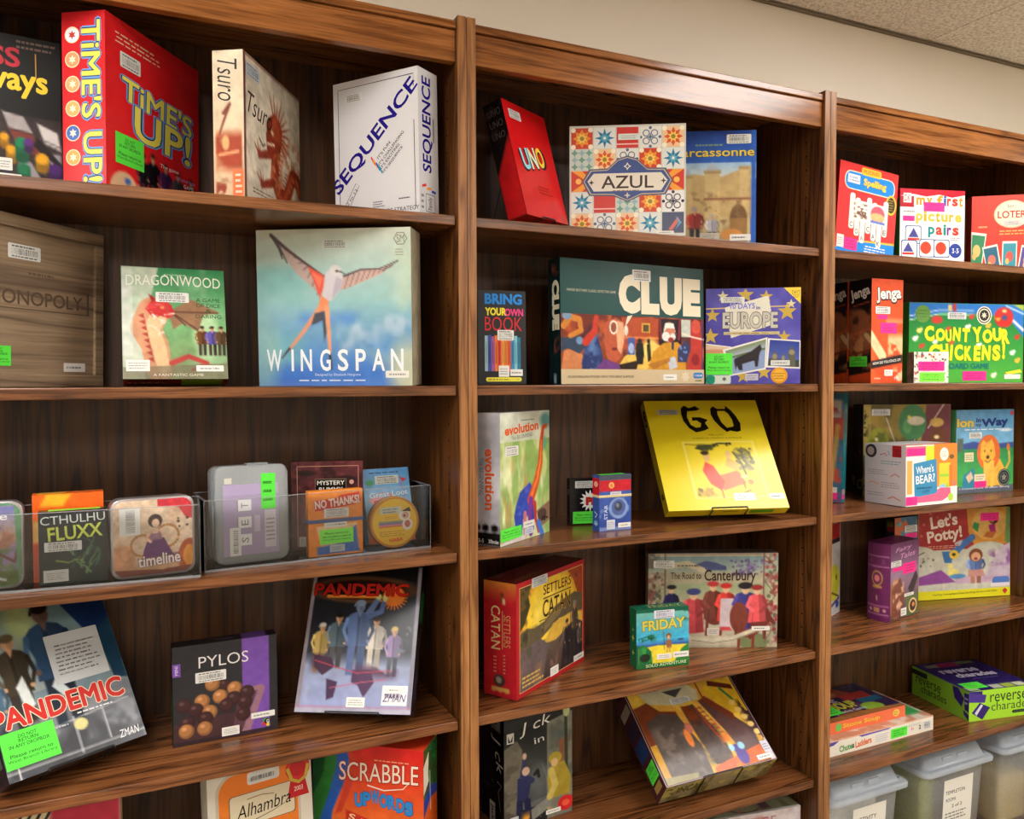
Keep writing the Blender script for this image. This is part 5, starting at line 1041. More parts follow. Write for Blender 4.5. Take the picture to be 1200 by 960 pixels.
t = b.over('front', 'title_lettering'); t.text('evolution', .42, .125, .50, .075, (226, 96, 40), -3, .03); t.text('The BEGINNING', .42, .19, .32, .03, (130, 130, 130), -3); t.lines(.4, .055, .7, .075, 1, (120, 130, 120), 3); t.text('10+', .90, .875, .10, .04, (30, 30, 30), 0, .02)
b.barcode(.09, .255, .34, .33); b.notice(.0, .875, .40, .965, mode='ret'); b.lab(.44, .86, .66, .91); b.lab(.46, .915, .64, .965, n=2, c=(200, 206, 226))
f = b.face('left', 'spine_art'); P = Paint(24, 50, b.D / b.H, (206, 206, 212)); P.noise((176, 176, 186), 4, .5, .64, 5, .9); P.noise((60, 60, 64), 9, .5, .55, 8, 1, box=(0, .83, 1, .92)); P.rect(0, .90, 1, 1, (20, 18, 20)); [P.ell(u, .865, .13, .028, (24, 22, 24)) for u in (.1, .42, .78)]; f.paint(P)
t = b.over('left', 'spine_lettering'); t.text('evolution', .60, .50, .46, .085, (226, 92, 40), 90, .03); t.text('The BEGINNING', .28, .48, .28, .04, (130, 130, 136), 90, .005); t.text('2-5', .25, .965, .05, .03, (226, 226, 226), 0, .01); t.text('30min', .74, .965, .09, .03, (226, 226, 226), 0, .01); b.done()
# small black card box
b = Box('small black card box with white paint splash, partly behind the blue one', PR['smallblack'], (20, 18, 20), M_gloss, 'card game', 'card_game_box')
f = b.face('front'); f.rect(0, 0, 1, 1, (22, 20, 22)); f.star(.72, .48, .24, (232, 232, 230), 14, .62); f.circ(.72, .48, .15, (236, 236, 232)); t = b.over('front', 'title_lettering'); t.text('Pit', .78, .49, .26, .17, (196, 40, 36), 0, .05, out=(60, 20, 20), outw=.03); b.barcode(.18, .05, .86, .20, bg=(206, 206, 206)); b.notice(.10, .71, 1, .97, mode='ret'); f = b.face('left', 'spine_art'); f.rect(0, 0, 1, 1, (18, 16, 18)); f.text('Pit', .5, .3, .12, .12, (160, 160, 160), 90); b.done()
# blue and red card box
b = Box('blue and red card box with a cream elastic band around its upper part', PR['starbox'], (52, 76, 150), M_gloss, 'card game', 'card_game_box')
f = b.face('front'); P = Paint(36, 52, b.W / b.H, (56, 84, 160)); P.vg((66, 96, 176), (50, 74, 150)); P.rect(0, .09, 1, .29, (196, 36, 48)); P.rect(0, 0, 1, .09, (70, 76, 90)); P.noise((120, 146, 206), 8, .54, .68, 4, .8, box=(0, .35, 1, 1)); P.ell(.60, .60, .30, .19, (130, 156, 206)); P.ell(.60, .59, .22, .145, (80, 100, 160)); P.ell(.60, .57, .12, .085, (60, 66, 84)); P.ell(.57, .55, .05, .04, (120, 126, 140)); P.ell(.38, .185, .085, .055, (230, 190, 120)); P.ell(.38, .185, .05, .035, (220, 120, 60)); P.rect(0, .93, 1, 1, (120, 140, 200)); f.paint(P)
t = b.over('front', 'title_lettering'); t.text('STAR', .20, .66, .26, .07, (190, 206, 230), -90, .02); b.lab(.33, .30, .68, .39, n=2, c=(200, 200, 210)); b.lab(.22, .80, .48, .97, n=4, c=(206, 212, 226)); b.lab(.58, .87, .98, .955)
f = b.face('left', 'spine_art'); f.rect(0, 0, 1, 1, (56, 84, 164)); f.rect(0, .05, 1, .40, (190, 36, 50)); f.ell(.5, .16, .3, .05, (230, 170, 140)); f.line([(.3, .66), (.7, .70), (.4, .76)], .02, (200, 220, 236)); f.ell(.5, .86, .28, .05, (120, 176, 220)); f.line([(.35, .86), (.7, .88)], .014, (230, 236, 240)); f = b.face('top', 'notice_sticker'); f.rect(0, 0, 1, 1, (80, 84, 100)); f.rect(.1, .1, .86, .9, GREEN); f.lines(.2, .25, .8, .8, 2, (40, 110, 40), 4)
bm_obj('elastic_band', bm_box(-.001, b.W + .001, -.0014, b.D + .001, b.H * .60, b.H * .645, .0006, 1), flat_mat('cream_rubber', (216, 200, 150), .6), b.root); b.done()
# yellow go box
b = Box('large bright yellow strategy game box with brush style black title, leaning on a wire stand', PR['go'], (216, 196, 30), M_gloss)
f = b.face('front'); P = Paint(84, 84, b.W / b.H, (226, 204, 34)); P.grain = .06; P.rect(.245, .395, .865, .905, (236, 222, 120)); P.rect(.26, .405, .85, .895, (232, 210, 50)); P.dots(90, (.67, .47, .82, .66), .012, [(110, 104, 56), (150, 136, 60), (90, 90, 60), (206, 186, 80)], 4, .9); P.line([(.66, .50), (.70, .58), (.72, .70)], .018, (96, 90, 56)); P.dots(30, (.28, .82, .46, .88), .012, [(120, 100, 44), (170, 140, 60), (206, 180, 80)], 7, .9); P.dots(16, (.40, .43, .52, .47), .012, [(50, 60, 44), (84, 90, 50)], 2, .9); P.dots(10, (.52, .41, .66, .44), .008, [(60, 60, 40)], 5, .9)
P.poly([(.44, .72), (.66, .66), (.70, .78), (.50, .84)], (216, 110, 60)); P.line([(.48, .84), (.48, .9)], .014, (170, 90, 40)); P.line([(.68, .78), (.68, .82)], .014, (170, 90, 40)); P.poly([(.36, .66), (.40, .58), (.46, .62), (.52, .76), (.48, .84), (.40, .78)], (216, 70, 44)); P.ell(.42, .54, .03, .045, (222, 180, 110)); P.ell(.415, .50, .035, .02, (60, 50, 30)); P.poly([(.34, .46), (.38, .42), (.50, .425), (.48, .46), (.40, .48)], (70, 76, 44)); P.poly([(.56, .62), (.60, .54), (.68, .60), (.66, .68)], (206, 170, 70)); P.ell(.615, .52, .025, .04, (226, 190, 120)); P.noise((110, 104, 50), 9, .48, .58, 4, 1, box=(.66, .45, .82, .68)); P.line([(.74, .46), (.80, .50), (.80, .58)], .014, (90, 90, 44)); P.noise((120, 100, 44), 12, .52, .58, 7, 1, box=(.27, .81, .46, .89)); P.poly([(.28, .89), (.36, .80), (.45, .89)], (190, 150, 50), .7); P.ell(.70, .72, .03, .02, (226, 206, 120)); P.ell(.74, .77, .025, .025, (216, 130, 60)); P.line([(.27, .42), (.42, .43)], .006, (120, 110, 40)); P.line([(.55, .415), (.66, .42)], .014, (60, 56, 30)); P.line([(.64, .87), (.72, .84)], .014, (120, 110, 60)); f.paint(P)
t = b.over('front', 'title_lettering'); K = (24, 20, 12)
t.poly([(.31, .075), (.345, .05), (.38, .075), (.44, .055), (.475, .085), (.44, .10), (.36, .105), (.345, .16), (.36, .235), (.40, .265), (.44, .26), (.455, .225), (.42, .195), (.385, .20), (.385, .165), (.46, .165), (.52, .19), (.49, .22), (.51, .275), (.46, .295), (.39, .31), (.34, .27), (.305, .20), (.30, .13)], K)
t.poly([(.57, .08), (.60, .06), (.63, .085), (.62, .14), (.635, .215), (.67, .27), (.715, .26), (.71, .29), (.66, .31), (.62, .27), (.575, .20), (.56, .14)], K); t.poly([(.60, .065), (.63, .085), (.70, .085), (.71, .055), (.75, .10), (.78, .16), (.80, .23), (.785, .30), (.75, .31), (.70, .30), (.70, .275), (.735, .25), (.735, .19), (.715, .13), (.69, .105), (.62, .105)], K)
t.text('WEI-CH\'I', .55, .335, .13, .016, (90, 74, 30)); t.text('A GAME OF STRATEGY & INTRIGUE', .56, .365, .42, .014, (110, 96, 40)); b.barcode(.095, .09, .28, .14, bg=(190, 190, 176)); b.lab(.56, .865, .74, .93, n=3); b.lab(.86, .875, .985, .925)
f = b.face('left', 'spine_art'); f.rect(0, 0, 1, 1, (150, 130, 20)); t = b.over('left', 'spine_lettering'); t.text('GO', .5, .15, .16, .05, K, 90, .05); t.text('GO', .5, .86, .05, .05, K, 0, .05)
f = b.face('bottom', 'edge_art'); f.rect(0, 0, 1, 1, (214, 190, 30)); f.rect(.68, .22, .88, .75, (90, 160, 30)); f.text('GO', .12, .5, .14, .05, K, 0, .06); f.text('GO', .93, .4, .04, .04, K, 0, .05); f.lines(.45, .2, .60, .5, 1, (120, 100, 30), 3); b.done()
easel(b, 'black wire stand under the leaning yellow box', .085, .5, -.3003)

# ---- right case
b = Box('teal picture book style game box standing on end beside the oak post', PR['tealbox'], (20, 110, 124), M_gloss)
f = b.face('front'); P = Paint(24, 50, b.W / b.H, (70, 120, 150)); P.noise((140, 110, 160), 4, .45, .6, 3, 1); P.noise((196, 90, 80), 5, .54, .64, 7, 1); P.rect(.1, .06, .96, .22, (200, 190, 180)); P.noise((150, 50, 60), 14, .5, .56, 4, 1, box=(.1, .08, .96, .2)); P.line([(.9, .3), (.8, .8)], .04, (206, 170, 90)); P.rect(0, .9, 1, 1, (120, 100, 150)); f.paint(P); b.lab(.5, .86, .92, .91); b.notice(.55, .91, .92, .97, c=PINK, mode='bars'); f = b.face('right', 'spine_art'); f.rect(0, 0, 1, 1, (20, 112, 126)); f.rect(.3, .45, .55, .75, (30, 140, 150)); f.rect(.1, .88, .8, .93, (190, 150, 150)); f.rect(.1, .93, .8, .97, (226, 70, 150)); b.done()
b = Box('monster themed game box with a black side, behind the white cube shaped box', PR['yeti'], (28, 18, 16), M_gloss)
f = b.face('front'); P = Paint(70, 66, b.W / b.H, (150, 130, 60)); P.noise((190, 160, 70), 4, .45, .6, 4, 1); P.noise((96, 90, 50), 5, .52, .64, 9, .9); P.poly([(.72, 0), (1, 0), (1, .8), (.62, .8), (.66, .4)], (110, 56, 66)); P.line([(.26, .15), (.40, .52)], .012, (220, 220, 210)); P.line([(.74, .26), (.92, 0)], .012, (226, 220, 206)); P.rect(0, 0, .085, .6, (196, 176, 90)); P.noise((40, 34, 24), 20, .5, .55, 3, 1, box=(.01, .04, .075, .5)); P.ell(.56, .20, .16, .20, (70, 130, 84)); P.ell(.50, .24, .05, .08, (96, 160, 100)); P.ell(.60, .18, .10, .05, (214, 206, 180)); P.ell(.52, .14, .02, .02, (230, 220, 90)); P.ell(.17, .42, .12, .17, (170, 176, 60)); P.noise((110, 120, 44), 12, .48, .56, 5, 1, box=(.06, .26, .3, .6)); P.ell(.15, .38, .02, .02, (236, 230, 190)); P.ell(.86, .46, .13, .22, (104, 60, 44)); P.ell(.84, .36, .03, .02, (236, 220, 160)); P.ell(.84, .2, .08, .05, (206, 170, 90)); P.poly([(.20, .60), (.4, .42), (.6, .38), (.72, .5), (.66, .66), (.2, .66)], (24, 22, 22)); P.rect(0, .55, .2, .7, (96, 110, 60)); f.paint(P)
t = b.over('front', 'title_lettering'); t.text('COMMON HORRIBLE', .42, .475, .40, .045, (226, 220, 190), -22, .02); t.text('BLING', .52, .575, .40, .12, (240, 216, 50), -6, .05, out=(60, 50, 20)); b.barcode(.09, .05, .30, .12)
f = b.face('left', 'spine_art'); P = Paint(20, 56, b.D / b.H, (26, 16, 14)); P.noise((80, 60, 56), 9, .58, .66, 4, 1, box=(0, .05, 1, .6)); P.noise((110, 80, 60), 8, .6, .66, 7, 1, box=(0, .6, 1, .95)); f.paint(P); f.ring(.72, .87, .05, .008, (120, 110, 84)); b.done()
b = Box('white cube shaped children\'s game box with blue title card and orange corner', PR['bear'], (206, 200, 204), M_satin)
f = b.face('front'); f.rect(0, 0, 1, 1, (240, 236, 230)); f.rect(.0, .02, .52, .18, (240, 110, 130)); f.rect(.38, .02, .56, .5, (206, 222, 50)); f.rect(.54, .0, 1, .72, (240, 136, 50)); f.rect(.64, .32, .86, .78, (226, 206, 60)); f.rect(.64, .50, .86, .55, (160, 206, 70)); f.rect(.02, .25, .12, .8, (240, 170, 90)); f.rect(.84, .36, .90, .72, (240, 120, 40)); f.poly([(.12, .95), (.15, .84), (.55, .78), (.7, .72), (.86, .74), (.88, .86), (.7, .95)], (240, 100, 140)); f.poly([(.6, .72), (.72, .66), (.80, .74)], (140, 190, 230)); f.star(.80, .70, .05, (150, 206, 50), 7); f.circ(.87, .90, .065, (180, 216, 60)); f.ell(.74, .17, .085, .11, (244, 240, 230)); f.lines(.68, .12, .80, .22, 3, (206, 140, 90), 3); f.ell(.89, .22, .05, .04, (120, 90, 50)); f.rect(.91, .62, .97, .72, (200, 130, 110))
f.poly([(.145, .30), (.585, .24), (.605, .79), (.565, .82), (.165, .86)], (54, 140, 186)); t = b.over('front', 'title_lettering'); t.text("Where's", .36, .40, .42, .13, (236, 240, 240), -4, .02); t.text('BEAR?', .37, .56, .46, .14, (236, 240, 240), -4, .02); t.lines(.2, .68, .54, .74, 1, (30, 90, 130), 3); t.text('GAME', .38, .77, .18, .05, (30, 90, 130), -4)
b.notice(.02, .05, .36, .17, c=PINK, mode='bars'); b.notice(.0, .84, .21, .98, c=PINK, mode='bars')
f = b.face('left', 'spine_art'); f.rect(0, 0, 1, 1, (214, 208, 214)); f.circ(.16, .12, .115, (60, 50, 56)); f.circ(.15, .12, .07, (190, 170, 166)); f.rect(.68, .01, .90, .20, (190, 44, 50)); f.lines(.72, .04, .88, .18, 4, (226, 150, 150), 3); f.line([(.38, .18), (.5, .15), (.56, .19)], .014, (206, 90, 80)); f.line([(.58, .1), (.61, .18)], .014, (80, 160, 210)); f.lines(.40, .26, .90, .34, 2, (130, 160, 180), 4); f.lines(.06, .42, .58, .52, 3, (170, 160, 170), 5); f.line([(.64, .53), (.74, .48), (.86, .52)], .022, (196, 140, 130)); f.lines(.4, .62, .9, .73, 3, (170, 160, 172), 8); f.line([(.1, .66), (.2, .64), (.36, .67)], .026, (226, 170, 160)); f.lines(.05, .80, .5, .88, 2, (160, 166, 184), 9); f.line([(.58, .90), (.7, .86), (.88, .91)], .024, (206, 140, 130))
f = b.face('top', 'top_art'); f.rect(0, 0, 1, 1, (196, 190, 196)); f.rect(0, .82, 1, 1, (226, 120, 70)); b.done()
b = Box('blue and green game box with a sitting orange maned lion', PR['lion'], (96, 170, 110), M_satin)
f = b.face('front'); P = Paint(76, 66, b.W / b.H, (60, 160, 80)); P.vg((90, 150, 196), (130, 190, 226), 0, .46); P.poly([(0, .42), (.3, .38), (.55, .42), (1, .40), (1, .5), (0, .5)], (60, 84, 150)); P.vg((50, 140, 84), (76, 186, 90), .47, .92); P.noise((40, 130, 76), 5, .5, .7, 4, .8, box=(0, .44, 1, .6)); P.rect(0, .92, 1, 1, (96, 100, 120)); P.ell(.86, .25, .12, .02, (214, 226, 236)); P.poly([(.13, .78), (.30, .70), (.36, .85), (.3, .95), (.1, .95)], (50, 140, 170)); P.poly([(.17, .80), (.26, .74), (.30, .82), (.22, .88)], (230, 206, 170)); P.rect(.02, .34, .12, .5, (90, 110, 100))
P.line([(.84, .76), (.93, .64), (.92, .52)], .03, (226, 176, 80)); P.ell(.905, .46, .03, .045, (210, 120, 50)); P.poly([(.50, .62), (.76, .60), (.86, .74), (.88, .92), (.52, .93)], (240, 184, 72)); P.ell(.56, .52, .20, .215, (226, 110, 50)); P.poly([(.42, .42), (.46, .36), (.52, .40), (.62, .36), (.66, .44), (.68, .56), (.60, .66), (.50, .66), (.42, .58)], (240, 180, 70)); P.poly([(.47, .62), (.66, .62), (.66, .92), (.6, .92), (.58, .76), (.55, .92), (.49, .92)], (244, 196, 84)); P.ell(.545, .575, .028, .02, (60, 40, 40)); P.line([(.50, .62), (.55, .64), (.60, .61)], .01, (120, 70, 40)); P.ell(.49, .50, .012, .012, (80, 60, 30)); P.ell(.60, .50, .012, .012, (80, 60, 30)); [P.ell(u, .925, .03, .02, (244, 196, 84)) for u in (.52, .62, .80)]; f.paint(P)
f.circ(.835, .83, .105, (30, 34, 36)); f.ring(.835, .83, .095, .008, (150, 170, 160)); f.ring(.835, .83, .06, .006, (130, 140, 140)); f.star(.835, .83, .045, (150, 150, 140), 5, .6); f.circ(.965, .045, .03, (206, 80, 100))
t = b.over('front', 'title_lettering'); t.text('ion', .15, .155, .27, .105, (216, 190, 80), 0, .04, out=(70, 110, 100)); t.text('in', .375, .125, .08, .05, (24, 60, 130), 0, .04); t.text('my', .375, .195, .09, .045, (24, 60, 130), 0, .03); t.text('Way', .66, .165, .44, .13, (20, 50, 120), -3, .05); t.lines(.1, .225, .9, .25, 1, (226, 236, 240), 6); t.text('A Cooperative Game', .26, .945, .40, .03, (226, 226, 236), 0, .01); t.text('Problem Solving', .72, .945, .40, .03, (226, 226, 236), 0, .01); b.barcode(.215, .27, .43, .345); b.lab(.31, .775, .50, .86, n=2, c=(236, 222, 190)); b.notice(.31, .86, .52, .935, c=PINK, mode='bars'); b.lab(.14, .51, .295, .62, n=3, c=(226, 220, 176)); b.done()
# ================================================================== fourth shelf
# ---- newer outbreak game, leaning, lower left
b = Box('large leaning box at lower left with red title, coated figures and a green sticker', PR['pandemic_new'], (34, 32, 38), M_gloss)
f = b.face('front'); P = Paint(76, 90, b.W / b.H, (120, 140, 150)); P.vg((96, 130, 140), (150, 160, 160), 0, .55).vg((120, 124, 132), (70, 72, 78), .62, 1); P.poly([(.62, 0), (1, 0), (1, .5), (.88, .4)], (20, 44, 90)); P.poly([(.86, .3), (1, .2), (1, .62), (.9, .6)], (26, 60, 84)); P.ell(.34, .10, .12, .16, (190, 200, 120), .7, .9); P.noise((170, 180, 180), 5, .5, .66, 4, .6, box=(0, 0, .6, .5))
P.fig(.50, .02, .78, (44, 70, 100), skin=(110, 84, 74), hair=(30, 22, 24), legs=(34, 44, 60), wid=1.15); P.fig(.22, .17, .60, (66, 58, 46), hair=(96, 84, 60), legs=(54, 48, 44), wid=1.1); P.fig(.02, .38, .42, (96, 130, 160), hair=(40, 32, 30), legs=(70, 90, 110), wid=1.3); P.poly([(.20, .50), (.26, .44), (.30, .62), (.24, .66)], (220, 226, 226)); P.poly([(.44, .55), (.48, .50), (.56, .6), (.5, .62)], (206, 214, 220))
P.noise((150, 152, 158), 9, .48, .66, 9, .7, box=(0, .66, 1, 1)); P.noise((50, 50, 56), 5, .54, .7, 3, .7, box=(0, .66, 1, 1)); P.line([(.0, .955), (1, .955)], .006, (230, 230, 232)); P.line([(.08, .94), (.08, 1)], .006, (230, 230, 232)); P.line([(.52, .76), (.52, .97)], .008, (206, 206, 210)); P.line([(.74, .74), (.74, .94)], .008, (200, 200, 206)); P.line([(.2, .80), (.95, .74)], .006, (190, 190, 196)); P.ell(.56, .81, .05, .035, (214, 206, 140)); P.ell(.33, .85, .035, .03, (206, 180, 130)); P.ell(.22, .87, .03, .03, (196, 176, 130)); f.paint(P)
t = b.over('front', 'title_lettering', 60); t.text('PANDEMIC', .46, .66, .72, .125, (206, 50, 44), 0, .034, out=(238, 222, 196), outw=.03); t.text('ZMAN', .88, .945, .12, .045, (230, 230, 234), 0, .0, .3); t.lines(.28, .78, .50, .80, 1, (190, 190, 196), 3); t.lines(.55, .735, .86, .755, 1, (226, 226, 230), 3)
b.lab(.47, .245, .88, .555, n=8, c=(200, 204, 206), lay=70); b.notice(.005, .735, .375, .935); 
f = b.face('left', 'spine_art'); f.rect(0, 0, 1, 1, (40, 38, 44)); f.rect(.2, .3, .8, .62, (60, 50, 80)); f.rect(.25, .66, .8, .72, (150, 150, 156)); f.rect(.3, .8, .8, .9, (90, 96, 90)); f = b.face('bottom', 'edge_art'); f.rect(0, 0, 1, 1, (30, 26, 30)); f.rect(.2, .2, .5, .4, (70, 60, 66)); b.done()
easel(b, 'black wire stand under the leaning red titled box at lower left', .10, .5, -.6178, .002)
# ---- wooden balls game
b = Box('black and purple box picturing brown wooden balls in a tray', PR['pylos'], (24, 24, 28), M_satin)
f = b.face('front'); P = Paint(84, 84, b.W / b.H, (44, 44, 48)); P.rect(.655, 0, .92, 1, (118, 78, 168)); P.poly([(0, .78), (.6, .74), (.72, .98), (0, 1)], (70, 46, 50)); P.poly([(.62, .53), (.84, .50), (.88, .54), (.72, .98), (.64, .96), (.80, .58), (.62, .6)], (150, 110, 124)); P.poly([(.62, .57), (.80, .555), (.66, .92), (.56, .9)], (90, 62, 72)); P.rect(0, .96, 1, 1, (52, 38, 44))
for u, v, c in ((.10, .60, 1), (.27, .58, 0), (.21, .66, 1), (.37, .42, 0), (.49, .45, 1), (.44, .56, 0), (.58, .50, 0), (.57, .60, 1), (.34, .70, 0), (.50, .66, 1), (.13, .78, 1), (.30, .76, 1), (.70, .56, 1), (.68, .66, 1), (.66, .78, 1), (.12, .86, 0), (.29, .86, 0)):
    r = .072 if c == 0 or v > .5 else .055; k = np.array((176, 120, 72) if c == 0 else (66, 38, 40)); P.ell(u, v, r, r, k * .8); P.ell(u - .008, v - .01, r * .8, r * .8, k); P.ell(u - .02, v - .025, r * .3, r * .25, np.minimum(k + 50, 255), .7)
f.paint(P); f.rect(0, .17, .075, .30, (118, 78, 168)); f.text('MINI', .037, .235, .09, .03, (220, 210, 230), -90, .01); t = b.over('front', 'title_lettering'); t.text('PYLOS', .48, .185, .48, .115, (232, 228, 230), 0, -.004)
t.star(.88, .90, .045, (60, 160, 70), 7, .6); t.circ(.86, .92, .02, (206, 50, 50)); t.circ(.895, .90, .03, (20, 20, 22)); t.text('G', .90, .90, .03, .035, (230, 230, 230), 0, .02); t.circ(.90, .935, .018, (230, 190, 50))
b.barcode(.21, .285, .50, .39); b.lab(.45, .885, .62, .975, n=4); b.lab(.735, .79, .97, .85); f = b.face('left', 'spine_art'); f.rect(0, 0, 1, 1, (22, 22, 26)); f.rect(0, .5, .4, .95, (90, 150, 50)); f = b.face('top', 'top_art'); f.rect(0, 0, 1, 1, (26, 24, 28)); f.rect(.66, 0, .9, 1, (100, 66, 140)); f.text('PYLOS', .5, .5, .9, .3, (120, 116, 120)); b.done()
# ---- older outbreak game
b = Box('leaning black box with glowing red title, people in coats and a world map', PR['pandemic_old'], (20, 20, 24), M_gloss)
f = b.face('front'); P = Paint(80, 104, b.W / b.H, (18, 18, 22)); P.vg((14, 14, 16), (50, 54, 66), 0, .62).vg((150, 160, 190), (150, 160, 206), .66, 1); P.vg((50, 54, 66), (150, 160, 190), .60, .70); P.rect(.0, 0, .035, 1, (150, 140, 150)).rect(.965, 0, 1, 1, (130, 126, 140)).rect(0, .97, 1, 1, (176, 172, 190)).rect(0, .958, 1, .964, (206, 120, 140))
P.ell(.47, .165, .44, .085, (206, 130, 60), .8, .5); P.ell(.47, .165, .41, .075, (30, 12, 10), .95, .3); P.rect(.15, .205, .62, .225, (230, 140, 50)); P.ell(.76, .21, .10, .07, (224, 110, 40)); [P.line([(.76, .23), (.76 + .12 * math.cos(a), .22 + .085 * math.sin(a))], .008, (224, 130, 50)) for a in np.linspace(0, math.pi, 12)]
P.fig(.15, .40, .34, (206, 176, 100), hair=(220, 220, 210), legs=(190, 150, 80), wid=1.2); P.fig(.29, .33, .38, (90, 110, 124), hair=(30, 26, 26), legs=(80, 80, 84), wid=1.25); P.fig(.80, .42, .34, (150, 130, 176), hair=(206, 180, 110), legs=(80, 84, 96), wid=1.1); P.fig(.63, .355, .36, (214, 206, 196), hair=(56, 42, 36), legs=(206, 196, 180), wid=1.35); P.fig(.47, .235, .52, (92, 116, 166), skin=(120, 134, 170), hair=(130, 146, 176), legs=(90, 110, 160), wid=1.25); P.line([(.55, .33), (.60, .26), (.63, .22)], .045, (96, 116, 160), w1=.03); P.line([(.56, .35), (.66, .32), (.68, .24)], .04, (84, 104, 150), w1=.03); P.ell(.625, .215, .025, .022, (200, 196, 120)); P.ell(.685, .225, .022, .026, (206, 200, 120)); P.noise((190, 196, 206), 18, .56, .62, 5, .9, box=(.80, .38, .96, .6)); P.noise((110, 116, 130), 12, .5, .6, 8, .8, box=(.78, .5, .96, .72))
P.noise((60, 40, 66), 5, .44, .5, 12, 1, box=(.06, .60, .36, .76)); P.poly([(.10, .62), (.26, .64), (.30, .70), (.20, .76), (.12, .70)], (66, 40, 66)); P.poly([(.24, .78), (.34, .80), (.32, .90), (.26, .92)], (70, 46, 80)); P.noise((80, 50, 76), 6, .46, .52, 3, 1, box=(.44, .66, .88, .80)); P.poly([(.46, .72), (.62, .72), (.66, .80), (.58, .90), (.52, .82), (.46, .80)], (76, 50, 84)); P.line([(.12, .66), (.3, .70), (.5, .74), (.8, .72)], .006, (206, 70, 90)); P.line([(.28, .84), (.55, .80), (.76, .78)], .006, (200, 90, 120)); P.noise((206, 210, 236), 5, .56, .7, 15, .8, box=(.04, .66, .96, .96)); f.rect(0, 0, 1, .08, (16, 16, 18)); f.paint(P, 0, .07, 1, 1)
t = b.over('front', 'title_lettering', 60); t.text('PANDEMIC', .46, .225, .64, .085, (184, 34, 24), 0, .038, out=(24, 8, 6), outw=.02); t.text('ZMAN', .85, .905, .15, .045, (90, 70, 130), 0, -.008, .3)
b.lab(.74, .83, .96, .95, n=1, c=(232, 230, 234), lay=50); b.lab(.44, .905, .60, .965, n=3); b.lab(.78, .845, .92, .87, lay=92)
f = b.face('right', 'spine_art'); f.rect(0, 0, 1, 1, (24, 22, 26)); f.rect(.2, .22, .8, .42, (40, 120, 66)); f.rect(.3, .5, .7, .9, (60, 50, 60)); f = b.face('bottom', 'edge_art'); f.rect(0, 0, 1, 1, (24, 20, 24)); b.done()
easel(b, 'black wire stand under the leaning black box with the world map', .10, .5, -.6178, .002)

# ---- red harbour trading game
b = Box('deep red game box with a sunset landscape cover and gold spine lettering', PR['catan'], (176, 30, 40), M_gloss)
f = b.face('front'); f.rect(0, 0, 1, 1, (178, 34, 40)); P = Paint(84, 76, b.W / b.H, (206, 120, 40)); P.vg((196, 84, 36), (226, 150, 50), 0, .40); P.ell(.48, .32, .46, .42, (244, 204, 56), 1, .45); P.ell(.46, .34, .26, .24, (248, 222, 96), .8, .6); P.poly([(.74, 0), (1, 0), (1, .34), (.90, .26), (.84, .12)], (156, 62, 36), .9); P.line([(.86, .07), (.90, .10), (.89, .05)], .014, (90, 40, 30)); P.poly([(0, 0), (.17, 0), (.12, .10), (.15, .2), (.07, .36), (0, .42)], (64, 58, 34)); P.noise((110, 84, 40), 10, .52, .62, 8, .7, box=(0, 0, .2, .42)); P.poly([(0, .44), (.10, .41), (.2, .44), (.36, .42), (.52, .32), (.66, .28), (.86, .25), (1, .30), (1, .48), (.6, .46), (.3, .58), (0, .60)], (96, 84, 62)); P.poly([(.3, .46), (.52, .36), (.7, .33), (.6, .42), (.36, .52)], (126, 108, 74)); P.noise((54, 54, 36), 12, .48, .6, 3, .8, box=(0, .40, .45, .58)); P.vg((104, 90, 82), (64, 52, 58), .60, 1, .95); P.poly([(.34, .64), (.50, .48), (.80, .45), (1, .50), (1, .60), (.72, .60), (.54, .66)], (222, 178, 70)); P.poly([(0, .60), (.3, .57), (.42, .66), (.34, 1), (0, 1)], (102, 88, 90)); P.noise((136, 106, 86), 7, .52, .66, 9, .8, box=(0, .62, .6, 1)); P.noise((70, 78, 50), 9, .52, .66, 5, .8, box=(0, .54, .3, .74)); P.poly([(.62, .98), (.66, .74), (.74, .58), (.88, .54), (1, .62), (1, 1), (.6, 1)], (50, 42, 44)); P.fig(.73, .50, .44, (44, 40, 50), skin=(190, 140, 100), wid=1.0); P.fig(.86, .34, .5, (84, 70, 60), skin=(176, 134, 100), hair=(130, 126, 120), wid=.9); P.fig(.95, .58, .40, (96, 84, 72), hair=(70, 60, 56), wid=.9); P.line([(.60, .70), (.68, .58)], .012, (36, 32, 32)); P.line([(.79, .45), (.78, .95)], .010, (60, 50, 44)); f.paint(P, .045, .05, .97, .955)
f.frame(.04, .045, .975, .96, .005, (222, 190, 120)); t = b.over('front', 'title_lettering', 60); t.text('SETTLERS', .57, .145, .50, .085, (56, 44, 24), 0, -.004, out=(206, 160, 60), outw=.02); t.rect(.36, .215, .78, .225, (60, 46, 26)); t.text('CATAN', .56, .315, .50, .155, (52, 42, 24), 0, .004, out=(220, 170, 60), outw=.02); t.rect(.30, .405, .40, .413, (60, 46, 26)); t.lines(.06, .82, .36, .93, 3, (206, 170, 90), 5, .5)
b.barcode(.20, .0, .42, .085, bg=(206, 212, 216)); b.lab(.46, .885, .58, .965, n=3); b.lab(.82, .90, .985, .955)
f = b.face('left', 'spine_art'); P = Paint(24, 60, b.D / b.H, (184, 32, 42)); P.vg((206, 130, 50), (184, 32, 42), 0, .18); P.rect(.52, .09, .62, .18, (120, 60, 40)); P.rect(.58, .14, .66, .19, (226, 200, 150)); P.ell(.48, .86, .17, .055, (60, 50, 44)); P.ell(.46, .855, .09, .03, (150, 140, 130)); P.rect(.25, .92, .78, .95, (206, 170, 90)); [P.ell(u, .94, .07, .022, (206, 160, 80)) for u in (.3, .5, .7)]; f.paint(P)
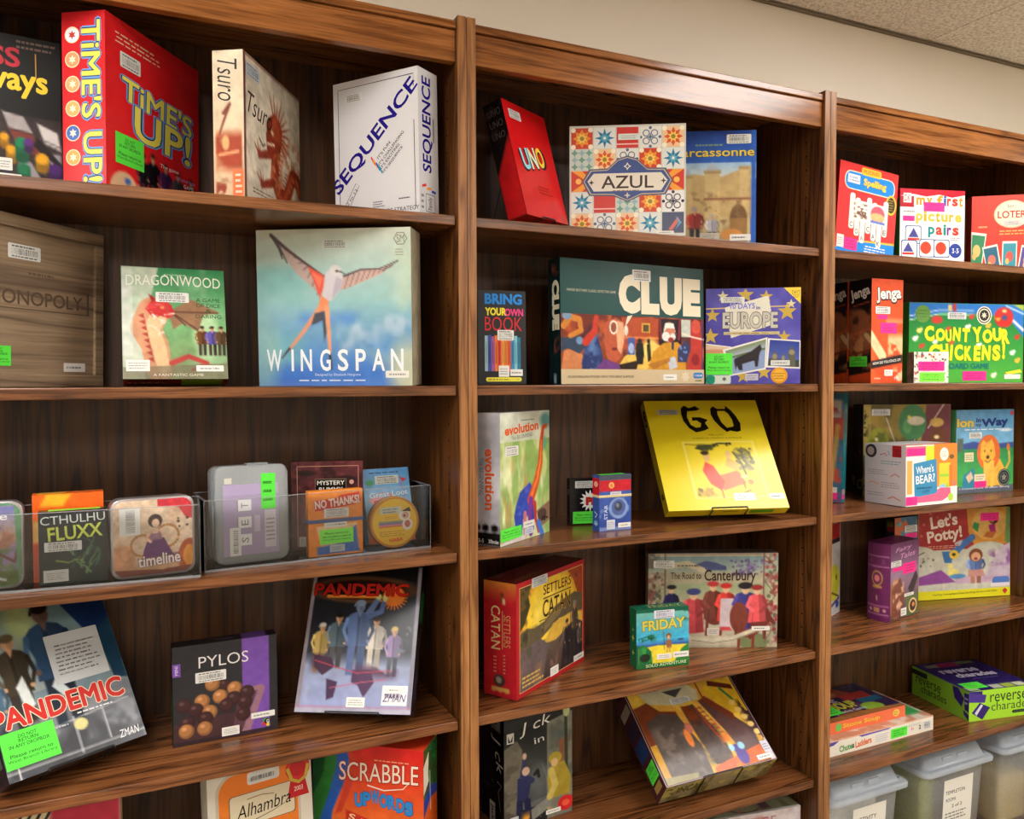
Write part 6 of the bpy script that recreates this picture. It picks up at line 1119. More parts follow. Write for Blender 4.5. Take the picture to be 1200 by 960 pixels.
t = b.over('left', 'spine_lettering'); t.text('CATAN', .37, .40, .38, .095, (226, 200, 140), 90, .01); t.text('SETTLERS', .72, .42, .28, .07, (200, 150, 100), 90, -.004); t.rect(.57, .25, .59, .58, (206, 160, 110)); t.lines(.3, .64, .40, .80, 5, (206, 140, 110), 4); t.lines(.6, .62, .68, .80, 6, (206, 140, 110), 6)
f = b.face('top', 'top_art'); f.rect(0, 0, 1, 1, (110, 24, 30)); f.ell(.28, .75, .20, .10, (120, 80, 40)); b.done()
# ---- medieval travellers game
b = Box('muted parchment coloured box of red robed travellers on horseback beside the oak panel', PR['canterbury'], (120, 106, 96), M_satin)
f = b.face('front'); P = Paint(100, 76, b.W / b.H, (176, 166, 146)); P.noise((150, 130, 116), 6, .46, .7, 4, .7); P.rect(.13, .02, .89, .98, (180, 174, 146)); P.vg((120, 150, 160), (170, 180, 160), .03, .2); P.poly([(.36, .12), (.44, .08), (.52, .10), (.60, .14), (.60, .18), (.36, .18)], (80, 90, 140)); P.rect(.0, 0, 1, .015, (150, 136, 124)); P.noise((120, 100, 140), 12, .5, .6, 3, .9, box=(.66, .08, .86, .3)); P.rect(.76, .06, .78, .22, (110, 96, 140)); P.vg((150, 170, 130), (196, 190, 160), .32, .55, .8); P.rect(.13, .75, .89, .98, (196, 188, 164)); P.noise((150, 60, 60), 9, .5, .58, 6, .9, box=(.91, .02, 1, .98)); P.noise((96, 84, 72), 14, .5, .6, 8, .8, box=(0, .0, .12, .98)); P.noise((150, 90, 80), 8, .56, .64, 12, .8, box=(0, .2, .12, .9)); P.rect(.125, .0, .135, 1, (110, 80, 70)); P.rect(.885, .0, .895, 1, (120, 70, 66)); P.ell(.82, .94, .12, .09, (120, 130, 90))
P.dots(70, (.91, .02, .99, .98), .016, [(150, 50, 56), (176, 84, 80), (96, 110, 84), (190, 176, 150)], 3); P.dots(60, (.01, .2, .115, .98), .014, [(110, 80, 70), (150, 96, 84), (96, 100, 84), (190, 180, 156)], 5); P.dots(50, (.62, .07, .88, .24), .012, [(110, 100, 150), (136, 126, 170), (90, 80, 130)], 8); P.line([(.9, .03), (.985, .16), (.9, .3), (.985, .45), (.9, .6), (.985, .75), (.9, .95)], .010, (96, 96, 70))
def rider(u, v, coat, hat, horse=None, s=1.0):
    if horse: P.ell(u + .02, v + .34 * s, .09 * s, .12 * s, horse); P.line([(u - .04, v + .38), (u - .05, v + .56 * s)], .03, horse); P.line([(u + .07, v + .38), (u + .06, v + .56 * s)], .03, horse); P.line([(u + .08 * s, v + .32), (u + .13 * s, v + .40)], .06, horse, w1=.04)
    dk = h2(coat) * .65; P.poly([(u - .05 * s, v + .11), (u - .02, v + .09), (u + .02, v + .09), (u + .05 * s, v + .11), (u + .07 * s, v + .38 * s), (u - .07 * s, v + .40 * s)], coat); P.poly([(u + .01, v + .10), (u + .05 * s, v + .11), (u + .068 * s, v + .38 * s), (u + .02, v + .38 * s)], dk, .6); P.line([(u - .05 * s, v + .13), (u - .075 * s, v + .22), (u - .03 * s, v + .27)], .035, np.clip(h2(coat) * 1.2, 0, 1)); P.line([(u + .05 * s, v + .13), (u + .075 * s, v + .22), (u + .03 * s, v + .28)], .035, dk); P.line([(u - .03 * s, v + .3), (u - .035 * s, v + .39 * s)], .008, dk); P.ell(u, v + .06, .026 * s, .045 * s, (226, 186, 150)); P.ell(u, v + .025, .045 * s, .03 * s, hat)
rider(.18, .33, (40, 36, 90), (30, 28, 34), None, .8); rider(.35, .38, (206, 76, 84), (60, 70, 130), None, 1.2); rider(.50, .30, (120, 60, 50), (196, 56, 60), (116, 50, 46), 1); rider(.60, .32, (224, 66, 60), (210, 50, 46), None, 1.0); P.poly([(.56, .48), (.66, .48), (.66, .80), (.55, .80)], (206, 190, 196)); rider(.75, .32, (66, 62, 140), (36, 32, 40), (130, 56, 44), 1.25); rider(.84, .34, (230, 90, 96), (150, 44, 44), (110, 46, 40), 1); P.ell(.70, .68, .07, .16, (126, 60, 46)); P.line([(.68, .76), (.68, .86)], .03, (116, 56, 44)); P.line([(.73, .76), (.72, .84)], .025, (116, 56, 44)); P.poly([(.56, .78), (.63, .78), (.65, .82), (.55, .82)], (206, 70, 76)); P.line([(.32, .90), (.5, .93), (.66, .90), (.86, .80)], .05, (210, 204, 180)); P.line([(.34, .92), (.5, .95), (.66, .92), (.84, .83)], .006, (110, 100, 90)); P.line([(.14, .14), (.3, .11), (.42, .18)], .06, (200, 190, 160)); f.paint(P)
t = b.over('front', 'title_lettering', 60); t.text('The Road to', .29, .235, .32, .07, (54, 36, 36), 0, .004); t.text('Canterbury', .63, .25, .54, .155, (60, 34, 36), 0, .016); t.lines(.22, .11, .42, .15, 1, (120, 110, 90), 3)
b.barcode(.04, .075, .20, .15); b.lab(.80, .775, .94, .82); b.lab(.455, .79, .55, .865, n=3, c=(214, 206, 196)); f = b.face('top', 'top_art'); f.rect(0, 0, 1, 1, (84, 72, 66)); b.done()
# ---- small island game
b = Box('small square dark green box with a castaway on a yellow beach', PR['greenbox'], (22, 84, 60), M_gloss)
f = b.face('front'); P = Paint(54, 54, b.W / b.H, (24, 96, 60)); P.rect(.04, .06, 1, .94, (80, 180, 214)); P.vg((110, 180, 170), (60, 170, 214), .06, .5); P.vg((70, 190, 220), (60, 120, 190), .5, .60); P.rect(.04, .60, 1, .66, (50, 90, 160)); P.poly([(.04, .66), (.4, .62), (1, .64), (1, .94), (.04, .94)], (236, 214, 60)); P.poly([(.04, .62), (.16, .60), (.28, .72), (.30, .94), (.04, .94)], (30, 110, 60)); P.noise((60, 150, 70), 9, .48, .6, 3, .9, box=(.04, .6, .32, .94)); P.poly([(.86, .70), (1, .62), (1, .94), (.7, .94)], (50, 130, 60)); P.noise((20, 84, 40), 9, .5, .6, 5, 1, box=(.0, .42, .40, .58)); P.line([(.04, .5), (.3, .44)], .02, (30, 90, 50)); P.noise((20, 80, 50), 7, .42, .55, 8, 1, box=(.72, .0, 1, .25)); P.rect(0, 0, 1, .06, (24, 92, 70)); P.rect(0, .92, 1, 1, (30, 104, 50)); P.ell(.61, .48, .05, .055, (120, 80, 50)); P.ell(.61, .50, .028, .035, (226, 180, 130)); P.poly([(.56, .55), (.67, .55), (.66, .68), (.57, .68)], (150, 96, 60)); P.line([(.58, .66), (.58, .74)], .018, (190, 140, 100)); P.line([(.63, .66), (.63, .74)], .018, (190, 140, 100)); P.line([(.51, .40), (.53, .70)], .010, (90, 60, 40)); P.ell(.84, .55, .06, .015, (50, 60, 90)); P.ell(.16, .82, .10, .07, (30, 44, 30)); f.paint(P)
t = b.over('front', 'title_lettering'); t.text('FRIDAY', .52, .27, .78, .17, (206, 196, 80), -2, .03, out=(110, 110, 40)); t.text('SOLO ADVENTURE', .56, .945, .74, .05, (206, 226, 180), -2, .01); b.barcode(.33, .03, .72, .17, bg=(214, 216, 230)); b.lab(.38, .77, .66, .86, n=2); b.lab(.69, .755, .99, .85)
f = b.face('left', 'spine_art'); f.rect(0, 0, 1, 1, (22, 96, 92)); f.rect(.2, 0, .9, 1, (28, 104, 60)); f.star(.5, .5, .06, (206, 196, 80), 4); f.star(.5, .75, .05, (196, 196, 90), 4); f.star(.5, .36, .04, (150, 170, 70), 4); f = b.face('top', 'top_art'); f.rect(0, 0, 1, 1, (30, 110, 84)); f.text('FRIDAY', .6, .5, 2.2, .5, (150, 160, 90)); b.done()

# ---- right case
b = Box('white edged game box with red top and yellow face, mostly behind the oak post', PR['whitebox'], (200, 200, 200), M_gloss)
f = b.face('front'); P = Paint(40, 60, b.W / b.H, (206, 206, 206)); P.rect(0, 0, .98, .18, (176, 44, 44)); P.rect(.0, .17, .98, .22, (50, 40, 50)); P.rect(0, .22, .98, .4, (206, 204, 204)); P.ell(.78, .65, .2, .2, (206, 206, 60)); P.ell(.86, .6, .02, .03, (50, 50, 40)); P.line([(.7, .75), (.95, .82)], .02, (90, 80, 30)); P.line([(.5, .93), (.95, .84)], .03, (90, 60, 130)); P.ell(.9, .9, .06, .04, (50, 90, 170)); f.paint(P); b.done()
b = Box('dark blue patterned game box at the back, above the purple book shaped box', PR['backblue'], (30, 34, 40), M_satin)
f = b.face('front'); P = Paint(40, 60, b.W / b.H, (60, 110, 150)); P.noise((90, 150, 170), 6, .45, .6, 4, 1); P.noise((206, 110, 60), 8, .56, .62, 8, 1); P.noise((40, 60, 110), 7, .55, .66, 3, 1); f.paint(P); f = b.face('left', 'spine_art'); P = Paint(12, 40, .12, (26, 30, 34)); P.noise((150, 140, 40), 6, .5, .6, 4, 1, box=(.1, .02, .9, .5)); P.rect(.2, .10, .9, .16, (150, 40, 40)); f.paint(P); b.barcode(.42, .10, .98, .18); b.notice(.45, .19, .98, .245, c=PINK, mode='bars'); b.done()
b = Box('purple book shaped game box with rounded spine and gold crest', PR['purple'], (110, 40, 96), M_satin, shape=False)
W, H, D = b.W, b.H, b.D; bul = .010
pts = [(W, 0), (W, D)] + [(-bul * math.sin(math.pi * k / 12), D * (1 - k / 12)) for k in range(13)]
def plan_prism(pts, z0, z1):
    bm = bmesh.new(); a = [bm.verts.new((x, y, z0)) for x, y in pts]; c = [bm.verts.new((x, y, z1)) for x, y in pts]; n = len(pts); bm.faces.new(a[::-1]); bm.faces.new(c)
    for i in range(n): bm.faces.new((a[i], a[(i + 1) % n], c[(i + 1) % n], c[i]))
    bmesh.ops.recalc_face_normals(bm, faces=list(bm.faces)); return bm
bm_obj('lid', plan_prism(pts, H * .5, H), M_satin, b.root, ink=(112, 40, 96)); bm_obj('base', plan_prism(pts, 0, H * .5 - .0005), M_satin, b.root, ink=(104, 36, 92))
f = b.face('front'); P = Paint(40, 60, W / H, (110, 60, 100)); P.vg((96, 40, 86), (150, 120, 150), 0, .4).vg((150, 120, 150), (90, 60, 50), .4, 1); P.ell(.2, .72, .26, .26, (150, 96, 66)); P.poly([(.05, .6), (.35, .45), (.5, .7), (.4, .95), (.05, .95)], (120, 66, 54)); P.noise((216, 170, 140), 7, .52, .6, 5, 1, box=(.05, .45, .5, .9)); P.poly([(.62, .62), (.9, .40), (.98, .5), (.75, .75)], (54, 44, 50)); P.rect(.55, .7, .98, .98, (90, 110, 70)); f.paint(P); f.circ(.80, .86, .10, (226, 190, 130)); f.circ(.80, .86, .075, (70, 40, 40)); f.circ(.82, .85, .03, (220, 150, 90)); t = b.over('front', 'title_lettering'); t.text('Fairy', .45, .09, .40, .07, (206, 150, 190), -4, .01, .3); t.text('Tales', .60, .17, .36, .07, (206, 150, 190), -4, .01, .3)
b.barcode(.0, .225, .36, .30); b.notice(.06, .31, .42, .36, c=PINK, mode='bars'); b.notice(.42, .28, .88, .42, c=PINK, mode='bars'); b.lab(.48, .68, .82, .72); b.lab(.36, .86, .56, .96, n=2)
f = b.face('left', 'spine_art')
f.place = lambda p: np.column_stack([-bul * np.sin(np.pi * p[:, 0] / D) - p[:, 2] - .0006, D - p[:, 0], H - p[:, 1]])
P = Paint(24, 60, D / H, (112, 38, 96)); [P.rect(.04, v, .96, v + .012, (206, 150, 190)) for v in (.16, .29, .80, .91)]; P.ell(.5, .45, .24, .10, (206, 160, 90)); P.ell(.5, .45, .19, .08, (112, 38, 96)); P.ell(.5, .45, .12, .045, (226, 130, 140)); P.rect(.3, .545, .7, .575, (206, 160, 90)); P.line([(.5, .68), (.5, .73)], .014, (226, 190, 160)); P.rect(.36, .83, .62, .89, (206, 150, 110)); P.ell(.22, .86, .06, .02, (226, 170, 190)); P.ell(.8, .86, .06, .02, (226, 170, 190)); P.noise((206, 150, 190), 14, .5, .56, 5, .9, box=(.14, .19, .86, .27)); f.paint(P)
b.done()
b = Box('children\'s game box with red swirl title, cartoon child and a yellow bottom band', PR['potty'], (216, 214, 40), M_satin)
f = b.face('front'); P = Paint(92, 80, b.W / b.H, (206, 206, 190)); P.rect(0, 0, 1, .5, (170, 44, 44)); P.poly([(.52, 0), (1, 0), (1, .45), (.62, .50), (.54, .3)], (216, 150, 60)); P.ell(.77, .2, .19, .2, (226, 176, 96)); P.poly([(.96, 0), (1, 0), (1, .5), (.94, .42)], (110, 150, 90)); P.poly([(0, .44), (.1, .46), (.26, .56), (.30, .72), (.0, .82)], (206, 206, 190)); P.ell(.75, .72, .33, .30, (206, 208, 192)); P.line([(.34, .58), (.46, .46), (.58, .36)], .10, (70, 120, 190), w1=.08); P.poly([(.25, .52), (.34, .52), (.36, .66), (.28, .66)], (60, 120, 180)); P.ell(.38, .56, .05, .055, (236, 200, 60)); P.ell(.38, .56, .02, .02, (60, 50, 40)); P.poly([(0, .82), (.24, .74), (.40, .90), (0, .92)], (150, 80, 160)); P.poly([(.88, .50), (1, .44), (1, .92), (.66, .92), (.8, .7)], (206, 190, 206)); P.noise((150, 96, 160), 8, .54, .62, 5, .9, box=(.74, .5, 1, .74)); P.rect(.40, .84, 1, .92, (206, 176, 200)); P.ell(.37, .78, .06, .05, (236, 226, 130)); P.ell(.34, .70, .03, .03, (236, 226, 130)); P.ell(.42, .83, .09, .03, (90, 150, 206))
P.fig(.62, .545, .38, (110, 140, 206), skin=(226, 170, 130), hair=(130, 70, 44), legs=(190, 130, 100), wid=2.0); P.ell(.62, .58, .075, .08, (134, 72, 46)); P.ell(.62, .60, .052, .055, (230, 176, 136)); P.ell(.62, .625, .02, .016, (150, 60, 60)); P.poly([(.54, .76), (.70, .76), (.72, .84), (.53, .84)], (206, 150, 140)); P.poly([(.60, .17), (.66, .20), (.64, .30), (.58, .24)], (50, 140, 70)); P.poly([(.76, .22), (.83, .20), (.84, .30), (.78, .32)], (176, 40, 120)); P.ell(.815, .145, .055, .06, (60, 36, 30)); P.ell(.80, .155, .028, .034, (176, 110, 70)); P.poly([(.74, .30), (.85, .30), (.80, .38), (.70, .36)], (196, 110, 50)); P.line([(.0, .55), (.06, .52)], .014, (90, 90, 80)); P.dots(8, (.02, .58, .2, .74), .012, [(110, 110, 96)], 4); P.dots(14, (.03, .05, .5, .4), .012, [(206, 110, 96)], 9); P.line([(.40, .43), (.46, .40), (.44, .44)], .03, (206, 200, 210)); f.paint(P, 0, 0, 1, .91); f.rect(0, .905, 1, 1, (232, 226, 40))
t = b.over('front', 'title_lettering', 60); t.text("Let's", .27, .13, .34, .14, (236, 222, 206), -8, .03); t.text('Potty!', .28, .30, .44, .17, (236, 222, 206), -8, .03); t.lines(.1, .40, .44, .44, 2, (230, 170, 150), 4); t.text('The Potty Training Board Game that Brings the Fun to the Toilet', .5, .945, .82, .025, (70, 66, 24), -1, .005); t.poly([(.91, .94), (.94, .91), (.97, .94), (.94, .98)], (206, 60, 60)); t.rrect(.80, .78, .99, .87, (90, 130, 206), .04); t.rrect(.78, .85, .99, .89, (236, 230, 236), .02)
b.notice(.67, .06, .87, .15, c=PINK, mode='bars'); b.done()
# ================================================================== fifth shelf and below
b = Box('cream and rose game box cut by the frame at the bottom left corner', (-.872, .060, -.03, 0, 0, .262, .272, .06, -.926), (200, 180, 150), M_satin)
f = b.face('front'); P = Paint(50, 50, 1, (206, 190, 150)); P.noise((150, 120, 96), 5, .5, .66, 4, .8); P.poly([(.62, 0), (1, 0), (1, 1), (.62, 1)], (176, 44, 66)); P.poly([(.30, .2), (.60, .05), (.64, .5), (.4, .6)], (70, 50, 46)); f.paint(P); t = b.over('front', 'title_lettering'); [t.line([(.42 + i * .05, .10), (.47 + i * .05, .01)], .016, (40, 34, 36)) for i in range(4)]; b.done()
b = Box('white box with an orange panel, cream title plate and a red award ribbon', PR['alhambra'], (206, 200, 186), M_gloss)
f = b.face('front'); f.rect(0, 0, 1, 1, (212, 206, 192)); f.rrect(.07, .05, .88, 1.0, (190, 180, 160), .12); f.rrect(.10, .065, .855, 1.0, (222, 120, 40), .11)
P = Paint(30, 24, .9, (216, 120, 44)); P.noise((190, 90, 40), 5, .48, .62, 4, .8, box=(.05, .3, .95, 1)); P.rect(.3, .2, .7, .8, (206, 106, 50)); f.paint(P, .2, .52, .8, .98)
f.rrect(.19, .20, .83, .41, (120, 100, 70), .02); f.rrect(.20, .205, .82, .405, (212, 200, 170), .02); f.rrect(.37, .075, .68, .155, (206, 206, 200), .02); f.lines(.4, .09, .66, .14, 1, (120, 130, 130), 3, .6)
t = b.over('front', 'title_lettering'); t.text('Alhambra', .52, .305, .36, .085, (44, 34, 28), -3, .0, .25); t.line([(.30, .36), (.42, .385), (.6, .36), (.74, .33)], .006, (60, 46, 36), w1=.003); t.line([(.36, .24), (.5, .235), (.62, .25)], .004, (60, 46, 36)); f.poly([(.75, .32), (.79, .19), (.93, .19), (.97, .32)], (190, 36, 40)); f.circ(.865, .13, .085, (206, 50, 50)); f.circ(.865, .13, .055, (190, 36, 40)); f.line([(.76, .12), (.80, .2), (.87, .225), (.94, .2), (.97, .12)], .022, (190, 170, 60)); f.text('2003', .865, .265, .06, .03, (240, 220, 210)); b.done()
b = Box('orange red word stacking game box with script style title and blue block letters', PR['upwords'], (206, 60, 30), M_gloss)
f = b.face('front'); P = Paint(76, 84, b.W / b.H, (214, 50, 30)); P.vg((206, 30, 30), (224, 110, 36), 0, .6); P.poly([(0, 0), (.30, 0), (.34, .12), (.28, .3), (.18, .5), (.12, .8), (0, .9)], (36, 90, 180)); P.poly([(0, 0), (.22, .02), (.22, .16), (.16, .34), (.05, .6), (0, .7)], (44, 120, 50)); P.poly([(0, .04), (.12, .06), (.10, .22), (0, .4)], (30, 80, 40)); P.poly([(.28, 0), (.34, .1), (.30, .3), (.2, .52), (.26, .5), (.36, .3), (.40, .1)], (200, 60, 40)); P.poly([(.30, .48), (.8, .60), (.8, .7), (.3, .62)], (190, 40, 30)); P.poly([(.14, .62), (.4, .60), (.5, .72), (.2, .8)], (120, 206, 50)); f.paint(P)
t = b.over('front', 'title_lettering', 60); t.text('SCRABBLE', .60, .19, .60, .135, (236, 216, 196), -2, .0, .08, out=(150, 20, 20)); t.line([(.50, .285), (.65, .31), (.82, .285), (.88, .23)], .010, (236, 216, 196), w1=.004); t.lines(.56, .09, .88, .11, 1, (236, 150, 120), 4)
for i, (c, v) in enumerate(zip('UPWORDs', (.40, .385, .365, .385, .39, .405, .42))): t.text(c, .42 + i * .075, v + .0, .06, .10, (40, 130, 200), 0, .05, out=(30, 60, 140), outw=.025)
for i, c in enumerate('STACK'): t.text(c, .36 + i * .105, .53 + i * .03, .05, .05, (240, 200, 150), 10, .02)
f = b.face('right', 'spine_art'); P = Paint(20, 60, .28, (224, 96, 34)); P.rect(0, 0, 1, .38, (40, 110, 56)); P.noise((90, 70, 30), 5, .5, .6, 4, .8, box=(0, 0, 1, .36)); P.poly([(0, .36), (.5, .30), (1, .36), (1, .42), (.5, .40), (0, .48)], (44, 70, 170)); P.line([(.45, .2), (.5, .48)], .012, (226, 226, 206)); f.paint(P); f.poly([(0, .12), (.38, .05), (.34, .2), (.38, .26), (0, .32)], (226, 222, 206)); f.text('UP', .5, .80, .3, .16, (50, 100, 190), -80, .05); b.done()

b = Box('black night scene box of a hanging lantern man and a gold coated figure', PR['jack'], (14, 13, 14), M_gloss)
f = b.face('front'); P = Paint(66, 100, b.W / b.H, (30, 32, 34)); P.vg((20, 22, 24), (96, 100, 98), .1, .85); P.poly([(0, .26), (.18, .2), (.26, .3), (.24, 1), (0, 1)], (110, 104, 90)); P.noise((80, 74, 64), 7, .48, .6, 4, .8, st=(1, 1.6), box=(0, .24, .26, 1)); P.poly([(.62, .1), (1, .04), (1, 1), (.62, 1)], (120, 120, 106)); P.noise((86, 90, 80), 6, .5, .64, 7, .8, box=(.62, .05, 1, 1)); P.poly([(.80, .3), (.94, .26), (.94, .5), (.8, .5)], (130, 84, 56)); P.rect(.72, .2, .88, .27, (90, 96, 96)); P.line([(.90, .04), (.91, .6)], .03, (40, 54, 40)); P.ell(.91, .03, .05, .06, (180, 190, 130)); P.ell(.48, .62, .12, .14, (150, 156, 150), .8, .9); P.poly([(.36, .4), (.5, .42), (.6, .6), (.62, .78), (.36, .8)], (60, 64, 66), .6); P.line([(.44, .55), (.48, .52), (.50, .58)], .03, (24, 22, 24)); P.line([(.40, .92), (.6, .86)], .1, (130, 130, 122))
P.poly([(.19, .55), (.34, .53), (.38, .62), (.34, .78), (.18, .78)], (36, 42, 84)); P.line([(.26, .54), (.29, .38)], .05, (44, 50, 90), w1=.03); P.line([(.32, .56), (.40, .60)], .05, (40, 46, 86)); P.ell(.31, .50, .055, .04, (206, 170, 150)); P.ell(.29, .36, .03, .03, (206, 170, 150)); P.line([(.22, .78), (.22, .98)], .06, (30, 34, 66)); P.line([(.33, .78), (.35, .96)], .06, (30, 34, 66)); P.poly([(.62, .62), (.70, .50), (.88, .50), (.98, .66), (.96, .82), (.66, .82)], (160, 140, 44)); P.ell(.74, .45, .10, .055, (170, 150, 50)); P.ell(.73, .49, .05, .04, (210, 170, 120)); P.line([(.68, .56), (.74, .70), (.66, .80)], .06, (190, 170, 90)); P.noise((230, 160, 50), 7, .44, .56, 3, 1, box=(.22, .86, .72, 1)); P.noise((236, 206, 110), 11, .54, .6, 8, 1, box=(.22, .88, .72, 1)); P.ell(.90, .90, .12, .07, (206, 36, 36)); P.ell(.90, .90, .06, .03, (226, 90, 60)); f.rect(0, 0, 1, .2, (20, 21, 22)); f.paint(P, 0, .13, 1, 1)
t = b.over('front', 'title_lettering', 60); t.text('J ck', .44, .215, .30, .11, (226, 224, 214), -10, -.006, .25); t.text('in', .50, .335, .09, .05, (220, 220, 212), -8, -.004); f.rect(.04, .235, .14, .315, (206, 206, 200)); f.poly([(.055, .25), (.09, .3), (.125, .25), (.12, .305), (.06, .305)], (40, 40, 44)); b.lab(.08, .90, .20, .995, n=3, c=(200, 200, 206)); b.lab(.60, .93, .82, .965)
f = b.face('left', 'spine_art'); f.rect(0, 0, 1, 1, (16, 15, 16)); P = Paint(20, 60, .36, (16, 15, 16)); P.noise((70, 68, 64), 7, .6, .68, 4, .8); P.rect(.45, .14, .85, .24, (120, 120, 112)); f.paint(P); t = b.over('left', 'spine_lettering'); t.text('J ck', .72, .42, .30, .14, (206, 204, 196), 78, -.006, .25); t.text('Mr', .6, .19, .1, .08, (30, 30, 30), 90); t.line([(.72, .64), (.9, .65), (.76, .72), (.86, .86)], .012, (130, 130, 124), w1=.004); t.rect(.38, .83, .62, 1, (196, 194, 186)); t.text('Jack', .5, .92, .13, .06, (30, 30, 30), 90, .02); b.done()

b = Box('large leaning box showing golden canyon walls, ladders and lava, lower middle shelf', PR['goldbox'], (60, 34, 40), M_gloss)
f = b.face('front'); P = Paint(96, 84, b.W / b.H, (200, 150, 50)); P.vg((206, 160, 60), (226, 160, 60), 0, .6); P.noise((236, 196, 70), 5, .46, .64, 4, .8); P.poly([(.1, 0), (.56, 0), (.64, .12), (.62, .22), (.4, .24), (.14, .16)], (196, 186, 150)); P.poly([(.32, .06), (.52, .06), (.42, .15)], (70, 66, 66)); P.rect(.2, .0, .55, .02, (90, 80, 60))
P.poly([(.0, .18), (.14, .14), (.22, .26), (.36, .30), (.36, .55), (.0, .6)], (120, 60, 34)); P.poly([(.06, .36), (.2, .28), (.36, .34), (.44, .7), (.42, 1), (.06, 1)], (84, 72, 66)); P.noise((120, 106, 96), 9, .5, .64, 6, .8, box=(.04, .4, .44, 1)); P.poly([(.42, .28), (.54, .26), (.66, .70), (.66, .95), (.48, .92), (.44, .6)], (84, 66, 58)); P.poly([(.42, .26), (.50, .27), (.56, .5), (.46, .5)], (130, 60, 30)); P.noise((60, 50, 50), 8, .5, .64, 11, .8, box=(.4, .4, .68, .95)); P.poly([(.60, .24), (.68, .22), (.96, .66), (.94, .86), (.76, .88), (.70, .60)], (90, 62, 60)); P.poly([(.62, .24), (.68, .20), (.86, .46), (.84, .54)], (120, 56, 34)); P.poly([(.68, .16), (.80, .02), (1, .1), (1, .45), (.86, .46)], (214, 170, 40)); P.poly([(.78, .04), (.98, .14), (.98, .20), (.76, .1)], (90, 40, 30)); P.line([(.66, .02), (.66, .22)], .02, (150, 70, 40)); P.line([(.54, .3), (.62, .66)], .022, (150, 60, 40)); P.line([(.58, .3), (.70, .66)], .012, (190, 110, 90)); [P.line([(.55 + k * .012, .32 + k * .05), (.60 + k * .013, .32 + k * .05)], .012, (150, 70, 50)) for k in range(7)]; P.poly([(.44, 1), (.46, .94), (.8, .86), (.98, .82), (1, 1)], (206, 96, 40)); P.noise((240, 150, 50), 6, .5, .62, 3, 1, box=(.44, .84, 1, 1)); P.ell(.36, .60, .03, .10, (226, 130, 60)); P.ell(.40, .50, .03, .06, (190, 110, 90)); P.noise((230, 120, 50), 9, .5, .58, 14, 1, box=(.6, .6, .74, .8)); P.ell(.72, .82, .03, .05, (66, 50, 150)); P.ell(.74, .90, .05, .09, (76, 52, 150)); P.ell(.68, .80, .025, .035, (150, 200, 230)); P.ell(.77, .80, .03, .04, (140, 196, 220)); P.noise((60, 36, 40), 7, .5, .56, 17, 1, box=(.9, .3, 1, .86)); [P.ell(.90 + .02 * k, .34 + .09 * k, .03, .03, (226, 190, 110)) for k in range(5)]; P.line([(.86, .16), (.92, .30)], .03, (70, 120, 60)); P.poly([(.0, .93), (.3, .95), (.28, 1), (0, 1)], (150, 140, 96)); f.paint(P, .02, .02, .985, .985)
t = b.over('front', 'title_lettering', 60); t.text('INCA TREASURE', .36, .035, .34, .03, (90, 80, 60), -2, .01); t.frame(.0, .0, 1, 1, .008, (150, 120, 126)); f.poly([(.985, .78), (1, .76), (1, 1), (.95, 1)], (206, 204, 214))
b.barcode(.36, .175, .54, .235, bg=(206, 206, 200)); b.lab(.84, .925, .97, .975); b.lab(.93, .80, .995, .92, n=3, c=(206, 206, 220)); b.notice(.2, .70, .95, .86, 'left')
f = b.face('left', 'spine_art'); f.rect(0, 0, 1, 1, (74, 34, 44)); f.rect(.1, .10, .9, .2, (150, 140, 120)); f.rect(.1, .46, .9, .64, (30, 60, 110)); f.rect(.1, .28, .9, .42, (40, 40, 70)); f.rect(.2, .88, .8, .95, (170, 140, 70)); f = b.face('bottom', 'edge_art'); P = Paint(50, 12, 4, (150, 140, 104)); P.noise((96, 90, 50), 2, .45, .6, 4, .9, st=(1, .6)); P.noise((190, 176, 96), 3, .55, .65, 8, .9); f.paint(P); f.text('INCA', .22, .4, .8, .4, (90, 90, 40), 0, .05); b.done()
easel(b, 'black wire stand under the tilted golden canyon box', .10, .4, -.9259, .002)

# grey white box standing on the bottom shelf of the middle case
b = Box('pale grey box standing on the bottom shelf below the golden canyon box', (.552, .0845, -.158, 0, 0, .30, .2375, .066, -1.2366), (196, 188, 190), M_satin)
f = b.face('front'); P = Paint(50, 40, 1.26, (206, 196, 198)); P.noise((180, 160, 164), 6, .5, .66, 4, .7); P.ell(.62, .1, .1, .06, (190, 130, 130)); f.paint(P); t = b.over('front', 'title_lettering'); t.text('AGE', .66, .10, .3, .1, (170, 110, 110), 0, .0)
f = b.face('top', 'top_art'); P = Paint(50, 16, 4.4, (150, 150, 120)); P.noise((110, 116, 80), 3, .45, .6, 4, .9, st=(1, .4)); P.ell(.55, .4, .16, .5, (60, 40, 40)); P.ell(.55, .4, .145, .45, (150, 150, 110)); P.noise((190, 110, 100), 5, .55, .62, 8, 1, box=(.4, 0, .7, 1)); P.rect(.68, .2, .76, .8, (90, 66, 70)); f.paint(P); f.rect(0, .9, 1, 1, (206, 206, 206)); b.done()

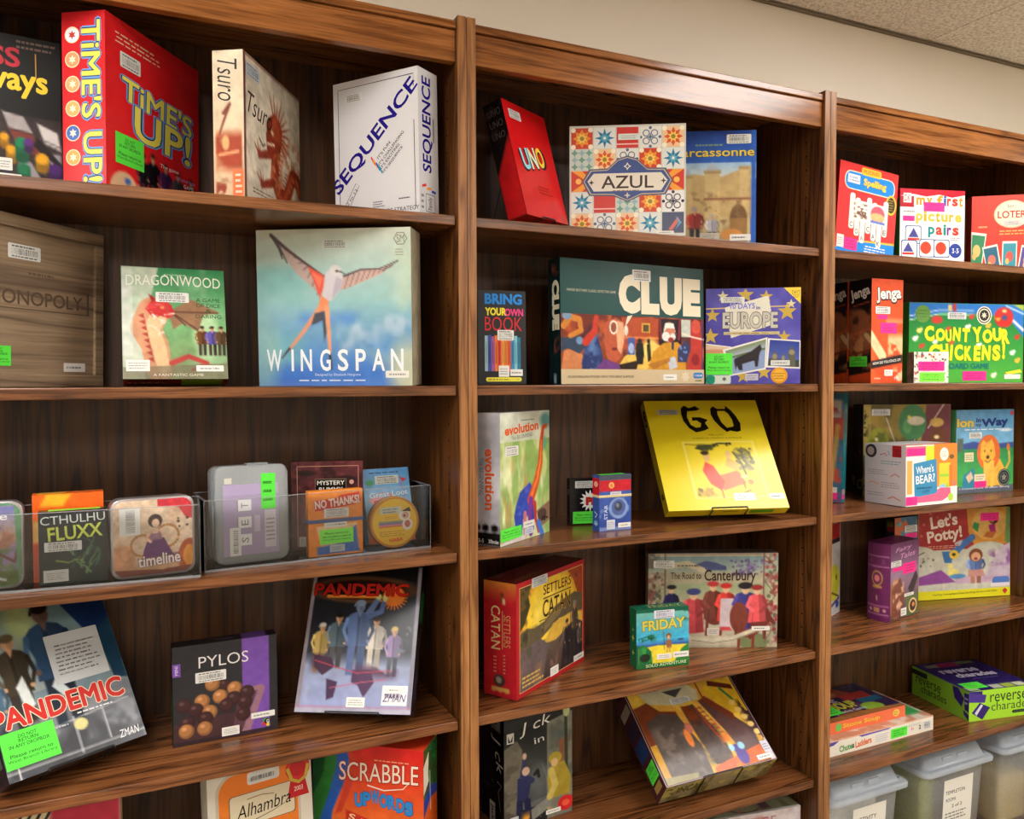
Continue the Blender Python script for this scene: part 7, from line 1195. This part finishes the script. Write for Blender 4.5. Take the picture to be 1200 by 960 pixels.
# ---- right case: boxes lying flat
def flat_box(label, x, y, yaw, W, Dp, Hh, z, body): return Box(label, (x, y, yaw, 0, 0, W, Hh, Dp, z), body, M_gloss)
b = flat_box('flat white game box under the orange one, with green and orange lettering', .955, .0755, 0, .406, .195, .0385, -.9261, (226, 220, 206))
f = b.face('front'); f.rect(0, 0, 1, 1, (236, 230, 216)); f.poly([(.03, 0), (.16, 0), (.10, .28), (.03, .34)], (90, 80, 170)); f.poly([(.30, 0), (.62, 0), (.58, .14), (.34, .18)], (90, 84, 180)); f.rect(0, 0, 1, .06, (230, 180, 150)); t = b.over('front', 'title_lettering'); t.text('Chutes', .21, .60, 1.35, .42, (96, 160, 90), -3, .03); t.text('&', .265, .62, .2, .3, (90, 90, 100), 0, .02); t.text('Ladders', .355, .56, 1.5, .44, (224, 110, 60), -3, .03); t.lines(.46, .3, .58, .85, 4, (190, 196, 210), 4); t.text('4+', .80, .55, .3, .25, (206, 70, 60)); t.text('2', .87, .55, .2, .3, (40, 60, 60), 0, .03); t.lines(.76, .2, .9, .4, 2, (190, 190, 190), 3)
b.notice(.60, .22, .75, .86, mode='bars'); b.barcode(.905, .25, .975, .8); f = b.face('top', 'top_art'); P = Paint(40, 20, 2, (206, 196, 180)); P.rect(.84, .1, .98, .85, (60, 150, 80)); P.noise((190, 120, 90), 5, .5, .6, 3, .8); P.rect(.84, .2, .97, .8, (60, 156, 84)); f.paint(P); b.done()
b = flat_box('flat orange cooking game box lying on top of the white one', .968, .1045, 0, .320, .172, .0305, -.8873, (224, 104, 64))
f = b.face('front'); f.rect(0, 0, 1, 1, (236, 116, 76)); t = b.over('front', 'title_lettering'); t.text('Stone Soup', .49, .52, 4.4, .50, (240, 190, 60), 0, .03); t.circ(.235, .5, .34, (110, 200, 90)); t.ell(.89, .48, .04, .32, (240, 200, 90)); t.lines(.865, .3, .915, .7, 2, (206, 110, 60), 3)
f = b.face('top', 'top_art'); P = Paint(60, 40, 1.86, (44, 30, 70)); P.noise((90, 60, 110), 4, .5, .7, 4, .8); P.poly([(.1, 0), (.7, 0), (.8, .3), (.3, .35), (.05, .25)], (150, 66, 44)); P.ell(.45, .2, .2, .12, (200, 110, 70)); P.rect(.62, .28, .92, .5, (170, 44, 44)); P.rect(.72, .5, .96, .66, (30, 96, 130)); P.ell(.74, .8, .11, .14, (150, 190, 60)); P.poly([(.0, .9), (.5, .85), (1, .92), (1, 1), (0, 1)], (170, 110, 60)); P.poly([(.3, .8), (.55, .7), (.6, .86), (.35, .92)], (150, 90, 50), .6); f.paint(P)
t = b.over('top', 'title_lettering'); t.text('STONE', .40, .38, .50, .20, (196, 176, 206), 0, .03); t.text('SOUP', .52, .60, .50, .24, (206, 200, 60), 0, .05); t.text('a Cooperative Game', .42, .80, .9, .10, (214, 206, 226), 0, .02); b.notice(.22, .55, .40, .83, 'top', mode='bars'); b.done()
b = flat_box('flat lime green and navy party game box lying at the right end of its shelf', 1.492, .0650, -.185, .222, .214, .0840, -.9261, (140, 190, 50))
f = b.face('front'); f.rect(0, 0, 1, 1, (160, 216, 50)); N2 = (52, 34, 110)
f.poly([(.0, 0), (.20, .02), (.20, .22), (.0, .26)], N2); f.poly([(.0, .04), (.26, .16), (.24, .42), (.0, .36)], (70, 50, 140)); f.poly([(.04, .72), (.16, .40), (.32, .60), (.20, .98)], N2); f.poly([(.085, .74), (.18, .46), (.21, .50), (.115, .82)], (206, 206, 230)); t = b.over('front', 'title_lettering'); t.text('reverse', .60, .30, 1.5, .26, (44, 60, 40), 0, .0); t.text('charades', .64, .58, 1.6, .28, (54, 70, 44), 0, -.004); t.rrect(.66, .78, .98, .88, (40, 60, 50), .04); t.lines(.68, .8, .96, .86, 1, (150, 190, 90), 4)
f = b.face('left', 'spine_art'); f.rect(0, 0, 1, 1, (122, 170, 44)); f.rect(.0, .08, .28, .26, (40, 50, 40)); f.poly([(.72, .04), (.82, .02), (.92, .30), (.88, .62), (.76, .42)], N2); f.poly([(.92, .10), (1, .08), (1, .70), (.93, .66)], N2); f.lines(.93, .2, .99, .5, 2, (200, 200, 220), 3); f.poly([(.9, .68), (1, .78), (1, .98), (.92, .84)], N2); t = b.over('left', 'spine_lettering'); t.text('reverse', .30, .40, 1.15, .24, (36, 50, 24)); t.text('charades', .40, .66, 1.15, .26, (36, 50, 24))
f = b.face('top', 'top_art'); P = Paint(50, 50, 1, (44, 34, 100)); P.rect(.12, .06, .35, .16, (130, 130, 110)); P.rect(.30, .04, .62, .18, (150, 40, 90)); P.rect(.62, .04, .9, .12, (110, 130, 60)); [P.rect(u, .86, u + .16, .98, c) for u, c in ((.03, (170, 190, 130)), (.40, (190, 190, 170)), (.58, (160, 180, 70)), (.76, (206, 210, 170)))]; f.paint(P); t = b.over('top', 'title_lettering'); t.text('reverse', .45, .34, .60, .12, (214, 206, 226), 0, .03); t.text('charades', .56, .50, .64, .14, (220, 214, 230), 0, .04); t.lines(.4, .62, .8, .65, 1, (120, 110, 160), 4); b.notice(.06, .74, .36, .93, 'top', mode='bars'); b.done()

# ---- clear storage bins on the bottom shelf
M_bin = hazy('frosted_bin_plastic', (190, 194, 196), .40, .3); M_lid = hazy('frosted_lid_plastic', (188, 198, 210), .46, .18)
def loft(rings, cap0=True, cap1=True, n=6):
    bm = bmesh.new(); R = []
    for x0, x1, y0, y1, z, r in rings: R.append([bm.verts.new((x0 + px, y0 + py, z)) for px, py in rrect(x1 - x0, y1 - y0, r, n)])
    for a, c in zip(R, R[1:]):
        for i in range(len(a)): bm.faces.new((a[i], a[(i + 1) % len(a)], c[(i + 1) % len(a)], c[i]))
    if cap0: bm.faces.new(R[0][::-1])
    if cap1: bm.faces.new(R[-1])
    return bm
def storage_bin(x, W, label, lines, sheet=True, y=.004):
    D = .262; e = empty('storage_bin', Matrix.Translation((x, y, -1.2366)), label, 'storage bin', 'clear lidded storage bins'); k = .018
    bm_obj('tub', loft([(k + .012, W - k - .012, k + .012, D - k - .01, 0, .02), (k + .002, W - k - .002, k + .002, D - k, .20, .022), (k, W - k, k, D - k, .222, .022), (.003, W - .003, .003, D - .003, .2235, .024), (.003, W - .003, .003, D - .003, .231, .024)], True, False), M_bin, e, True)
    bm_obj('lid', loft([(0, W, 0, D, .226, .024), (0, W, 0, D, .236, .024), (.010, W - .010, .010, D - .010, .2385, .022), (.016, W - .016, .016, D - .016, .237, .02), (.020, W - .020, .020, D - .018, .243, .018), (.027, W - .027, .034, D - .024, .266, .014), (.031, W - .031, .040, D - .028, .2685, .012), (.045, W - .045, .056, D - .04, .2685, .010), (.050, W - .050, .062, D - .046, .2655, .008)], False, True), M_lid, e, True)
    for sx in (.09, W - .13): bm_obj('lid_notch', bm_box(sx, sx + .04, .022, .036, .244, .258, .002), M_lid, e)
    if sheet:
        w = .115; u0 = W / 2 - w / 2 + .012; yf = lambda z: k + .0112 - .05 * z      # lies on the sloping front
        sh = Sheet(w, .146, lambda p: np.column_stack([u0 + p[:, 0], yf(.196 - p[:, 1]) - p[:, 2], .196 - p[:, 1]])); sh.rect(0, 0, 1, 1, (226, 224, 214))
        for s, cu, cv, ww, hh in lines: sh.text(s, cu, cv, ww, hh, (56, 54, 50), 0, .012)
        sh.lines(.08, .62, .9, .8, 3, (120, 118, 110), 3); sh.build('paper_sign', M_matte, e)
    return e
storage_bin(.914, .278, 'clear lidded storage bin at the left, beside the oak post', [('ACTIVITY', .4, .22, .5, .08), ('CARDS', .36, .38, .36, .08)])
storage_bin(1.246, .278, 'clear lidded storage bin in the middle with a legible paper sign', [('TEMPLETON', .40, .25, .52, .07), ('ROOMS', .26, .39, .26, .065), ('2 of 2', .48, .52, .28, .06)])
storage_bin(1.556, .205, 'clear lidded storage bin at the right frame edge, seen from its side', [], False)
def pack(name, label, x0, x1, y0, y1, z1, c):
    o = bm_obj(name, bm_box(x0, x1, y0, y1, -1.2330, -1.2330 + z1, .003), flat_mat('pack_' + name, c, .7, var=.2, nscale=18)); tag(o, label, 'activity pack', 'packs inside the clear bins')
pack('activity_pack', 'olive green pack seen through the side of the middle clear bin', 1.290, 1.350, .06, .22, .18, (150, 160, 60))
pack('activity_pack', 'buff coloured pack seen low in the right clear bin', 1.600, 1.715, .05, .21, .13, (206, 186, 130))
pack('activity_pack', 'white paper pack seen through the front of the left clear bin', .966, 1.130, .06, .20, .19, (226, 222, 212))
